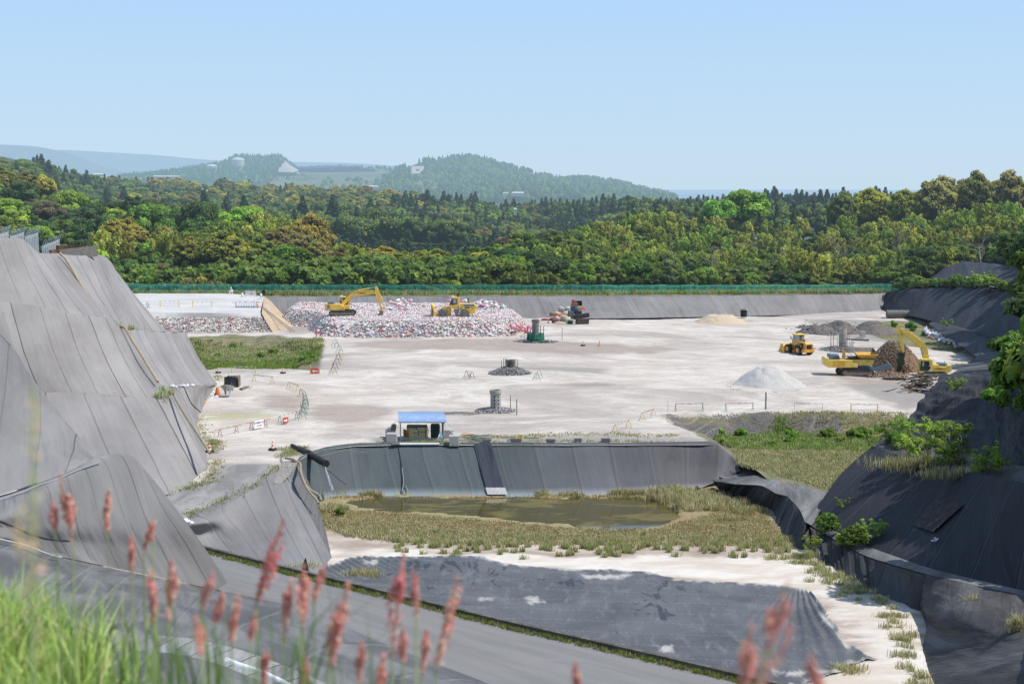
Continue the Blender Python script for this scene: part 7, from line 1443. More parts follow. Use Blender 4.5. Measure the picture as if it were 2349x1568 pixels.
# squatting person in white by the net fence
def person():
    b = GPL(530.5, 674.5); t = thing('person', 'person in white overalls and cap squatting by the net fence', 'person', b); t.scale = (1.1,)*3
    me = bpy.data.meshes.new('body'); V = [(0, .05, .32), (0, .08, .52), (0, .02, .78), (0, -.02, .88), (0, -.05, 1.0), (0, -.06, 1.1), (-.2, 0, .76), (-.34, -.12, .55), (-.18, -.32, .52), (-.12, -.36, .50), (.2, 0, .76), (.34, -.12, .55), (.18, -.32, .52), (.12, -.36, .50), (-.12, .05, .30), (-.27, -.28, .46), (-.22, -.12, .08), (-.23, -.3, .04), (.12, .05, .30), (.27, -.28, .46), (.22, -.12, .08), (.23, -.3, .04)]
    E = [(0, 1), (1, 2), (2, 3), (3, 4), (4, 5), (2, 6), (6, 7), (7, 8), (8, 9), (2, 10), (10, 11), (11, 12), (12, 13), (0, 14), (14, 15), (15, 16), (16, 17), (0, 18), (18, 19), (19, 20), (20, 21)]
    me.from_pydata(V, E, []); o = link('body', me, t); sk = o.modifiers.new('sk', 'SKIN'); rad = [.17, .17, .17, .06, .095, .09, .08, .06, .045, .03, .08, .06, .045, .03, .11, .085, .06, .05, .11, .085, .06, .05]
    for i, r_ in enumerate(rad): me.skin_vertices[0].data[i].radius = (r_, r_)
    me.skin_vertices[0].data[0].use_root = True; o.modifiers.new('sub', 'SUBSURF').levels = 1; o.modifiers['sub'].render_levels = 2; me.materials.append(M_WHITEP)
    m = MB(); m.lathe([(.10, .0), (.115, .04), (.10, .12), (.05, .16), (.0, .17)], 14, (0, -.05, 1.06)); m.box(-.08, .08, -.24, -.1, 1.05, 1.08); m.build('cap', M_WHITEP, t, True)
    m = MB(); v = IV*np.array((.07, .05, .085))+np.array((0, -.115, 1.0)); m.add([tuple(q) for q in v], [tuple(f) for f in IF]); m.build('face', simple('skin', (.35, .2, .14), .6), t, True)
person()
# ------------------------------------------------------------------ outlet pipe, hoses, pumps
A = [PZ(670, 1021, .1), PZ(684, 1030, .0), PZ(698, 1038, -.15), PZ(708, 1041, -.1)]
o1 = np.array(A[0]); t = thing('outlet_pipe', 'big black corrugated outlet pipe hanging over the pond embankment', 'pipe', o1)
E0 = PY(707, 1040, 127.3); E1 = PY(748, 1063, 123.6); pp = [A[0]-o1, A[1]-o1, PY(694, 1035, 129)-o1, E0-o1]
m = MB(); m.path([tuple(p) for p in pp], [.18, .26, .36, .34], 14); m.build('upper_tube', M_BLACK2, t, True)
m = MB(); m.tube(Vector(E0-o1), Vector(E1-o1), .30, n=18, cap=False); o = m.build('lower_tube', M_BLACK2, t, True); m = MB(); dv = Vector(E1-E0).normalized()
for f in (0.02, .62, .98): c = Vector(E0-o1).lerp(Vector(E1-o1), f); m.tube(c-dv*.12, c+dv*.12, .36 if f < .5 else .325, n=18)
m.build('collar', M_BLACK2, t, True)
# water jet
jet = [E1+np.array((-.08, -.1, -.25)), E1+np.array((.12, -.2, -.9)), E1+np.array((.35, -.25, -1.6)), E1+np.array((.6, -.3, -2.3))]
jm, nt, b_ = newmat('falling_water'); b_.inputs['Base Color'].default_value = (.75, .8, .84, 1); b_.inputs['Roughness'].default_value = .4; n = noise(nt, nd(nt, 'ShaderNodeTexCoord').outputs['Object'], 5, 4, .7, (1, 1, .2)); lk(nt, mapr(nt, n, .35, .65, .08, .5), b_.inputs['Alpha'])
m = MB(); m.path([tuple(p) for p in jet], [.06, .08, .11, .13], 8); tag(m.build('water_jet', jm, smooth=True), 'thin stream of water falling from the black outlet pipe', 'water jet')
m = MB(); m.path([tuple(PZ(725, 1054, -.6)+np.array((0, -.3, .3))), tuple(PZ(790, 1033, .2)), tuple(PZ(842, 1018, .9)-np.array((0, 0, .8)))], .03, 5); tag(m.build('guy_rope', M_GREYH), 'taut grey rope holding the black outlet pipe', 'rope')
def hose(name, pts, r_, mat, lab, cat='hose'):
    P = resample(np.array([np.array(p, float) for p in pts]), len(pts)*5); m = MB(); m.path([tuple(p) for p in P], r_, 7); return tag(m.build(name, mat, smooth=True), lab, cat)
hose('hose', [PZ(655, 1050, .25), PZ(676, 1054, .25), PZ(684, 1066, -.2), PY(687, 1082, 118), PY(700, 1112, 115.5), PY(716, 1126, 114.5), PY(733, 1136, 114), PY(737, 1147, 113.6)], .11, M_HOSE, 'upper beige hose looping down the berm to the pump')
hose('hose', [PZ(668, 1052, .25), PZ(688, 1062, -.05), PY(690, 1084, 117), PY(702, 1115, 115), PY(712, 1130, 114.2), PY(726, 1145, 113.6), PY(731, 1154, 113.2)], .11, M_HOSE, 'lower beige hose running down the berm to the pump')
for i, (u, v) in enumerate([(733, 1150), (740, 1148)]):
    b = PZ(u, v, PF); t = thing('pump', ['left green submersible pump at the pond edge', 'right green submersible pump at the pond edge'][i], 'pump', b); m = MB(); m.lathe([(.0, 0), (.16, 0), (.18, .1), (.18, .5), (.12, .6), (.0, .62)], 14); m.build('body', simple('pump_green', (.08, .19, .18), .5), t, True); m = MB(); m.path([(0, 0, .6), (.05, 0, .8), (0, .1, 1.1)], .04, 6); m.build('neck', M_STEEL, t, True)
hose('hose', [PY((a_)/3.418, 487.4+b_/3.418, y)+np.array((.1, -.35, .25)) for a_, b_, y in [(470, 335, 149.5), (520, 385, 149), (600, 520, 147), (700, 690, 144.5), (770, 790, 142.8), (830, 850, 142)]], .13, M_TAN, 'tan hose running down the top terrace')
hose('hose', [PY((a_)/3.418, 487.4+b_/3.418, y)+np.array((.1, -.5, .3)) for a_, b_, y in [(945, 912, 146), (985, 925, 144.5), (1040, 1020, 141.5), (1110, 1130, 138), (1170, 1230, 135.5), (1240, 1345, 133)]], .12, M_TAN, 'tan hose running down the middle terrace')
hose('hose', [PY(344+a_/3.907, 802.8+b_/3.907, y)+np.array((.1, -.5, .3)) for a_, b_, y in [(175, 390, 132), (215, 415, 131), (240, 470, 129.6), (330, 620, 126), (430, 770, 122.8), (540, 945, 119)]], .12, M_HOSE, 'tan hose running down the lowest terrace')
hose('cable', [PY(344+a_/3.907, 802.8+b_/3.907, y)+np.array((0, -.6, .35)) for a_, b_, y in [(270, 345, 137), (320, 360, 138.5), (350, 430, 137.5), (390, 510, 136), (440, 555, 137), (468, 580, 139)]], .05, M_BLACK2, 'black cable looping over the lowest terrace', 'cable')
cu = lambda u, t_, d=.12: emb_point(u, t_, d)
hose('cable', [G(913, 1016)+np.array((0, 0, .1)), cu(913, .02, .1), cu(910, .35, .15), cu(905, .6, .15), cu(899, .82, .15), cu(894, .98, .15)], .035, M_BLACK2, 'black cable hanging from the shelter down the embankment', 'cable')
hose('cable', [cu(909, .45, .2), cu(904, .75, .2), cu(896, .9, .2), cu(900, .99, .2), cu(908, .93, .2), cu(907, .8, .2)], .035, M_GREYH, 'looped grey cable at the foot of the embankment', 'cable')
# near benches: white pipe and black pipe along the terrace edge
hose('drain_pipe', [PY(u, v-3, y-1)+np.array((0, -.1, -.05)) for u, v, y in [(-20, 1150, 68.5), (40, 1132, 71.5), (90, 1112, 74.5), (140, 1095, 77.5), (182, 1077, 80.5), (232, 1058, 84)]], .03, M_ALU, 'white pipe running along the near terrace bench', 'pipe')
hose('drain_pipe', [PY(u, v, y)+np.array((0, 0, .3)) for u, v, y in [(-20, 1205, 57), (30, 1222, 60), (70, 1240, 63), (110, 1250, 66), (160, 1254, 70)]], .05, M_BLACK2, 'black hose lying across the dark foreground sheet', 'hose')
# marks on the big dark slope
P = PY(2147, 1241, 99.3); o = text('29', None, (0, 0, 0), .55, simple('white_chalk', (.6, .6, .62), .9, var=0)); j, i_ = 45, 70
def on_slope(Pg, u, v):
    b = None
    for j in range(Pg.shape[0]-1):
        for i in range(0, Pg.shape[1]-1):
            a_, c_ = img(Pg[j, i]); dd = (a_-u)**2+(c_-v)**2
            if b is None or dd < b[0]: b = (dd, j, i)
    _, j, i = b; p = Pg[j, i]; ex = Pg[j, i+1]-p; ey = Pg[j+1, i]-p; n = np.cross(ex, ey); n /= np.linalg.norm(n); n = n if n[2] > 0 else -n; ex = ex/np.linalg.norm(ex); ux = ex; uy = np.cross(n, ux); return p, ux, uy, n
p, ux, uy, n = on_slope(PD, 2147, 1241); o.matrix_world = Matrix(((ux[0], uy[0], n[0], p[0]+n[0]*.18), (ux[1], uy[1], n[1], p[1]+n[1]*.18), (ux[2], uy[2], n[2], p[2]+n[2]*.18), (0, 0, 0, 1))); o.name = 'number_mark'; tag(o, 'white painted number 29 on the big dark slope', 'painted number')
def rag(rowsuv, nm, mat, lab, cat): o, _ = patch(nm, rowsuv, 24, 12, mat, 'W', amp=.05, fs=(2, 2), seed=71); tag(o, lab, cat)
p, ux, uy, n = on_slope(PD, 2150, 1180); q = lambda a, b: p+ux*a+uy*b+n*.16
rag([[q(-1.9, 1.6), q(1.9, 1.3)], [q(-1.6, -1.6), q(2.0, -1.7)]], 'patch_sheet', simple('brown_black_patch', (.062, .056, .058), .8, var=.3), 'square repair patch on the big dark slope', 'patch')
# black crow like tear in the berm sheet
m = MB(); b = PZ(703, 1305, -3.5); m.add([tuple(b+np.array(q)) for q in [(-.25, -.5, .05), (.25, -.6, .0), (.12, -.4, .6), (.0, -.35, 1.0), (-.2, -.4, .5)]], [(0, 1, 2, 3, 4)]); tag(m.build('torn_flap', M_BLACK2), 'black torn flap at the foot of the berm beside the kerb', 'torn flap')
# ------------------------------------------------------------------ wooded hills: surveyed ground surfaces behind the net fence
def hillmat():
    m, nt, b = newmat('wooded_ground'); n = noise(nt, geo(nt), .05, 6, .7)
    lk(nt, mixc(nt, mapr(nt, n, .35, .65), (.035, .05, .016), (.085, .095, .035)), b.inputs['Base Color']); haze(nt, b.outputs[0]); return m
M_HILL = hillmat()
class Hill:
    def __init__(s, name, rows, nu=60, nv=24, amp=1.0, seed=0):
        s.o, s.P = patch(name, rows, nu, nv, M_HILL, curve='smooth', amp=amp, fs=(.02, .02), seed=seed); struct(s.o); s.nu = nu; s.nv = nv
    def at(s, a, b):     # a across 0..1, b up the hill 0..1
        i = a*(s.nu-1); j = b*(s.nv-1); i0 = min(int(i), s.nu-2); j0 = min(int(j), s.nv-2); fi = i-i0; fj = j-j0; P = s.P
        return (P[j0, i0]*(1-fi)+P[j0, i0+1]*fi)*(1-fj)+(P[j0+1, i0]*(1-fi)+P[j0+1, i0+1]*fi)*fj
U9 = [-160, 0, 130, 260, 380, 500, 620, 740, 860, 980, 1110]
def row(us, vs, ys): return list(zip(us, vs, ys))
VA = [428, 432, 470, 498, 505, 535, 560, 590, 632, 648, 655]; YA = [520, 490, 470, 450, 440, 420, 400, 390, 360, 345, 335]
hillA = Hill('hillside_left', [row(U9, [672]*11, [284]*11), row(U9, [645]*11, [302]*11), row(U9, [(v*.5+645*.5) for v in VA], [y*.55+300*.45 for y in YA]), row(U9, VA, YA), row(U9, [v+30 for v in VA], [y+70 for y in YA])], 80, 40, 1.5, 1)
UB_ = [-250, -60, 60, 120, 200, 300, 420, 540, 660, 780, 870, 960, 1060]
VB = [395, 400, 402, 410, 430, 436, 440, 442, 450, 452, 462, 478, 490]; YB = [950, 900, 900, 1000, 1150, 1250, 1300, 1300, 1250, 1200, 1150, 1100, 1050]
hillB = Hill('hillside_far_left', [row(UB_, [560]*13, [560]*13), row(UB_, [530, 525, 520, 520, 525, 530, 530, 530, 535, 540, 550, 560, 570], [640]*13), row(UB_, [(v*.55+528*.45) for v in VB], [(y*.55+640*.45) for y in YB]), row(UB_, VB, YB), row(UB_, [v+6 for v in VB], [y+200 for y in YB])], 90, 40, 3, 2)
UCc = [760, 830, 900, 980, 1060, 1140, 1220, 1320, 1420, 1520, 1640]
VC = [545, 520, 492, 482, 486, 500, 496, 490, 488, 490, 495]; YC = [800, 850, 900, 930, 950, 950, 950, 950, 950, 950, 950]
hillC = Hill('hillside_valley', [row(UCc, [690]*11, [400]*11), row(UCc, [655]*11, [470]*11), row(UCc, [(v*.5+640*.5) for v in VC], [(y*.5+480*.5) for y in YC]), row(UCc, VC, YC), row(UCc, [v+10 for v in VC], [y+250 for y in YC])], 80, 40, 2, 3)
UDd = [1040, 1120, 1200, 1300, 1380, 1480, 1620, 1780, 1960, 2120, 2260, 2420, 2620, 2900]
VD = [652, 610, 590, 572, 555, 535, 540, 548, 545, 540, 525, 520, 515, 510]; YD = [335, 350, 365, 390, 410, 430, 440, 440, 430, 420, 410, 400, 390, 380]
VD0 = [668, 668, 668, 668, 668, 667, 667, 666, 664, 655, 610, 618, 640, 680]; YD0 = [292, 292, 293, 294, 295, 298, 304, 312, 322, 316, 325, 290, 260, 230]
hillD = Hill('hillside_right', [row(UDd, [v+4 for v in VD0], [y-3 for y in YD0]), row(UDd, [v*.85+w_*.15-4 for v, w_ in zip(VD0, VD)], [y*.82+w_*.18 for y, w_ in zip(YD0, YD)]), row(UDd, [v*.5+w_*.5 for v, w_ in zip(VD0, VD)], [y*.45+w_*.55 for y, w_ in zip(YD0, YD)]), row(UDd, VD, YD), row(UDd, [v+15 for v in VD], [y+60 for y in YD])], 100, 40, 1.2, 4)
UE = [1440, 1560, 1680, 1800, 1920, 2040, 2200, 2400, 2700]
hillE = Hill('hillside_far_right', [row(UE, [545]*9, [520]*9), row(UE, [502, 500, 498, 496, 496, 492, 480, 470, 465], [760]*9), row(UE, [488, 487, 486, 486, 486, 480, 465, 455, 450], [900]*9)], 50, 20, 2, 5)
# colours of the spring wood (base colours)
GREEN = [(.15, .235, .04), (.12, .20, .038), (.19, .27, .05), (.11, .17, .045), (.20, .26, .06)]
FRESH = [(.30, .42, .05), (.27, .38, .055), (.35, .44, .07)]
DARKG = [(.065, .11, .04), (.08, .13, .04), (.085, .13, .05)]
OAKC = [(.21, .21, .065), (.24, .21, .085), (.19, .21, .06), (.24, .20, .10)]
GOLD = [(.34, .29, .08), (.36, .34, .06)]
BAM = [(.33, .33, .08), (.29, .32, .07), (.36, .34, .10), (.25, .31, .07)]
CED = [(.05, .088, .04), (.06, .10, .043), (.052, .095, .05)]
BROWN = [(.20, .17, .10), (.18, .16, .09)]
L_BROAD = 'bushy green broadleaf tree in the wood behind the green net fence'
def scatter(hill, nu, nv, choose, b0=0., b1=1., pw=1., jit=.5, thin=None):
    pts = []
    for j in range(nv):
        for i in range(nu):
            a = (i+.5+random.uniform(-jit, jit)+(.5 if j % 2 else 0))/nu; b = b0+(b1-b0)*((j+.5+random.uniform(-jit, jit))/nv)**pw
            if 0 < a < 1 and 0 <= b < 1:
                p = hill.at(a, b); u, v = img(p); 
                if -90 < u < 2440: choose(p, u, v, a, b)
def nz(p, s=.02, k=0): return float(fbm(np.array([p[0]*s]), np.array([p[1]*s]), k, 3)[0])
ri = random.choice
def chA(p, u, v, a, b):
    n = nz(p, .03, 31); n2 = random.random(); s = random.uniform(.75, 1.15)*(1 if u < 700 else .72); rz = random.uniform(0, 6.28)
    near = p[1] < 315
    if near:
        k = random.choice(['bush', 'broad', 'flat', 'bush']); 
        if u > 850: k = random.choice(['broad', 'flat', 'flat', 'bush'])
        if k == 'bush': plant('bush', p, s*1.5, rz, ri(GREEN+BROWN+BAM), 'low bush crowding behind the green net fence', 'bushes behind the green net fence', parts=False); return
        s *= .62
    if n > .61 and not near: plant('oak', p, s*.95, rz, ri(OAKC+[GOLD[0]]), 'domed flowering oak tree with golden brown crown on the left hillside', 'golden brown oaks on the left hillside'); return
    if n < .38 and n2 < .6: plant('bamboo', p, s*1.05, rz, ri(BAM), 'feathery olive bamboo clump on the left hillside', 'bamboo on the left hillside', parts=False); return
    if v < 470 and u < 300 and n2 < .35: plant('cedar', p, s*.85, rz, ri(CED), 'pointed dark cedar on the left hillside', 'cedars on the left hillside'); return
    c = ri(GREEN*3+FRESH+DARKG*3+BROWN); plant(ri(['broad', 'broad', 'flat']), p, s*(1. if not near else 1), rz, c, 'bushy green broadleaf tree on the left hillside behind the net fence', 'broadleaf trees on the left hillside')
scatter(hillA, 27, 10, chA, 0.02, .80, 1.05)
def chB(p, u, v, a, b):
    n = nz(p, .008, 33); s = random.uniform(.85, 1.3)*1.12; rz = random.uniform(0, 6.28)
    if u > 1000: return
    if n > .47: plant('oak', p, s, rz, ri(OAKC*2+GOLD+[(.09, .12, .03)]), 'distant domed oak with yellowish brown crown on the far left hill', 'domed oaks on the far left hill', parts=False)
    elif n < .36: plant('cedar', p, s*.95, rz, ri(CED), 'distant dark cedar on the far left hill', 'cedars on the far left hill', parts=False)
    else: plant('broad', p, s*1.15, rz, ri(GREEN+DARKG+[(.12, .12, .05)]), 'distant green broadleaf tree on the far left hill', 'broadleaf trees on the far left hill', parts=False)
scatter(hillB, 26, 10, chB, .22, .80, .8)
def chC(p, u, v, a, b):
    n = nz(p, .011, 35); s = random.uniform(.85, 1.15); rz = random.uniform(0, 6.28)
    if v > 660 or (u > 1300 and v > 575): return
    if n > .57: plant(ri(['broad', 'oak', 'flat']), p, s*1.05, rz, ri(GREEN+OAKC+FRESH[:1]+DARKG), 'rounded tree standing among the cedars of the wooded valley', 'rounded trees among the cedars of the valley', parts=False)
    elif n < .33 and u > 1150: plant('bamboo', p, s*1.15, rz, ri(BAM), 'pale olive bamboo clump in the wooded valley', 'bamboo in the wooded valley', parts=False)
    else: plant('cedar', p, s, rz, ri(CED), 'tall dark green cedar in the wooded valley', 'cedars of the wooded valley', parts=False)
scatter(hillC, 34, 12, chC, .20, .80, .95)
def chD(p, u, v, a, b):
    n = nz(p, .03, 37); n2 = random.random(); s = random.uniform(.8, 1.15); rz = random.uniform(0, 6.28)
    up = b > .42
    if up and u > 1340:
        if n2 < .86: plant('bamboo', p, s*.80, rz, ri(BAM), 'feathery yellow green bamboo clump high on the right hillside', 'bamboo on the right hillside', parts=False); return
        plant(ri(['broad', 'flat']), p, s*.8, rz, ri(GREEN), 'green broadleaf tree rising through bamboo on the right hillside', 'broadleaf trees on the right hillside'); return
    if n < .37 and n2 < .8: plant('bamboo', p, s*.85, rz, ri(BAM), 'feathery yellow green bamboo clump high on the right hillside', 'bamboo on the right hillside', parts=False); return
    c = ri(GREEN*3+[FRESH[1]]+DARKG*3+BROWN[:1]); plant(ri(['broad', 'flat', 'flat']), p, s*.82, rz, c, 'layered green broadleaf tree on the right hillside behind the net fence', 'broadleaf trees low on the right hillside')
scatter(hillD, 38, 11, chD, 0.04, .80, 1.0)
def chE(p, u, v, a, b):
    s = random.uniform(.8, 1.15); rz = random.uniform(0, 6.28)
    if b > .5 and 1700 < u < 2030: plant('cedar', p, s*1.0, rz, ri(CED), 'pointed cedar in the dark row on the skyline at right', 'cedar row on the right skyline', parts=False)
    elif u < 1700: plant(ri(['broad', 'oak', 'cedar']), p, s*.75, rz, ri(GREEN+OAKC), 'small distant tree on the skyline right of the middle', 'distant trees on the right skyline', parts=False)
scatter(hillE, 46, 4, chE, .45, 1., 1.)
def leafy_wood(name, surf, n, hh, conif, label, cols, b0=0., b1=1., seed=0, base=(.15, .21, .06)):
    L = Leaves(seed); r = L.r; nv_, nu_ = surf.shape[:2]
    for k in range(n):
        a, b = r.uniform(0, 1), b0+(b1-b0)*r.uniform(0, 1); i = int(a*(nu_-1.01)); j = int(b*(nv_-1.01)); p = surf[j, i]+(surf[min(j+1, nv_-1), i]-surf[j, i])*r.uniform(0, 1)+(surf[j, min(i+1, nu_-1)]-surf[j, i])*r.uniform(0, 1)
        u, v = img(p)
        if not (-60 < u < 2400): continue
        h_ = hh*r.uniform(.75, 1.2); con = r.uniform() < conif; q = 1.0
        if con:
            for t in range(5):
                f = t/5; w_ = h_*.22*(1-f)+.4
                L.clump(p+np.array((r.normal()*.2, r.normal()*.2, h_*(.15+.8*f))), (w_, w_, h_*.14), 9, .9, .42*r.uniform(.8, 1.2), core=.85, corecol=.5)
        else:
            c = np.array(cols[r.integers(len(cols))])
            for t in range(4):
                n0 = len(L.C); w_ = h_*.24; L.clump(p+np.array((r.normal()*h_*.22, r.normal()*h_*.22, h_*r.uniform(.3, .6))), (w_, w_, w_*.8), 14, .95, r.uniform(.7, 1.15), core=.8, corecol=.45)
                for z in range(n0, len(L.C)): L.C[z] = L.C[z]*c
    o = link(name, L.mesh(name, M_LEAF)); o.color = (*base, 1); tag(o, label, 'forest', None, 'stuff')
def big(kind, u, v, Y, w_, top, col, label, var=0):
    p = PY(u, v, Y); wid, hh = dict(oak=[(11.5, 10.8), (10.5, 9.8), (12.5, 11.3)], broad=[(10.5, 9.6), (9.5, 8.6), (11.5, 11.), (10, 7.6)])[kind][var]
    s = (w_*Y/F)/wid; hgt = (v-top)*Y/F+2.2*s; return plant(kind, p, s, random.uniform(0, 6), tuple(1.75*x for x in col), label, None, hgt/(hh*s), var)
big('oak', 706, 650, 372, 125, 500, (.17, .13, .045), 'large golden brown domed oak right of the centre of the left wood', 0)
big('oak', 578, 590, 430, 100, 478, (.13, .095, .055), 'reddish brown domed oak beside the yellow green tree', 1)
big('broad', 640, 590, 425, 66, 497, (.2, .22, .02), 'bright yellow green tree between two brown oaks', 1)
big('broad', 165, 560, 440, 115, 425, (.14, .19, .03), 'tall fresh green tree on the left above the terraces', 2)
big('broad', 345, 600, 380, 120, 455, (.10, .15, .03), 'tall leafy green tree above the end of the left terraces', 2)
big('broad', 240, 600, 380, 110, 480, (.06, .09, .03), 'dark green round tree left of the tall leafy one', 0)
big('broad', 455, 600, 400, 110, 450, (.05, .075, .026), 'dark pine green tree in the middle of the left wood', 2)
big('oak', 822, 680, 316, 112, 570, (.12, .12, .03), 'olive gold oak just behind the net above the excavator', 2)
big('broad', 965, 665, 350, 82, 570, (.19, .23, .04), 'pale yellow green tree in the dip behind the loader', 3)
big('broad', 1700, 530, 445, 140, 424, (.13, .23, .03), 'broad bright green tree standing over the bamboo', 2)
big('broad', 1648, 525, 440, 90, 448, (.12, .20, .03), 'smaller bright green tree left of the broad bright one', 0)
big('oak', 2000, 540, 470, 120, 438, (.17, .17, .03), 'yellow topped oak right of the cedar row', 0)
big('oak', 1930, 540, 462, 80, 446, (.07, .08, .03), 'dark oak at the left edge of the yellow oak', 1)
for i, (u, v, w_, top, c, l) in enumerate([(2080, 530, 90, 440, (.12, .12, .03), 'olive oak filling the gap right of the yellow topped one'), (2150, 530, 120, 412, (.12, .10, .055), 'brown crowned oak on the right skyline'), (2235, 530, 120, 400, (.10, .10, .045), 'tall olive oak second from the right edge of the skyline'), (2310, 530, 130, 400, (.12, .095, .055), 'largest brown oak on the skyline near the right edge'), (2385, 530, 110, 408, (.14, .15, .03), 'yellowish oak cut by the right edge of the view')]):
    big('oak', u, v, 445, w_, top, c, l, i % 3)
big('broad', 860, 600, 620, 85, 460, (.08, .10, .03), 'dark hollow crowned tree above the valley cedars', 0)
# scrub and dead grass strip between the fence and the wood
for i in range(70):
    u = random.uniform(300, 2010); Yf = np.interp(u, [311, 1962], [271, 312])+random.uniform(1.5, 7)
    p = PY(u, random.uniform(664, 672), Yf); plant('bush', p, random.uniform(.45, .95), random.uniform(0, 6), ri(GREEN+[(.14, .2, .04), (.2, .17, .09)]), 'low bush crowding behind the green net fence', 'bushes behind the green net fence', parts=False)
leafy_wood('forest', hillA.P, 420, 5.5, .0, 'leafy undergrowth between the trees of the left hillside', [(1, 1, .8), (.8, .8, .7), (1.3, 1.1, .8)], .02, .75, 7)
leafy_wood('forest', hillD.P, 650, 5.5, .0, 'leafy undergrowth between the trees of the right hillside', [(1, 1, .8), (.8, .8, .7), (1.3, 1.1, .7)], .02, .8, 8)
# bare grey trees on the right hillside
for i, (u, v, Y) in enumerate([(1640, 640, 330), (1770, 625, 335), (1945, 610, 340), (2070, 600, 345), (2325, 590, 300), (1560, 655, 315), (2250, 610, 320)]):
    t = thing('bare_tree', 'leafless grey tree with crooked branches on the right hillside', 'tree', PY(u, v, Y), i, 'bare trees on the right hillside'); t.scale = (1.4,)*3; link('branches', SNAGS[i % 2], t)
# ------------------------------------------------------------------ far hills, plain, sea, mountains
def far_mat(name, c1, c2, s=.01, L=HAZE_L):
    m, nt, b = newmat(name); n = noise(nt, geo(nt), s, 7, .7); n2 = noise(nt, geo(nt), s*6, 4, .7)
    c = mixc(nt, mapr(nt, n, .38, .62), c1, c2); c = mixc(nt, mapr(nt, n2, .3, .7, .5, 0), c, (.3, .35, .3), 'MULTIPLY')
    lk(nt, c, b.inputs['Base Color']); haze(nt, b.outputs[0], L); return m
M_FARH = far_mat('far_hill_wood', (.03, .055, .03), (.07, .095, .035)); M_FIELD = far_mat('far_fields', (.10, .15, .06), (.20, .20, .13), .006)
M_PLAIN = far_mat('far_plain', (.06, .09, .05), (.16, .18, .12), .0015); M_MTN = far_mat('far_mountain', (.05, .09, .06), (.08, .11, .07), .0008, 9500.)
def far(name, rows, mat, nu=80, nv=16, amp=0, seed=0, fs=(.01, .01)):
    o, P = patch(name, rows, nu, nv, mat, curve='smooth', amp=amp, fs=fs, seed=seed); struct(o); return P
hF = far('far_hill_tanks', [[(250, 432, 3300), (400, 432, 3300), (560, 432, 3300), (700, 430, 3300), (760, 430, 3300)], [(280, 412, 4000), (380, 408, 4000), (500, 408, 4000), (640, 408, 3900), (700, 412, 3900)],
   [(270, 408, 4400), (370, 400, 4500), (430, 390, 4500), (480, 383, 4600), (520, 372, 4600), (545, 360, 4700), (590, 361, 4700), (640, 360, 4700), (662, 376, 4600), (690, 395, 4500)]], M_FARH, 120, 30, 6, 31)
hG = far('far_hill_long', [[(860, 478, 2500), (1000, 478, 2500), (1150, 478, 2500), (1300, 475, 2500), (1520, 470, 2500)], [(880, 425, 3300), (960, 425, 3400), (1090, 425, 3400), (1250, 432, 3300), (1550, 460, 3200)],
   [(880, 402, 3800), (930, 385, 3900), (975, 370, 4000), (1030, 366, 4100), (1070, 360, 4200), (1110, 366, 4200), (1170, 384, 4100), (1240, 403, 4000), (1290, 414, 4000), (1340, 412, 4000), (1400, 418, 4000), (1460, 432, 3900), (1545, 452, 3900)]], M_FARH, 160, 34, 7, 32)
hM = far('far_hill_middle', [[(600, 440, 3000), (760, 440, 3000), (930, 440, 3000), (1000, 440, 3000)], [(630, 408, 3700), (760, 404, 3800), (900, 404, 3700), (1000, 400, 3700)], [(640, 392, 4500), (760, 384, 4700), (860, 386, 4700), (960, 388, 4300)]], M_FIELD, 80, 20, 2, 33)
far('far_mountain', [[(-400, 400, 15000), (0, 400, 15000), (200, 400, 15000), (300, 400, 15000)], [(-400, 338, 17000), (-60, 331, 17000), (40, 333, 17000), (90, 337, 17000), (140, 347, 17000), (190, 362, 17000), (230, 378, 17000), (270, 392, 17000)]], M_MTN, 80, 10, 30, 34, (.002, .002))
far('far_mountain_faint', [[(0, 420, 24000), (400, 420, 24000), (700, 420, 24000), (900, 420, 24000)], [(40, 350, 26000), (140, 344, 26000), (260, 350, 26000), (360, 356, 26000), (500, 368, 26000), (800, 374, 26000), (960, 385, 26000), (1100, 410, 26000)]], far_mat('far_range', (.06, .10, .08), (.07, .11, .09), .0005, 11500.), 80, 8, 40, 35, (.001, .001))
far('far_green_hill', [[(-200, 420, 1500), (0, 410, 1500), (140, 405, 1500)], [(-200, 350, 2000), (-60, 352, 2000), (10, 360, 2000), (45, 369, 2000), (100, 392, 1900)]], M_FARH, 60, 14, 5, 36)
me = bpy.data.meshes.new('plain'); zz = -95
me.from_pydata([(-9000, 600, zz), (2500, 600, zz), (1500, 9000, zz), (2200, 26000, zz), (-14000, 30000, zz)], [], [(0, 1, 2, 3, 4)]); me.materials.append(M_PLAIN); struct(link('plain', me))
def sea_mat():
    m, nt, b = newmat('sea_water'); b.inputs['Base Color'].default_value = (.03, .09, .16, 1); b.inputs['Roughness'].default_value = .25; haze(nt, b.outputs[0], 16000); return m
me = bpy.data.meshes.new('sea'); me.from_pydata([(-60000, 3000, zz-6), (60000, 3000, zz-6), (110000, 100000, zz-6), (-110000, 100000, zz-6)], [], [(0, 1, 2, 3)]); me.materials.append(sea_mat()); struct(link('sea', me))
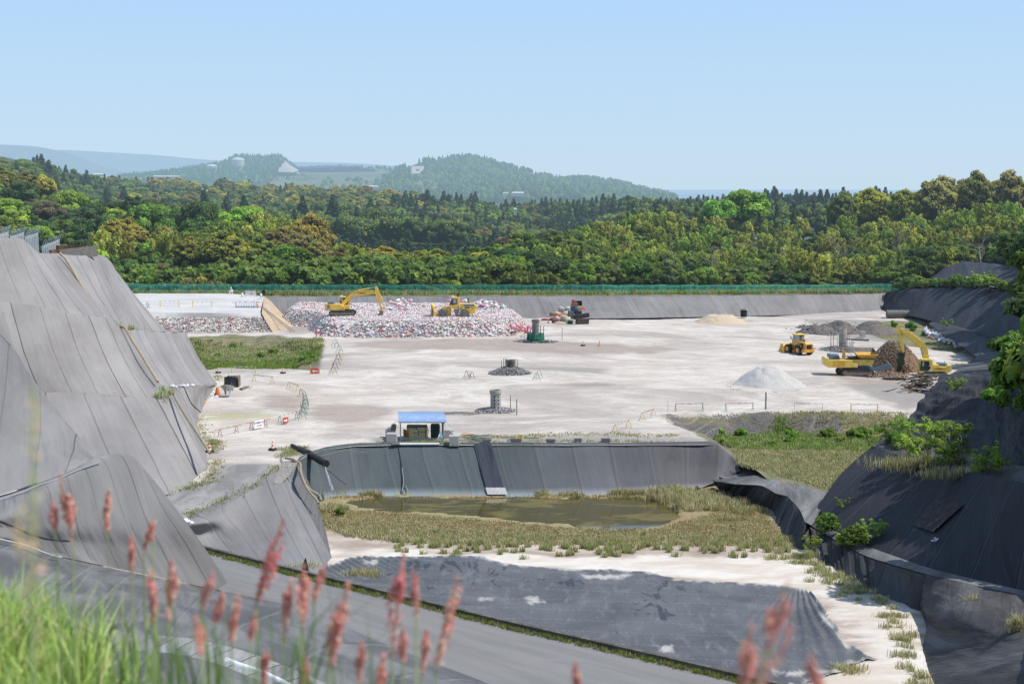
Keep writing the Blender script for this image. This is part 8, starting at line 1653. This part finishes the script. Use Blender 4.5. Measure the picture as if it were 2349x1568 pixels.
# far-off woods that read as one mass: low domes and spikes
def far_wood(name, surf, n, hh, conif, label, cols, mask=None, b0=0., b1=1., seed=0):
    r = np.random.default_rng(seed); V = []; Fx = []; C = []; nv_, nu_ = surf.shape[:2]; m = 0
    for k in range(n):
        a, b = r.uniform(0, 1), b0+(b1-b0)*r.uniform(0, 1); i = int(a*(nu_-1.01)); j = int(b*(nv_-1.01)); p = surf[j, i]+(surf[min(j+1, nv_-1), i]-surf[j, i])*r.uniform(0, 1)+(surf[j, min(i+1, nu_-1)]-surf[j, i])*r.uniform(0, 1)
        u, v = img(p)
        if mask and not mask(u, v): continue
        h_ = hh*r.uniform(.7, 1.3); con = r.uniform() < conif(u, v) if callable(conif) else r.uniform() < conif
        s_ = 6; ang = np.arange(s_)*2*math.pi/s_+r.uniform(0, 1)
        prof = [(h_*.22, 0), (h_*.16, h_*.5), (0.01, h_*1.1)] if con else [(h_*.35, .1*h_), (h_*.45, h_*.42), (h_*.28, h_*.78), (.01, h_*.88)]
        for rr_, z in prof: V += [(p[0]+rr_*math.cos(t)*r.uniform(.85, 1.15), p[1]+rr_*math.sin(t), p[2]+z-1) for t in ang]
        np_ = len(prof)
        for q in range(np_-1):
            for t in range(s_): Fx.append((m+q*s_+t, m+q*s_+(t+1) % s_, m+(q+1)*s_+(t+1) % s_, m+(q+1)*s_+t))
        c = (np.array((.5, .75, .7)) if con else np.array(cols[r.integers(len(cols))]))*r.uniform(.7, 1.25); C += [c]*(np_*s_); m += np_*s_
    me = mesh_np(name, V, Fx, M_LEAF, False, None, None, np.array(C)); o = link(name, me); o.color = (.07, .135, .04, 1); tag(o, label, 'forest', None, 'stuff'); return o
fc = [(1, 1, 1), (1.5, 1.35, .9), (1.9, 1.5, 1.0), (1.2, 1.5, .9), (.8, .9, .9)]
far_wood('far_forest', hF, 2600, 13, lambda u, v: .85, 'hazy conifer wood covering the far hill with the domed tanks', fc, None, .25, 1., 1)
far_wood('far_forest', hG, 4200, 14, lambda u, v: .45, 'hazy mixed wood covering the long far hill in the middle', fc, lambda u, v: not (930 < u < 975 and 376 < v < 398) and (u > 905 or v > 408), .15, 1., 2)
far_wood('far_forest', hM, 500, 11, lambda u, v: .2, 'thin line of trees along the far ridge above the solar field', fc, lambda u, v: v < 391 or (v > 412 and u > 740), .0, 1., 3)
leafy_wood('forest', hillB.P, 1700, 12, .1, 'distant wood filling the slope between the oaks on the far left hill', [(1.2, 1.0, .9), (1.5, 1.1, .9), (1, 1., .8), (1.4, 1.1, 1.)], .05, .8, 4)
leafy_wood('forest', hillC.P, 1300, 11, .45, 'dark cedar wood filling the valley behind the net fence', [(.9, .9, .8), (1.3, 1.1, .8)], .1, .8, 5)
leafy_wood('forest', hillE.P, 800, 11, .35, 'dark wood on the slope below the skyline cedars at right', [(.9, 1, .8), (1.3, 1.2, .9)], .0, 1., 6)
# solar field, tanks, cut slope, sheds
def far_simple(name, c, L=HAZE_L, rough=.7):
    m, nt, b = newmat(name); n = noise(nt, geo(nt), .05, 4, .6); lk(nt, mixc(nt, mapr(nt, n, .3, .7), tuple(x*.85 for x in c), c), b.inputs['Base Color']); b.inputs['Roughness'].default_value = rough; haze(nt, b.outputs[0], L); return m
M_FW = far_simple('far_white_paint', (.55, .56, .55)); M_FC = far_simple('far_concrete', (.40, .39, .36)); M_FS = far_simple('far_solar_glass', (.008, .014, .04), rough=.9); M_FSL = far_simple('far_steel_light', (.12, .15, .2))
def surfpt(P, u, v):
    best_ = None
    for q in P.reshape(-1, 3):
        a, b = img(q); d = (a-u)**2+(b-v)**2
        if best_ is None or d < best_[0]: best_ = (d, q)
    return best_[1]
SOL = [(642, 392, 4420), (690, 389, 4480), (755, 386, 4560), (822, 389, 4480), (868, 399, 4200), (830, 403, 4100), (752, 405, 4080), (715, 399, 4150), (690, 398, 4200)]
def solar(pts, name, label, lift=9):
    pc = [PY(*p)+np.array((0, 0, lift)) for p in pts]; c = sum(pc)/len(pc); t = thing(name, label, 'solar farm', c-np.array((0, 0, 12)))
    me = bpy.data.meshes.new('panels'); me.from_pydata([tuple(p-c+np.array((0, 0, 12))) for p in pc], [], [tuple(range(len(pc)))]); me.materials.append(M_FS); link('panels', me, t)
    return t, pc, c
t, pc, c = solar(SOL, 'solar_field', 'wide dark blue solar field on the far ridge left of the long hill')
mb = MB()
for k in range(34):
    u = 668+k*4.9; v = 396.5-k*.20; a = PY(u, v, 4330)+np.array((0, 0, 11.5)); b_ = PY(u+5, v-4.5+k*.03, 4400)+np.array((0, 0, 11.5)); d = c-np.array((0, 0, 12))
    mb.add([a-d, a-d+np.array((3.2, 0, 0)), b_-d+np.array((3.2, 0, .3)), b_-d], [(0, 1, 2, 3)])
mb.build('panel_rows', M_FSL, t)
solar([(885, 399, 4050), (940, 396, 4100), (945, 402, 4000), (905, 404, 3950)], 'solar_field', 'small dark solar patch right of the wide solar field')
def dome(u, v, Y, wpx, label, base=True):
    p = PY(u, v, Y); r = wpx*Y/F/2; t = thing('storage_tank', label, 'tank', p)
    mb = MB(); mb.lathe([(r*math.cos(a), r*.42*math.sin(a)) for a in np.linspace(0, math.pi/2*.99, 7)], 24, (0, 0, r*.5 if base else 0)); mb.build('dome', M_FW, t, True)
    mb = MB(); mb.lathe([(r*.97, -r*.5), (r*.97, r*.52 if base else .1)], 24); mb.build('drum', M_FC, t, True)
dome(546, 375, 4350, 30, 'domed white tank higher on the far wooded hill'); dome(485, 382, 4300, 25, 'low white dome left of the higher tank on the far hill', False)
def far_quad(name, cat, label, pts, mat, Yoff=0):
    me = bpy.data.meshes.new(name); me.from_pydata([tuple(PY(u, v, Y)) for u, v, Y in pts], [], [tuple(range(len(pts)))]); me.materials.append(mat); return tag(link(name, me), label, cat)
far_quad('cut_slope', 'retaining wall', 'stepped pale concrete cut slope at the left end of the solar field', [(638, 394, 3850), (640, 384, 3900), (646, 381, 3910), (646, 376, 3950), (652, 375, 3960), (653, 368, 4000), (668, 380, 3950), (686, 391, 3900), (672, 396, 3800)], M_FC)
far_quad('cut_slope', 'retaining wall', 'pale rectangular concrete cut face low on the long far hill', [(944, 398, 3380), (944, 381, 3420), (973, 381, 3420), (972, 388, 3400), (962, 398, 3380)], M_FC)
def shed(u, v, Y, wpx, hpx, label, mat=None, cat='building'):
    p = PY(u, v, Y); w_ = wpx*Y/F; h_ = hpx*Y/F; t = thing('far_shed', label, cat, p)
    mb = MB(); mb.box(-w_/2, w_/2, -w_*.2, w_*.2, -2, h_*.6); mb.build('wall', M_FC, t); mb = MB(); mb.prism([(-w_*.23, h_*.6), (0, h_), (w_*.23, h_*.6)], -w_*.52, w_*.52, axis='x'); mb.build('roof', mat or M_FW, t)
for a in [(383, 408, 2900, 56, 5, 'long low white shed on the plain left of the far hill'), (228, 404, 3000, 26, 6, 'white building in the fields at far left'), (958, 390, 3300, 8, 4, 'tiny white hut below the pale cut face'), (684, 400, 3850, 8, 4, 'tiny white hut at the left corner of the solar field'),
          (902, 402, 3800, 8, 4, 'white hut at the right corner of the solar field'), (1188, 447, 2700, 26, 7, 'low blue grey factory at the foot of the long hill'), (1160, 446, 2700, 12, 5, 'small white factory shed beside the blue grey one'), (858, 431, 2500, 18, 5, 'small white greenhouse below the solar field'), (1182, 486, 800, 7, 9, 'small white house half hidden among the valley cedars')]: shed(*a)

# tall wood on the bank to the right, whose shade falls over the right-hand slopes
ys = [55, 80, 105, 130, 165, 210, 260, 310]
rb = [[(.36*y+3.0, y, z) for y, z in zip(ys, (1, 2.5, 4.2, 6, 5, 5.5, 6, 6.5))], [(.36*y+7, y, z) for y, z in zip(ys, (4, 6, 8, 9, 9, 9.5, 10, 10))], [(.36*y+26, y, z) for y, z in zip(ys, (9, 11, 12, 13, 13, 13, 13, 13))], [(.36*y+60, y, 15) for y in ys]]
hR = Hill.__new__(Hill); hR.o, hR.P = patch('right_bank', rb, 60, 24, M_HILL, 'W', 'smooth', amp=.4, fs=(.1, .1), seed=41); struct(hR.o); hR.nu, hR.nv = 60, 24
for i in range(84):
    a = random.uniform(.16, .99); b = random.uniform(.25, .55)+max(0, .34-a)*.5; p = hR.at(a, b)
    plant(ri(['broad', 'flat', 'broad']), p, random.uniform(1., 1.4), random.uniform(0, 6), ri(GREEN+DARKG), 'tall green tree shading the black slopes on the right bank', 'trees shading the right bank')
# ------------------------------------------------------------------ low vegetation
def inpoly(poly, n, zf, d0=-9, grade=None):
    P = np.asarray(poly)[:, :2]; r = RNG; out = []; lo, hi = P.min(0), P.max(0)
    x = r.uniform(lo[0], hi[0], n*3); y = r.uniform(lo[1], hi[1], n*3); d = sdpoly(x, y, P); k = d > 0; x, y, d = x[k][:n], y[k][:n], d[k][:n]
    return np.stack([x, y, zf(x, y)], -1)
gzf = ground_z
GRN = [(.19, .31, .06), (.23, .35, .08), (.16, .26, .06), (.28, .36, .11)]; TAN = [(.56, .49, .33), (.60, .53, .38), (.48, .42, .27), (.42, .38, .22)]; RED = [(.42, .24, .15), (.38, .28, .15), (.33, .21, .12)]; OLV = [(.32, .33, .14), (.36, .35, .18)]
g_ = lambda pts: gpoly(pts, -1.7); g2 = lambda pts: gpoly(pts, -2.2); pt_ = lambda pts: gpoly(pts, PF)
blades('marsh_grass', inpoly(gpoly([(430, 776), (520, 770), (740, 780), (735, 796), (600, 802), (440, 802)]), 2600, gzf), .2, .6, .05, 7, 'tan and green grass on the upper bank of the left grassy dip', TAN+TAN+GRN, .3, .3, 21)
blades('marsh_grass', inpoly(g_([(420, 806), (560, 812), (738, 808), (732, 850), (560, 852), (430, 852)]), 4200, gzf), .12, .4, .05, 8, 'green grass filling the bottom of the left grassy dip', GRN*3+OLV+RED[:1], .3, .35, 22)
blades('marsh_grass', inpoly(g2([(1645, 1000), (1740, 996), (1790, 984), (1850, 998), (2070, 1000), (2190, 1010), (2100, 1036), (1700, 1032), (1650, 1016)]), 3000, gzf), .2, .45, .045, 8, 'green weeds and grass over the right grassy dip', GRN*3+TAN, .3, .35, 23)
blades('marsh_grass', inpoly(g2([(1680, 1030), (2060, 1022), (1990, 1080), (1905, 1128), (1812, 1100), (1748, 1086), (1700, 1090)]), 4200, gzf), .06, .3, .04, 7, 'tan dry grass below the green weeds of the right grassy dip', TAN*3+OLV+GRN[:1], .3, .35, 24)
blades('marsh_grass', inpoly(gpoly([(1770, 945), (2080, 947), (2085, 966), (1780, 960)]), 900, gzf), .08, .28, .04, 6, 'dry grass along the far edge of the right grassy dip', TAN+OLV, .3, .35, 25)
blades('pond_grass', inpoly(pt_([(735, 1165), (800, 1172), (1000, 1186), (1150, 1198), (1300, 1213), (1500, 1216), (1575, 1196), (1660, 1172), (1740, 1165), (1800, 1230), (1500, 1240), (1000, 1230), (740, 1212)]), 6500, pitz), .05, .16, .03, 7, 'short red and green marsh grass on the near shore of the pond', OLV+RED*2+TAN*3, .25, .5, 26)
blades('pond_grass', inpoly(pt_([(735, 1140), (820, 1140), (1500, 1136), (1640, 1120), (1770, 1165), (1700, 1195), (1600, 1160), (1500, 1143), (830, 1146)]), 2600, pitz), .06, .22, .03, 7, 'red brown marsh grass between pond and embankment', RED*2+OLV+TAN, .25, .4, 27)
blades('reeds', inpoly(pt_([(730, 1195), (900, 1215), (1200, 1228), (1500, 1236), (1800, 1232), (1830, 1255), (1500, 1252), (1100, 1250), (900, 1245), (800, 1232)]), 3200, pitz), .12, .38, .03, 8, 'tan dry grass band along the inner side of the sand', TAN*3+OLV, .2, .3, 28)
tf = []
for k in range(170): u = random.uniform(900, 1840); v = random.gauss(1256, 11); p = PZ(u, v, PF+.05); tf += [p+np.array((random.gauss(0, .14), random.gauss(0, .1), 0)) for _ in range(12)]
blades('grass_tufts', tf, .2, .55, .02, 6, 'separate green grass tufts standing in the brown soil', [(.38, .40, .18), (.34, .36, .16), (.48, .45, .26)], .07, .25, 29)
tf = []
for k in range(80):
    f = random.random(); u = np.interp(f, [0, .4, .6, .8, 1], [1790, 1940, 2030, 2085, 2100])+random.gauss(0, 16); v = np.interp(f, [0, .4, .6, .8, 1], [1262, 1345, 1400, 1470, 1570])+random.gauss(0, 12); p = PZ(u, v, PF+.1); tf += [p+np.array((random.gauss(0, .22), random.gauss(0, .18), 0)) for _ in range(14)]
blades('grass_tufts', tf, .2, .55, .02, 6, 'tan green tufts along the foot of the right channel wall', [(.44, .43, .24), (.38, .38, .2), (.54, .48, .32)], .1, .35, 30)
tf = []
for k in range(60): u = random.gauss(1585, 45); v = 1130+abs(random.gauss(0, 1))*22+(u-1585)*.22; p = PZ(u, v, PF); tf += [p+np.array((random.gauss(0, .4), random.gauss(0, .3), 0)) for _ in range(14)]
blades('reeds', tf, .3, .9, .03, 7, 'tall mixed reeds at the right end of the pond', TAN*2+[(.2, .25, .09)], .15, .35, 31)
tf = []
for (u0, v0, du, dv, n) in [(775, 1135, 22, 3, 8), (850, 1136, 18, 2, 6), (775, 1168, 14, 5, 9), (1280, 1137, 60, 2, 6), (1440, 1134, 60, 2, 14), (735, 1180, 8, 8, 5), (800, 1322, 60, 6, 12), (700, 1308, 20, 3, 5), (1945, 1545, 14, 8, 8), (1655, 1148, 25, 10, 9), (1700, 1178, 30, 8, 8)]:
    for k in range(n): p = PZ(u0+random.gauss(0, du*.6), v0+random.gauss(0, dv*.6), PF); tf += [p+np.array((random.gauss(0, .3), random.gauss(0, .2), 0)) for _ in range(10)]
blades('reeds', tf, .25, .7, .025, 7, 'dry reed clumps at the foot of the embankment and beside the kerb', TAN+[(.36, .32, .17)]+OLV, .15, .35, 32)
tf = []
for a_ in range(1500): f = random.random(); i = f*(len(kk)-1.01); i0 = int(i); p = kk[i0]*(1-(i-i0))+kk[i0+1]*(i-i0); tf.append(p+np.array((random.uniform(-.35, -.02)*.5, random.uniform(-.5, -.05), 0)))
blades('kerb_grass', tf, .08, .32, .016, 7, 'green weeds growing along the road side of the kerb', [(.20, .28, .05), (.26, .28, .08), (.3, .27, .12)], .10, .35, 33)
tf = []
for path_, n in [([(375, 1128), (430, 1118), (470, 1108), (490, 1090), (492, 1070), (488, 1050)], 240), ([(640, 1068), (600, 1105), (540, 1135), (470, 1165), (430, 1185)], 150), ([(478, 1025), (492, 1010), (500, 1030)], 150), ([(640, 1030), (690, 1024), (640, 1048)], 160), ([(452, 955), (458, 985), (470, 1010)], 110), ([(870, 1016), (1030, 1016)], 260), ([(1050, 1004), (1250, 1000), (1560, 998)], 420), ([(1060, 1014), (1580, 1014)], 300), ([(500, 862), (498, 876)], 60), ([(2000, 745), (2150, 752), (2200, 800), (2100, 790)], 500)]:
    P = np.array([G(u, v) for u, v in path_])
    for k in range(n): f = random.random()*(len(P)-1.01); i = int(f); q = P[i]*(1-f+i)+P[i+1]*(f-i); q = q+np.array((random.gauss(0, .35), random.gauss(0, .5), 0)); q[2] = gz(q[0], q[1]); tf.append(q)
blades('verge_grass', tf, .06, .24, .03, 5, 'weedy tan and green grass along slope feet and the embankment crest', GRN[:2]+TAN+TAN+OLV, .2, .35, 34)
# bushes and shrubs
def bushes(lst, kind, cols, lab, grp=None, f=None):
    for i, (u, v, w_) in enumerate(lst):
        p = GP(u, v) if f is None else f(u, v); s = w_*p[1]/F/(3.4 if kind == 'bush' else 5.2); plant(kind, p, s, i*1.7, cols[i % len(cols)], lab if isinstance(lab, str) else lab[i], grp, None, i % (3 if kind == 'bush' else 2))
BG = [(.19, .32, .06), (.23, .36, .07), (.16, .27, .055)]
bushes([(625, 815, 34), (648, 822, 26), (600, 822, 22), (690, 815, 16), (560, 826, 26), (700, 830, 26), (500, 818, 22), (470, 805, 20), (535, 800, 20), (722, 822, 20), (670, 800, 18)], 'bush', BG, 'leafy green bush in the left grassy dip', 'bushes in the left grassy dip')
bushes([(1765+random.uniform(-120, 260), 1008+random.uniform(-16, 14), random.uniform(22, 40)) for _ in range(20)]+[(1775, 962, 40), (1800, 970, 34), (1760, 952, 26)], 'bush', BG, 'low leafy bush in the right grassy dip', 'bushes in the right grassy dip')
bushes([(1580, 1118, 22), (1600, 1125, 28), (780, 1182, 26), (733, 1196, 16)], 'bush', [(.14, .22, .04)], ['green bush among the reeds left of its twin', 'green bush among the reeds at the pond end', 'round green bush in the near left corner of the pond shore', 'small green bush at the foot of the berm'], None, lambda u, v: PZ(u, v, PF))
bushes([(2010, 755, 40), (2050, 750, 36), (2090, 758, 30), (2120, 770, 26), (2040, 768, 26)], 'bush', [(.14, .27, .03)], 'bright green weed bush on the bank behind the grapple excavator', 'weed bushes on the green bank')
sf = lambda Y: (lambda u, v: PY(u, v, Y))
SH = [(.22, .34, .06), (.27, .38, .07), (.18, .28, .055)]
for u, v, Y, w_, l in [(2130, 1060, 112, 150, 'spreading light green shrub at the left of the upper right bench'), (2200, 1068, 108, 150, 'twiggy green shrub in the middle of the upper right bench'), (2265, 1082, 103, 120, 'sparse brownish shrub at the right of the upper right bench'), (2080, 1030, 119, 110, 'small pale shrub at the corner of the upper right bench'), (2040, 1016, 122, 90, 'thin shrub hanging over the black slope corner'), (2192, 895, 130, 46, 'tiny lone shrub on the bumpy black mound'), (1942, 1170, 111, 56, 'small shrub on the left edge of the big dark slope'),
       (2000, 1235, 103, 70, 'thin tall shrub leaning over the channel wall'), (2255, 655, 258, 60, 'pale leaved shrub on the bench below the upper right wall'), (2172, 748, 246, 34, 'dark shrub at the foot of the far right wall'), (1860, 1260, 104, 50, 'thin sapling beside the reeds at the channel wall')]:
    p = PY(u, v, Y); plant('sparse', p, w_*Y/F/5.4, random.uniform(0, 6), random.choice(SH), l, None, None, random.randrange(2))
for u, v, Y, w_, l in [(1900, 1225, 107, 62, 'round leafy bush at the foot of the big dark slope'), (1962, 1256, 103, 66, 'dark green leafy bush right of the round one'), (1925, 1248, 104, 50, 'low bush between the two leafy bushes on the channel ledge'), (2300, 905, 122, 130, 'big leafy bush at the right edge above the bumpy mound'), (2345, 900, 120, 150, 'yellow green leafy bush cut by the right edge'), (2325, 850, 126, 110, 'upper part of the leafy growth near the right edge'), (2290, 935, 116, 90, 'dark lower bush below the big leafy one'), (2370, 960, 110, 100, 'dark bush in the corner of the right edge')]:
    p = PY(u, v, Y); s = w_*Y/F/3.4; plant('bush', p, s, random.uniform(0, 6), [(.19, .30, .06), (.27, .36, .06), (.13, .21, .05)][hash(l) % 1 if 0 else len(l) % 3], l, None, 1.15, len(l) % 3)
for u in range(2060, 2349, 9):
    Y = np.interp(u, [2031, 2159, 2349], [316, 288, 242]); v = np.interp(u, [2031, 2159, 2282, 2349], [668, 657, 660, 674]); plant('bush', PY(u+random.uniform(-4, 4), v, Y), random.uniform(.5, 1.3), u, random.choice(GREEN), 'dark bush along the top of the far right wall', 'bushes along the far right wall', None, None, False)
for i, (u, v, y) in enumerate([(261, 748, 144.5), (298, 756, 147), (376, 905, 130), (385, 898, 132.5), (372, 912, 129.5), (205, 585, 160), (307, 672, 170)]):
    tfp = [PY(u, v, y)+np.array((random.gauss(0, .5), random.gauss(-.2, .4), 0)) for _ in range(15)]; blades('slope_tuft', tfp, .2, .8, .02, 6, 'grass tuft on the left terrace', GRN+TAN[:2], .1, .4, 50+i)
tfp = [PY(2125+random.gauss(0, 60), 1068+random.gauss(0, 5), 110)+np.array((0, 0, .0)) for _ in range(260)]+[PY(2230+random.gauss(0, 60), 1091+random.gauss(0, 4), 104) for _ in range(200)]; blades('bench_grass', tfp, .3, .8, .025, 7, 'dry grass under the shrubs of the upper right bench', TAN+OLV, .3, .35, 61)
tfp = [PY(2232+random.gauss(0, 6), 1395+random.gauss(0, 4), 84.5)+np.array((0, 0, .1)) for _ in range(25)]+[PY(2335+random.gauss(0, 10), 1450+random.gauss(0, 6), 77)+np.array((0, 0, .2)) for _ in range(40)]; blades('slope_tuft', tfp, .3, .9, .02, 8, 'tan grass tufts on the grey slope at lower right', TAN, .1, .5, 62)
# ------------------------------------------------------------------ foreground knoll: grass and red sorrel
def kn_z(x, y): return 22.50-.28*np.maximum(0, x+1.3)-.5*np.maximum(0, y-4.5)-.10*(x+2)+.06*(fbm(x*1.3, y*1.3, 70, 3)-.5)-.9*np.maximum(0, x+.55)
kx, ky = np.meshgrid(np.linspace(-7, 2.2, 90), np.linspace(-1, 9, 90)); xk, yk = kx.ravel(), ky.ravel(); idx = np.arange(8100).reshape(90, 90)
struct(link('ground_knoll', mesh_np('ground_knoll', np.stack([xk, yk, kn_z(xk, yk)], -1), np.stack([idx[:-1, :-1], idx[:-1, 1:], idx[1:, 1:], idx[1:, :-1]], -1).reshape(-1, 4), simple('knoll_soil', (.10, .13, .04), 1.), True)))
n = 9000; x = RNG.uniform(-3.2, .1, n); y = RNG.uniform(1.3, 6.2, n); keep = (x < -.40*y+.36+RNG.normal(size=n)*.10)&(x > -.42*y-.25); x, y = x[keep], y[keep]
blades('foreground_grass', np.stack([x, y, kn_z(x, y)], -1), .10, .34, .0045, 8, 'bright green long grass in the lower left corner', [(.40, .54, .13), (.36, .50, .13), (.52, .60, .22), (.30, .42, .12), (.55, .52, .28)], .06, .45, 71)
def sorrel(i, ut, vt, ub, vb, d, dark, lab, grp):
    T = PY(ut, vt, d); B = PY(ub, vb, d); base = np.array((B[0]+(B[0]-T[0])*.6, d+random.uniform(-.1, .1), 0)); base[2] = min(float(kn_z(base[0], base[1])), B[2]-.25); t = thing('sorrel_plant', lab, 'sorrel', base, 0, grp); T = T-base; B = B-base; r = np.random.default_rng(100+i)
    m = MB(); m.path([(0, 0, 0), tuple(B*.5+r.normal(size=3)*.01), tuple(B), tuple(B*.4+T*.6), tuple(T)], [.0028, .0025, .0022, .0016, .001], 6); m.build('stem', M_STEMG, t, True)
    L = np.linalg.norm(T-B); nb = 7 if i != 23 else 1; V = []; C = []; w0 = L*.11
    for b_ in range(nb+1):
        f0 = 0 if b_ == 0 else r.uniform(0, .7); o = B+(T-B)*f0; ln = L*(1-f0)*(1 if b_ == 0 else r.uniform(.35, .7)); a = r.uniform(0, 6.28); out = np.array((math.cos(a), math.sin(a), 0))*(0 if b_ == 0 else ln*.22); e = o+(T-B)/L*ln+out
        k = int(95*ln/L+16); f = r.uniform(0, 1, k); P = o+(e-o)*f[:, None]+out*.35*np.sin(f*3.14)[:, None]+r.normal(size=(k, 3))*w0*.22*(1-.6*f)[:, None]
        P = P-P*0; D = r.normal(size=(k, 3)); D /= np.linalg.norm(D, axis=1, keepdims=True); E = np.cross(D, r.normal(size=(k, 3))); E /= np.linalg.norm(E, axis=1, keepdims=True); s = r.uniform(.0030, .0052, k)[:, None]*(1.15 if d > 2.5 else .9)
        V.append(np.stack([P-D*s, P-E*s*.8, P+D*s, P+E*s*.8], 1).reshape(-1, 3)); c = np.array(([(.82, .36, .37), (.84, .48, .42), (.84, .60, .46), (.62, .16, .19)] if i != 23 else [(.7, .6, .3), (.75, .5, .3), (.6, .55, .25), (.8, .5, .4)]))[r.choice(4, k, p=[.35, .3, .2, .15] if not dark else [.35, .1, .05, .5])]*r.uniform(.8, 1.2, k)[:, None]; C.append(np.repeat(c, 4, 0))
    V = np.concatenate(V); Fq = np.arange(len(V)).reshape(-1, 4); link('flower_head', mesh_np('flower_head', V, Fq, M_GRASS, False, None, None, np.concatenate(C)), t)
    for q in range(2): f = .35+.3*q; p = Vector(B*f); a = r.uniform(0, 6.28); dx = Vector((math.cos(a), math.sin(a), .9))*.055; w_ = Vector((-math.sin(a), math.cos(a), 0))*.008; m = MB(); m.add([p, p+dx*.5+w_, p+dx, p+dx*.5-w_], [(0, 1, 2, 3)]); m.build('leaf', M_STEMG, t)
M_STEMG = simple('sorrel_stem', (.36, .44, .18), .6, var=.2, dirt=(.4, .2, .1))
SR = [(137, 1085, 168, 1245, 3.4, 0), (118, 1150, 128, 1218, 3.4, 0), (251, 1122, 245, 1220, 3.6, 0), (355, 1195, 328, 1262, 3.8, 0), (299, 1225, 303, 1312, 3.2, 0), (346, 1308, 350, 1425, 2.9, 0), (392, 1285, 386, 1425, 3.0, 0), (488, 1315, 462, 1400, 2.5, 0), (448, 1410, 462, 1505, 2.3, 0), (652, 1190, 588, 1375, 3.1, 1), (547, 1365, 530, 1470, 2.7, 0), (586, 1400, 574, 1465, 2.5, 0), (668, 1325, 650, 1470, 3.0, 0), (697, 1295, 694, 1425, 3.0, 0), (800, 1335, 758, 1525, 2.6, 0), (928, 1268, 898, 1500, 3.0, 1), (948, 1308, 955, 1410, 2.6, 0), (1050, 1318, 1000, 1530, 3.1, 0), (925, 1438, 925, 1515, 2.7, 0), (1320, 1518, 1328, 1590, 2.4, 0), (1806, 1335, 1738, 1580, 1.75, 0), (1858, 1500, 1880, 1620, 1.7, 0), (830, 1470, 826, 1560, 2.6, 0), (78, 880, 74, 1480, 1.5, 0), (510, 1360, 492, 1430, 2.9, 0), (980, 1440, 968, 1540, 2.9, 0), (610, 1490, 606, 1570, 2.6, 0), (700, 1500, 696, 1590, 2.7, 0), (742, 1300, 720, 1380, 2.9, 0), (880, 1500, 872, 1590, 2.8, 0), (345, 1195, 350, 1240, 3.6, 0), (1725, 1430, 1700, 1600, 1.9, 0)]
UL = {0: 'leftmost sorrel with a forked pink head above the long grass', 9: 'darkest red sorrel head rising in front of the berm', 15: 'tall dark pink sorrel in front of the black pond sheet', 17: 'tall sorrel at the right end of the foreground row', 20: 'large blurred red sorrel standing alone at the right', 19: 'short blurred sorrel tips at the bottom edge right of the row', 14: 'wide orange pink sorrel left of the tall dark pink one', 23: 'thin blurred straw coloured stalk rising at the far left'}
for i, a in enumerate(SR): sorrel(i, *a, UL.get(i, 'blurred red sorrel spike in the foreground row'), None if i in UL else 'red sorrel spikes in the foreground')
tfp = []
for i in range(26):
    u = random.uniform(150, 900); d = random.uniform(2.4, 3.6); p = PY(u, 1568+random.uniform(-10, 60), d); tfp.append(p-np.array((0, 0, .05)))
blades('foreground_grass', tfp, .10, .30, .003, 4, 'thin dark grass stalks between the sorrel', [(.12, .2, .05), (.2, .26, .08)], .05, .5, 72)
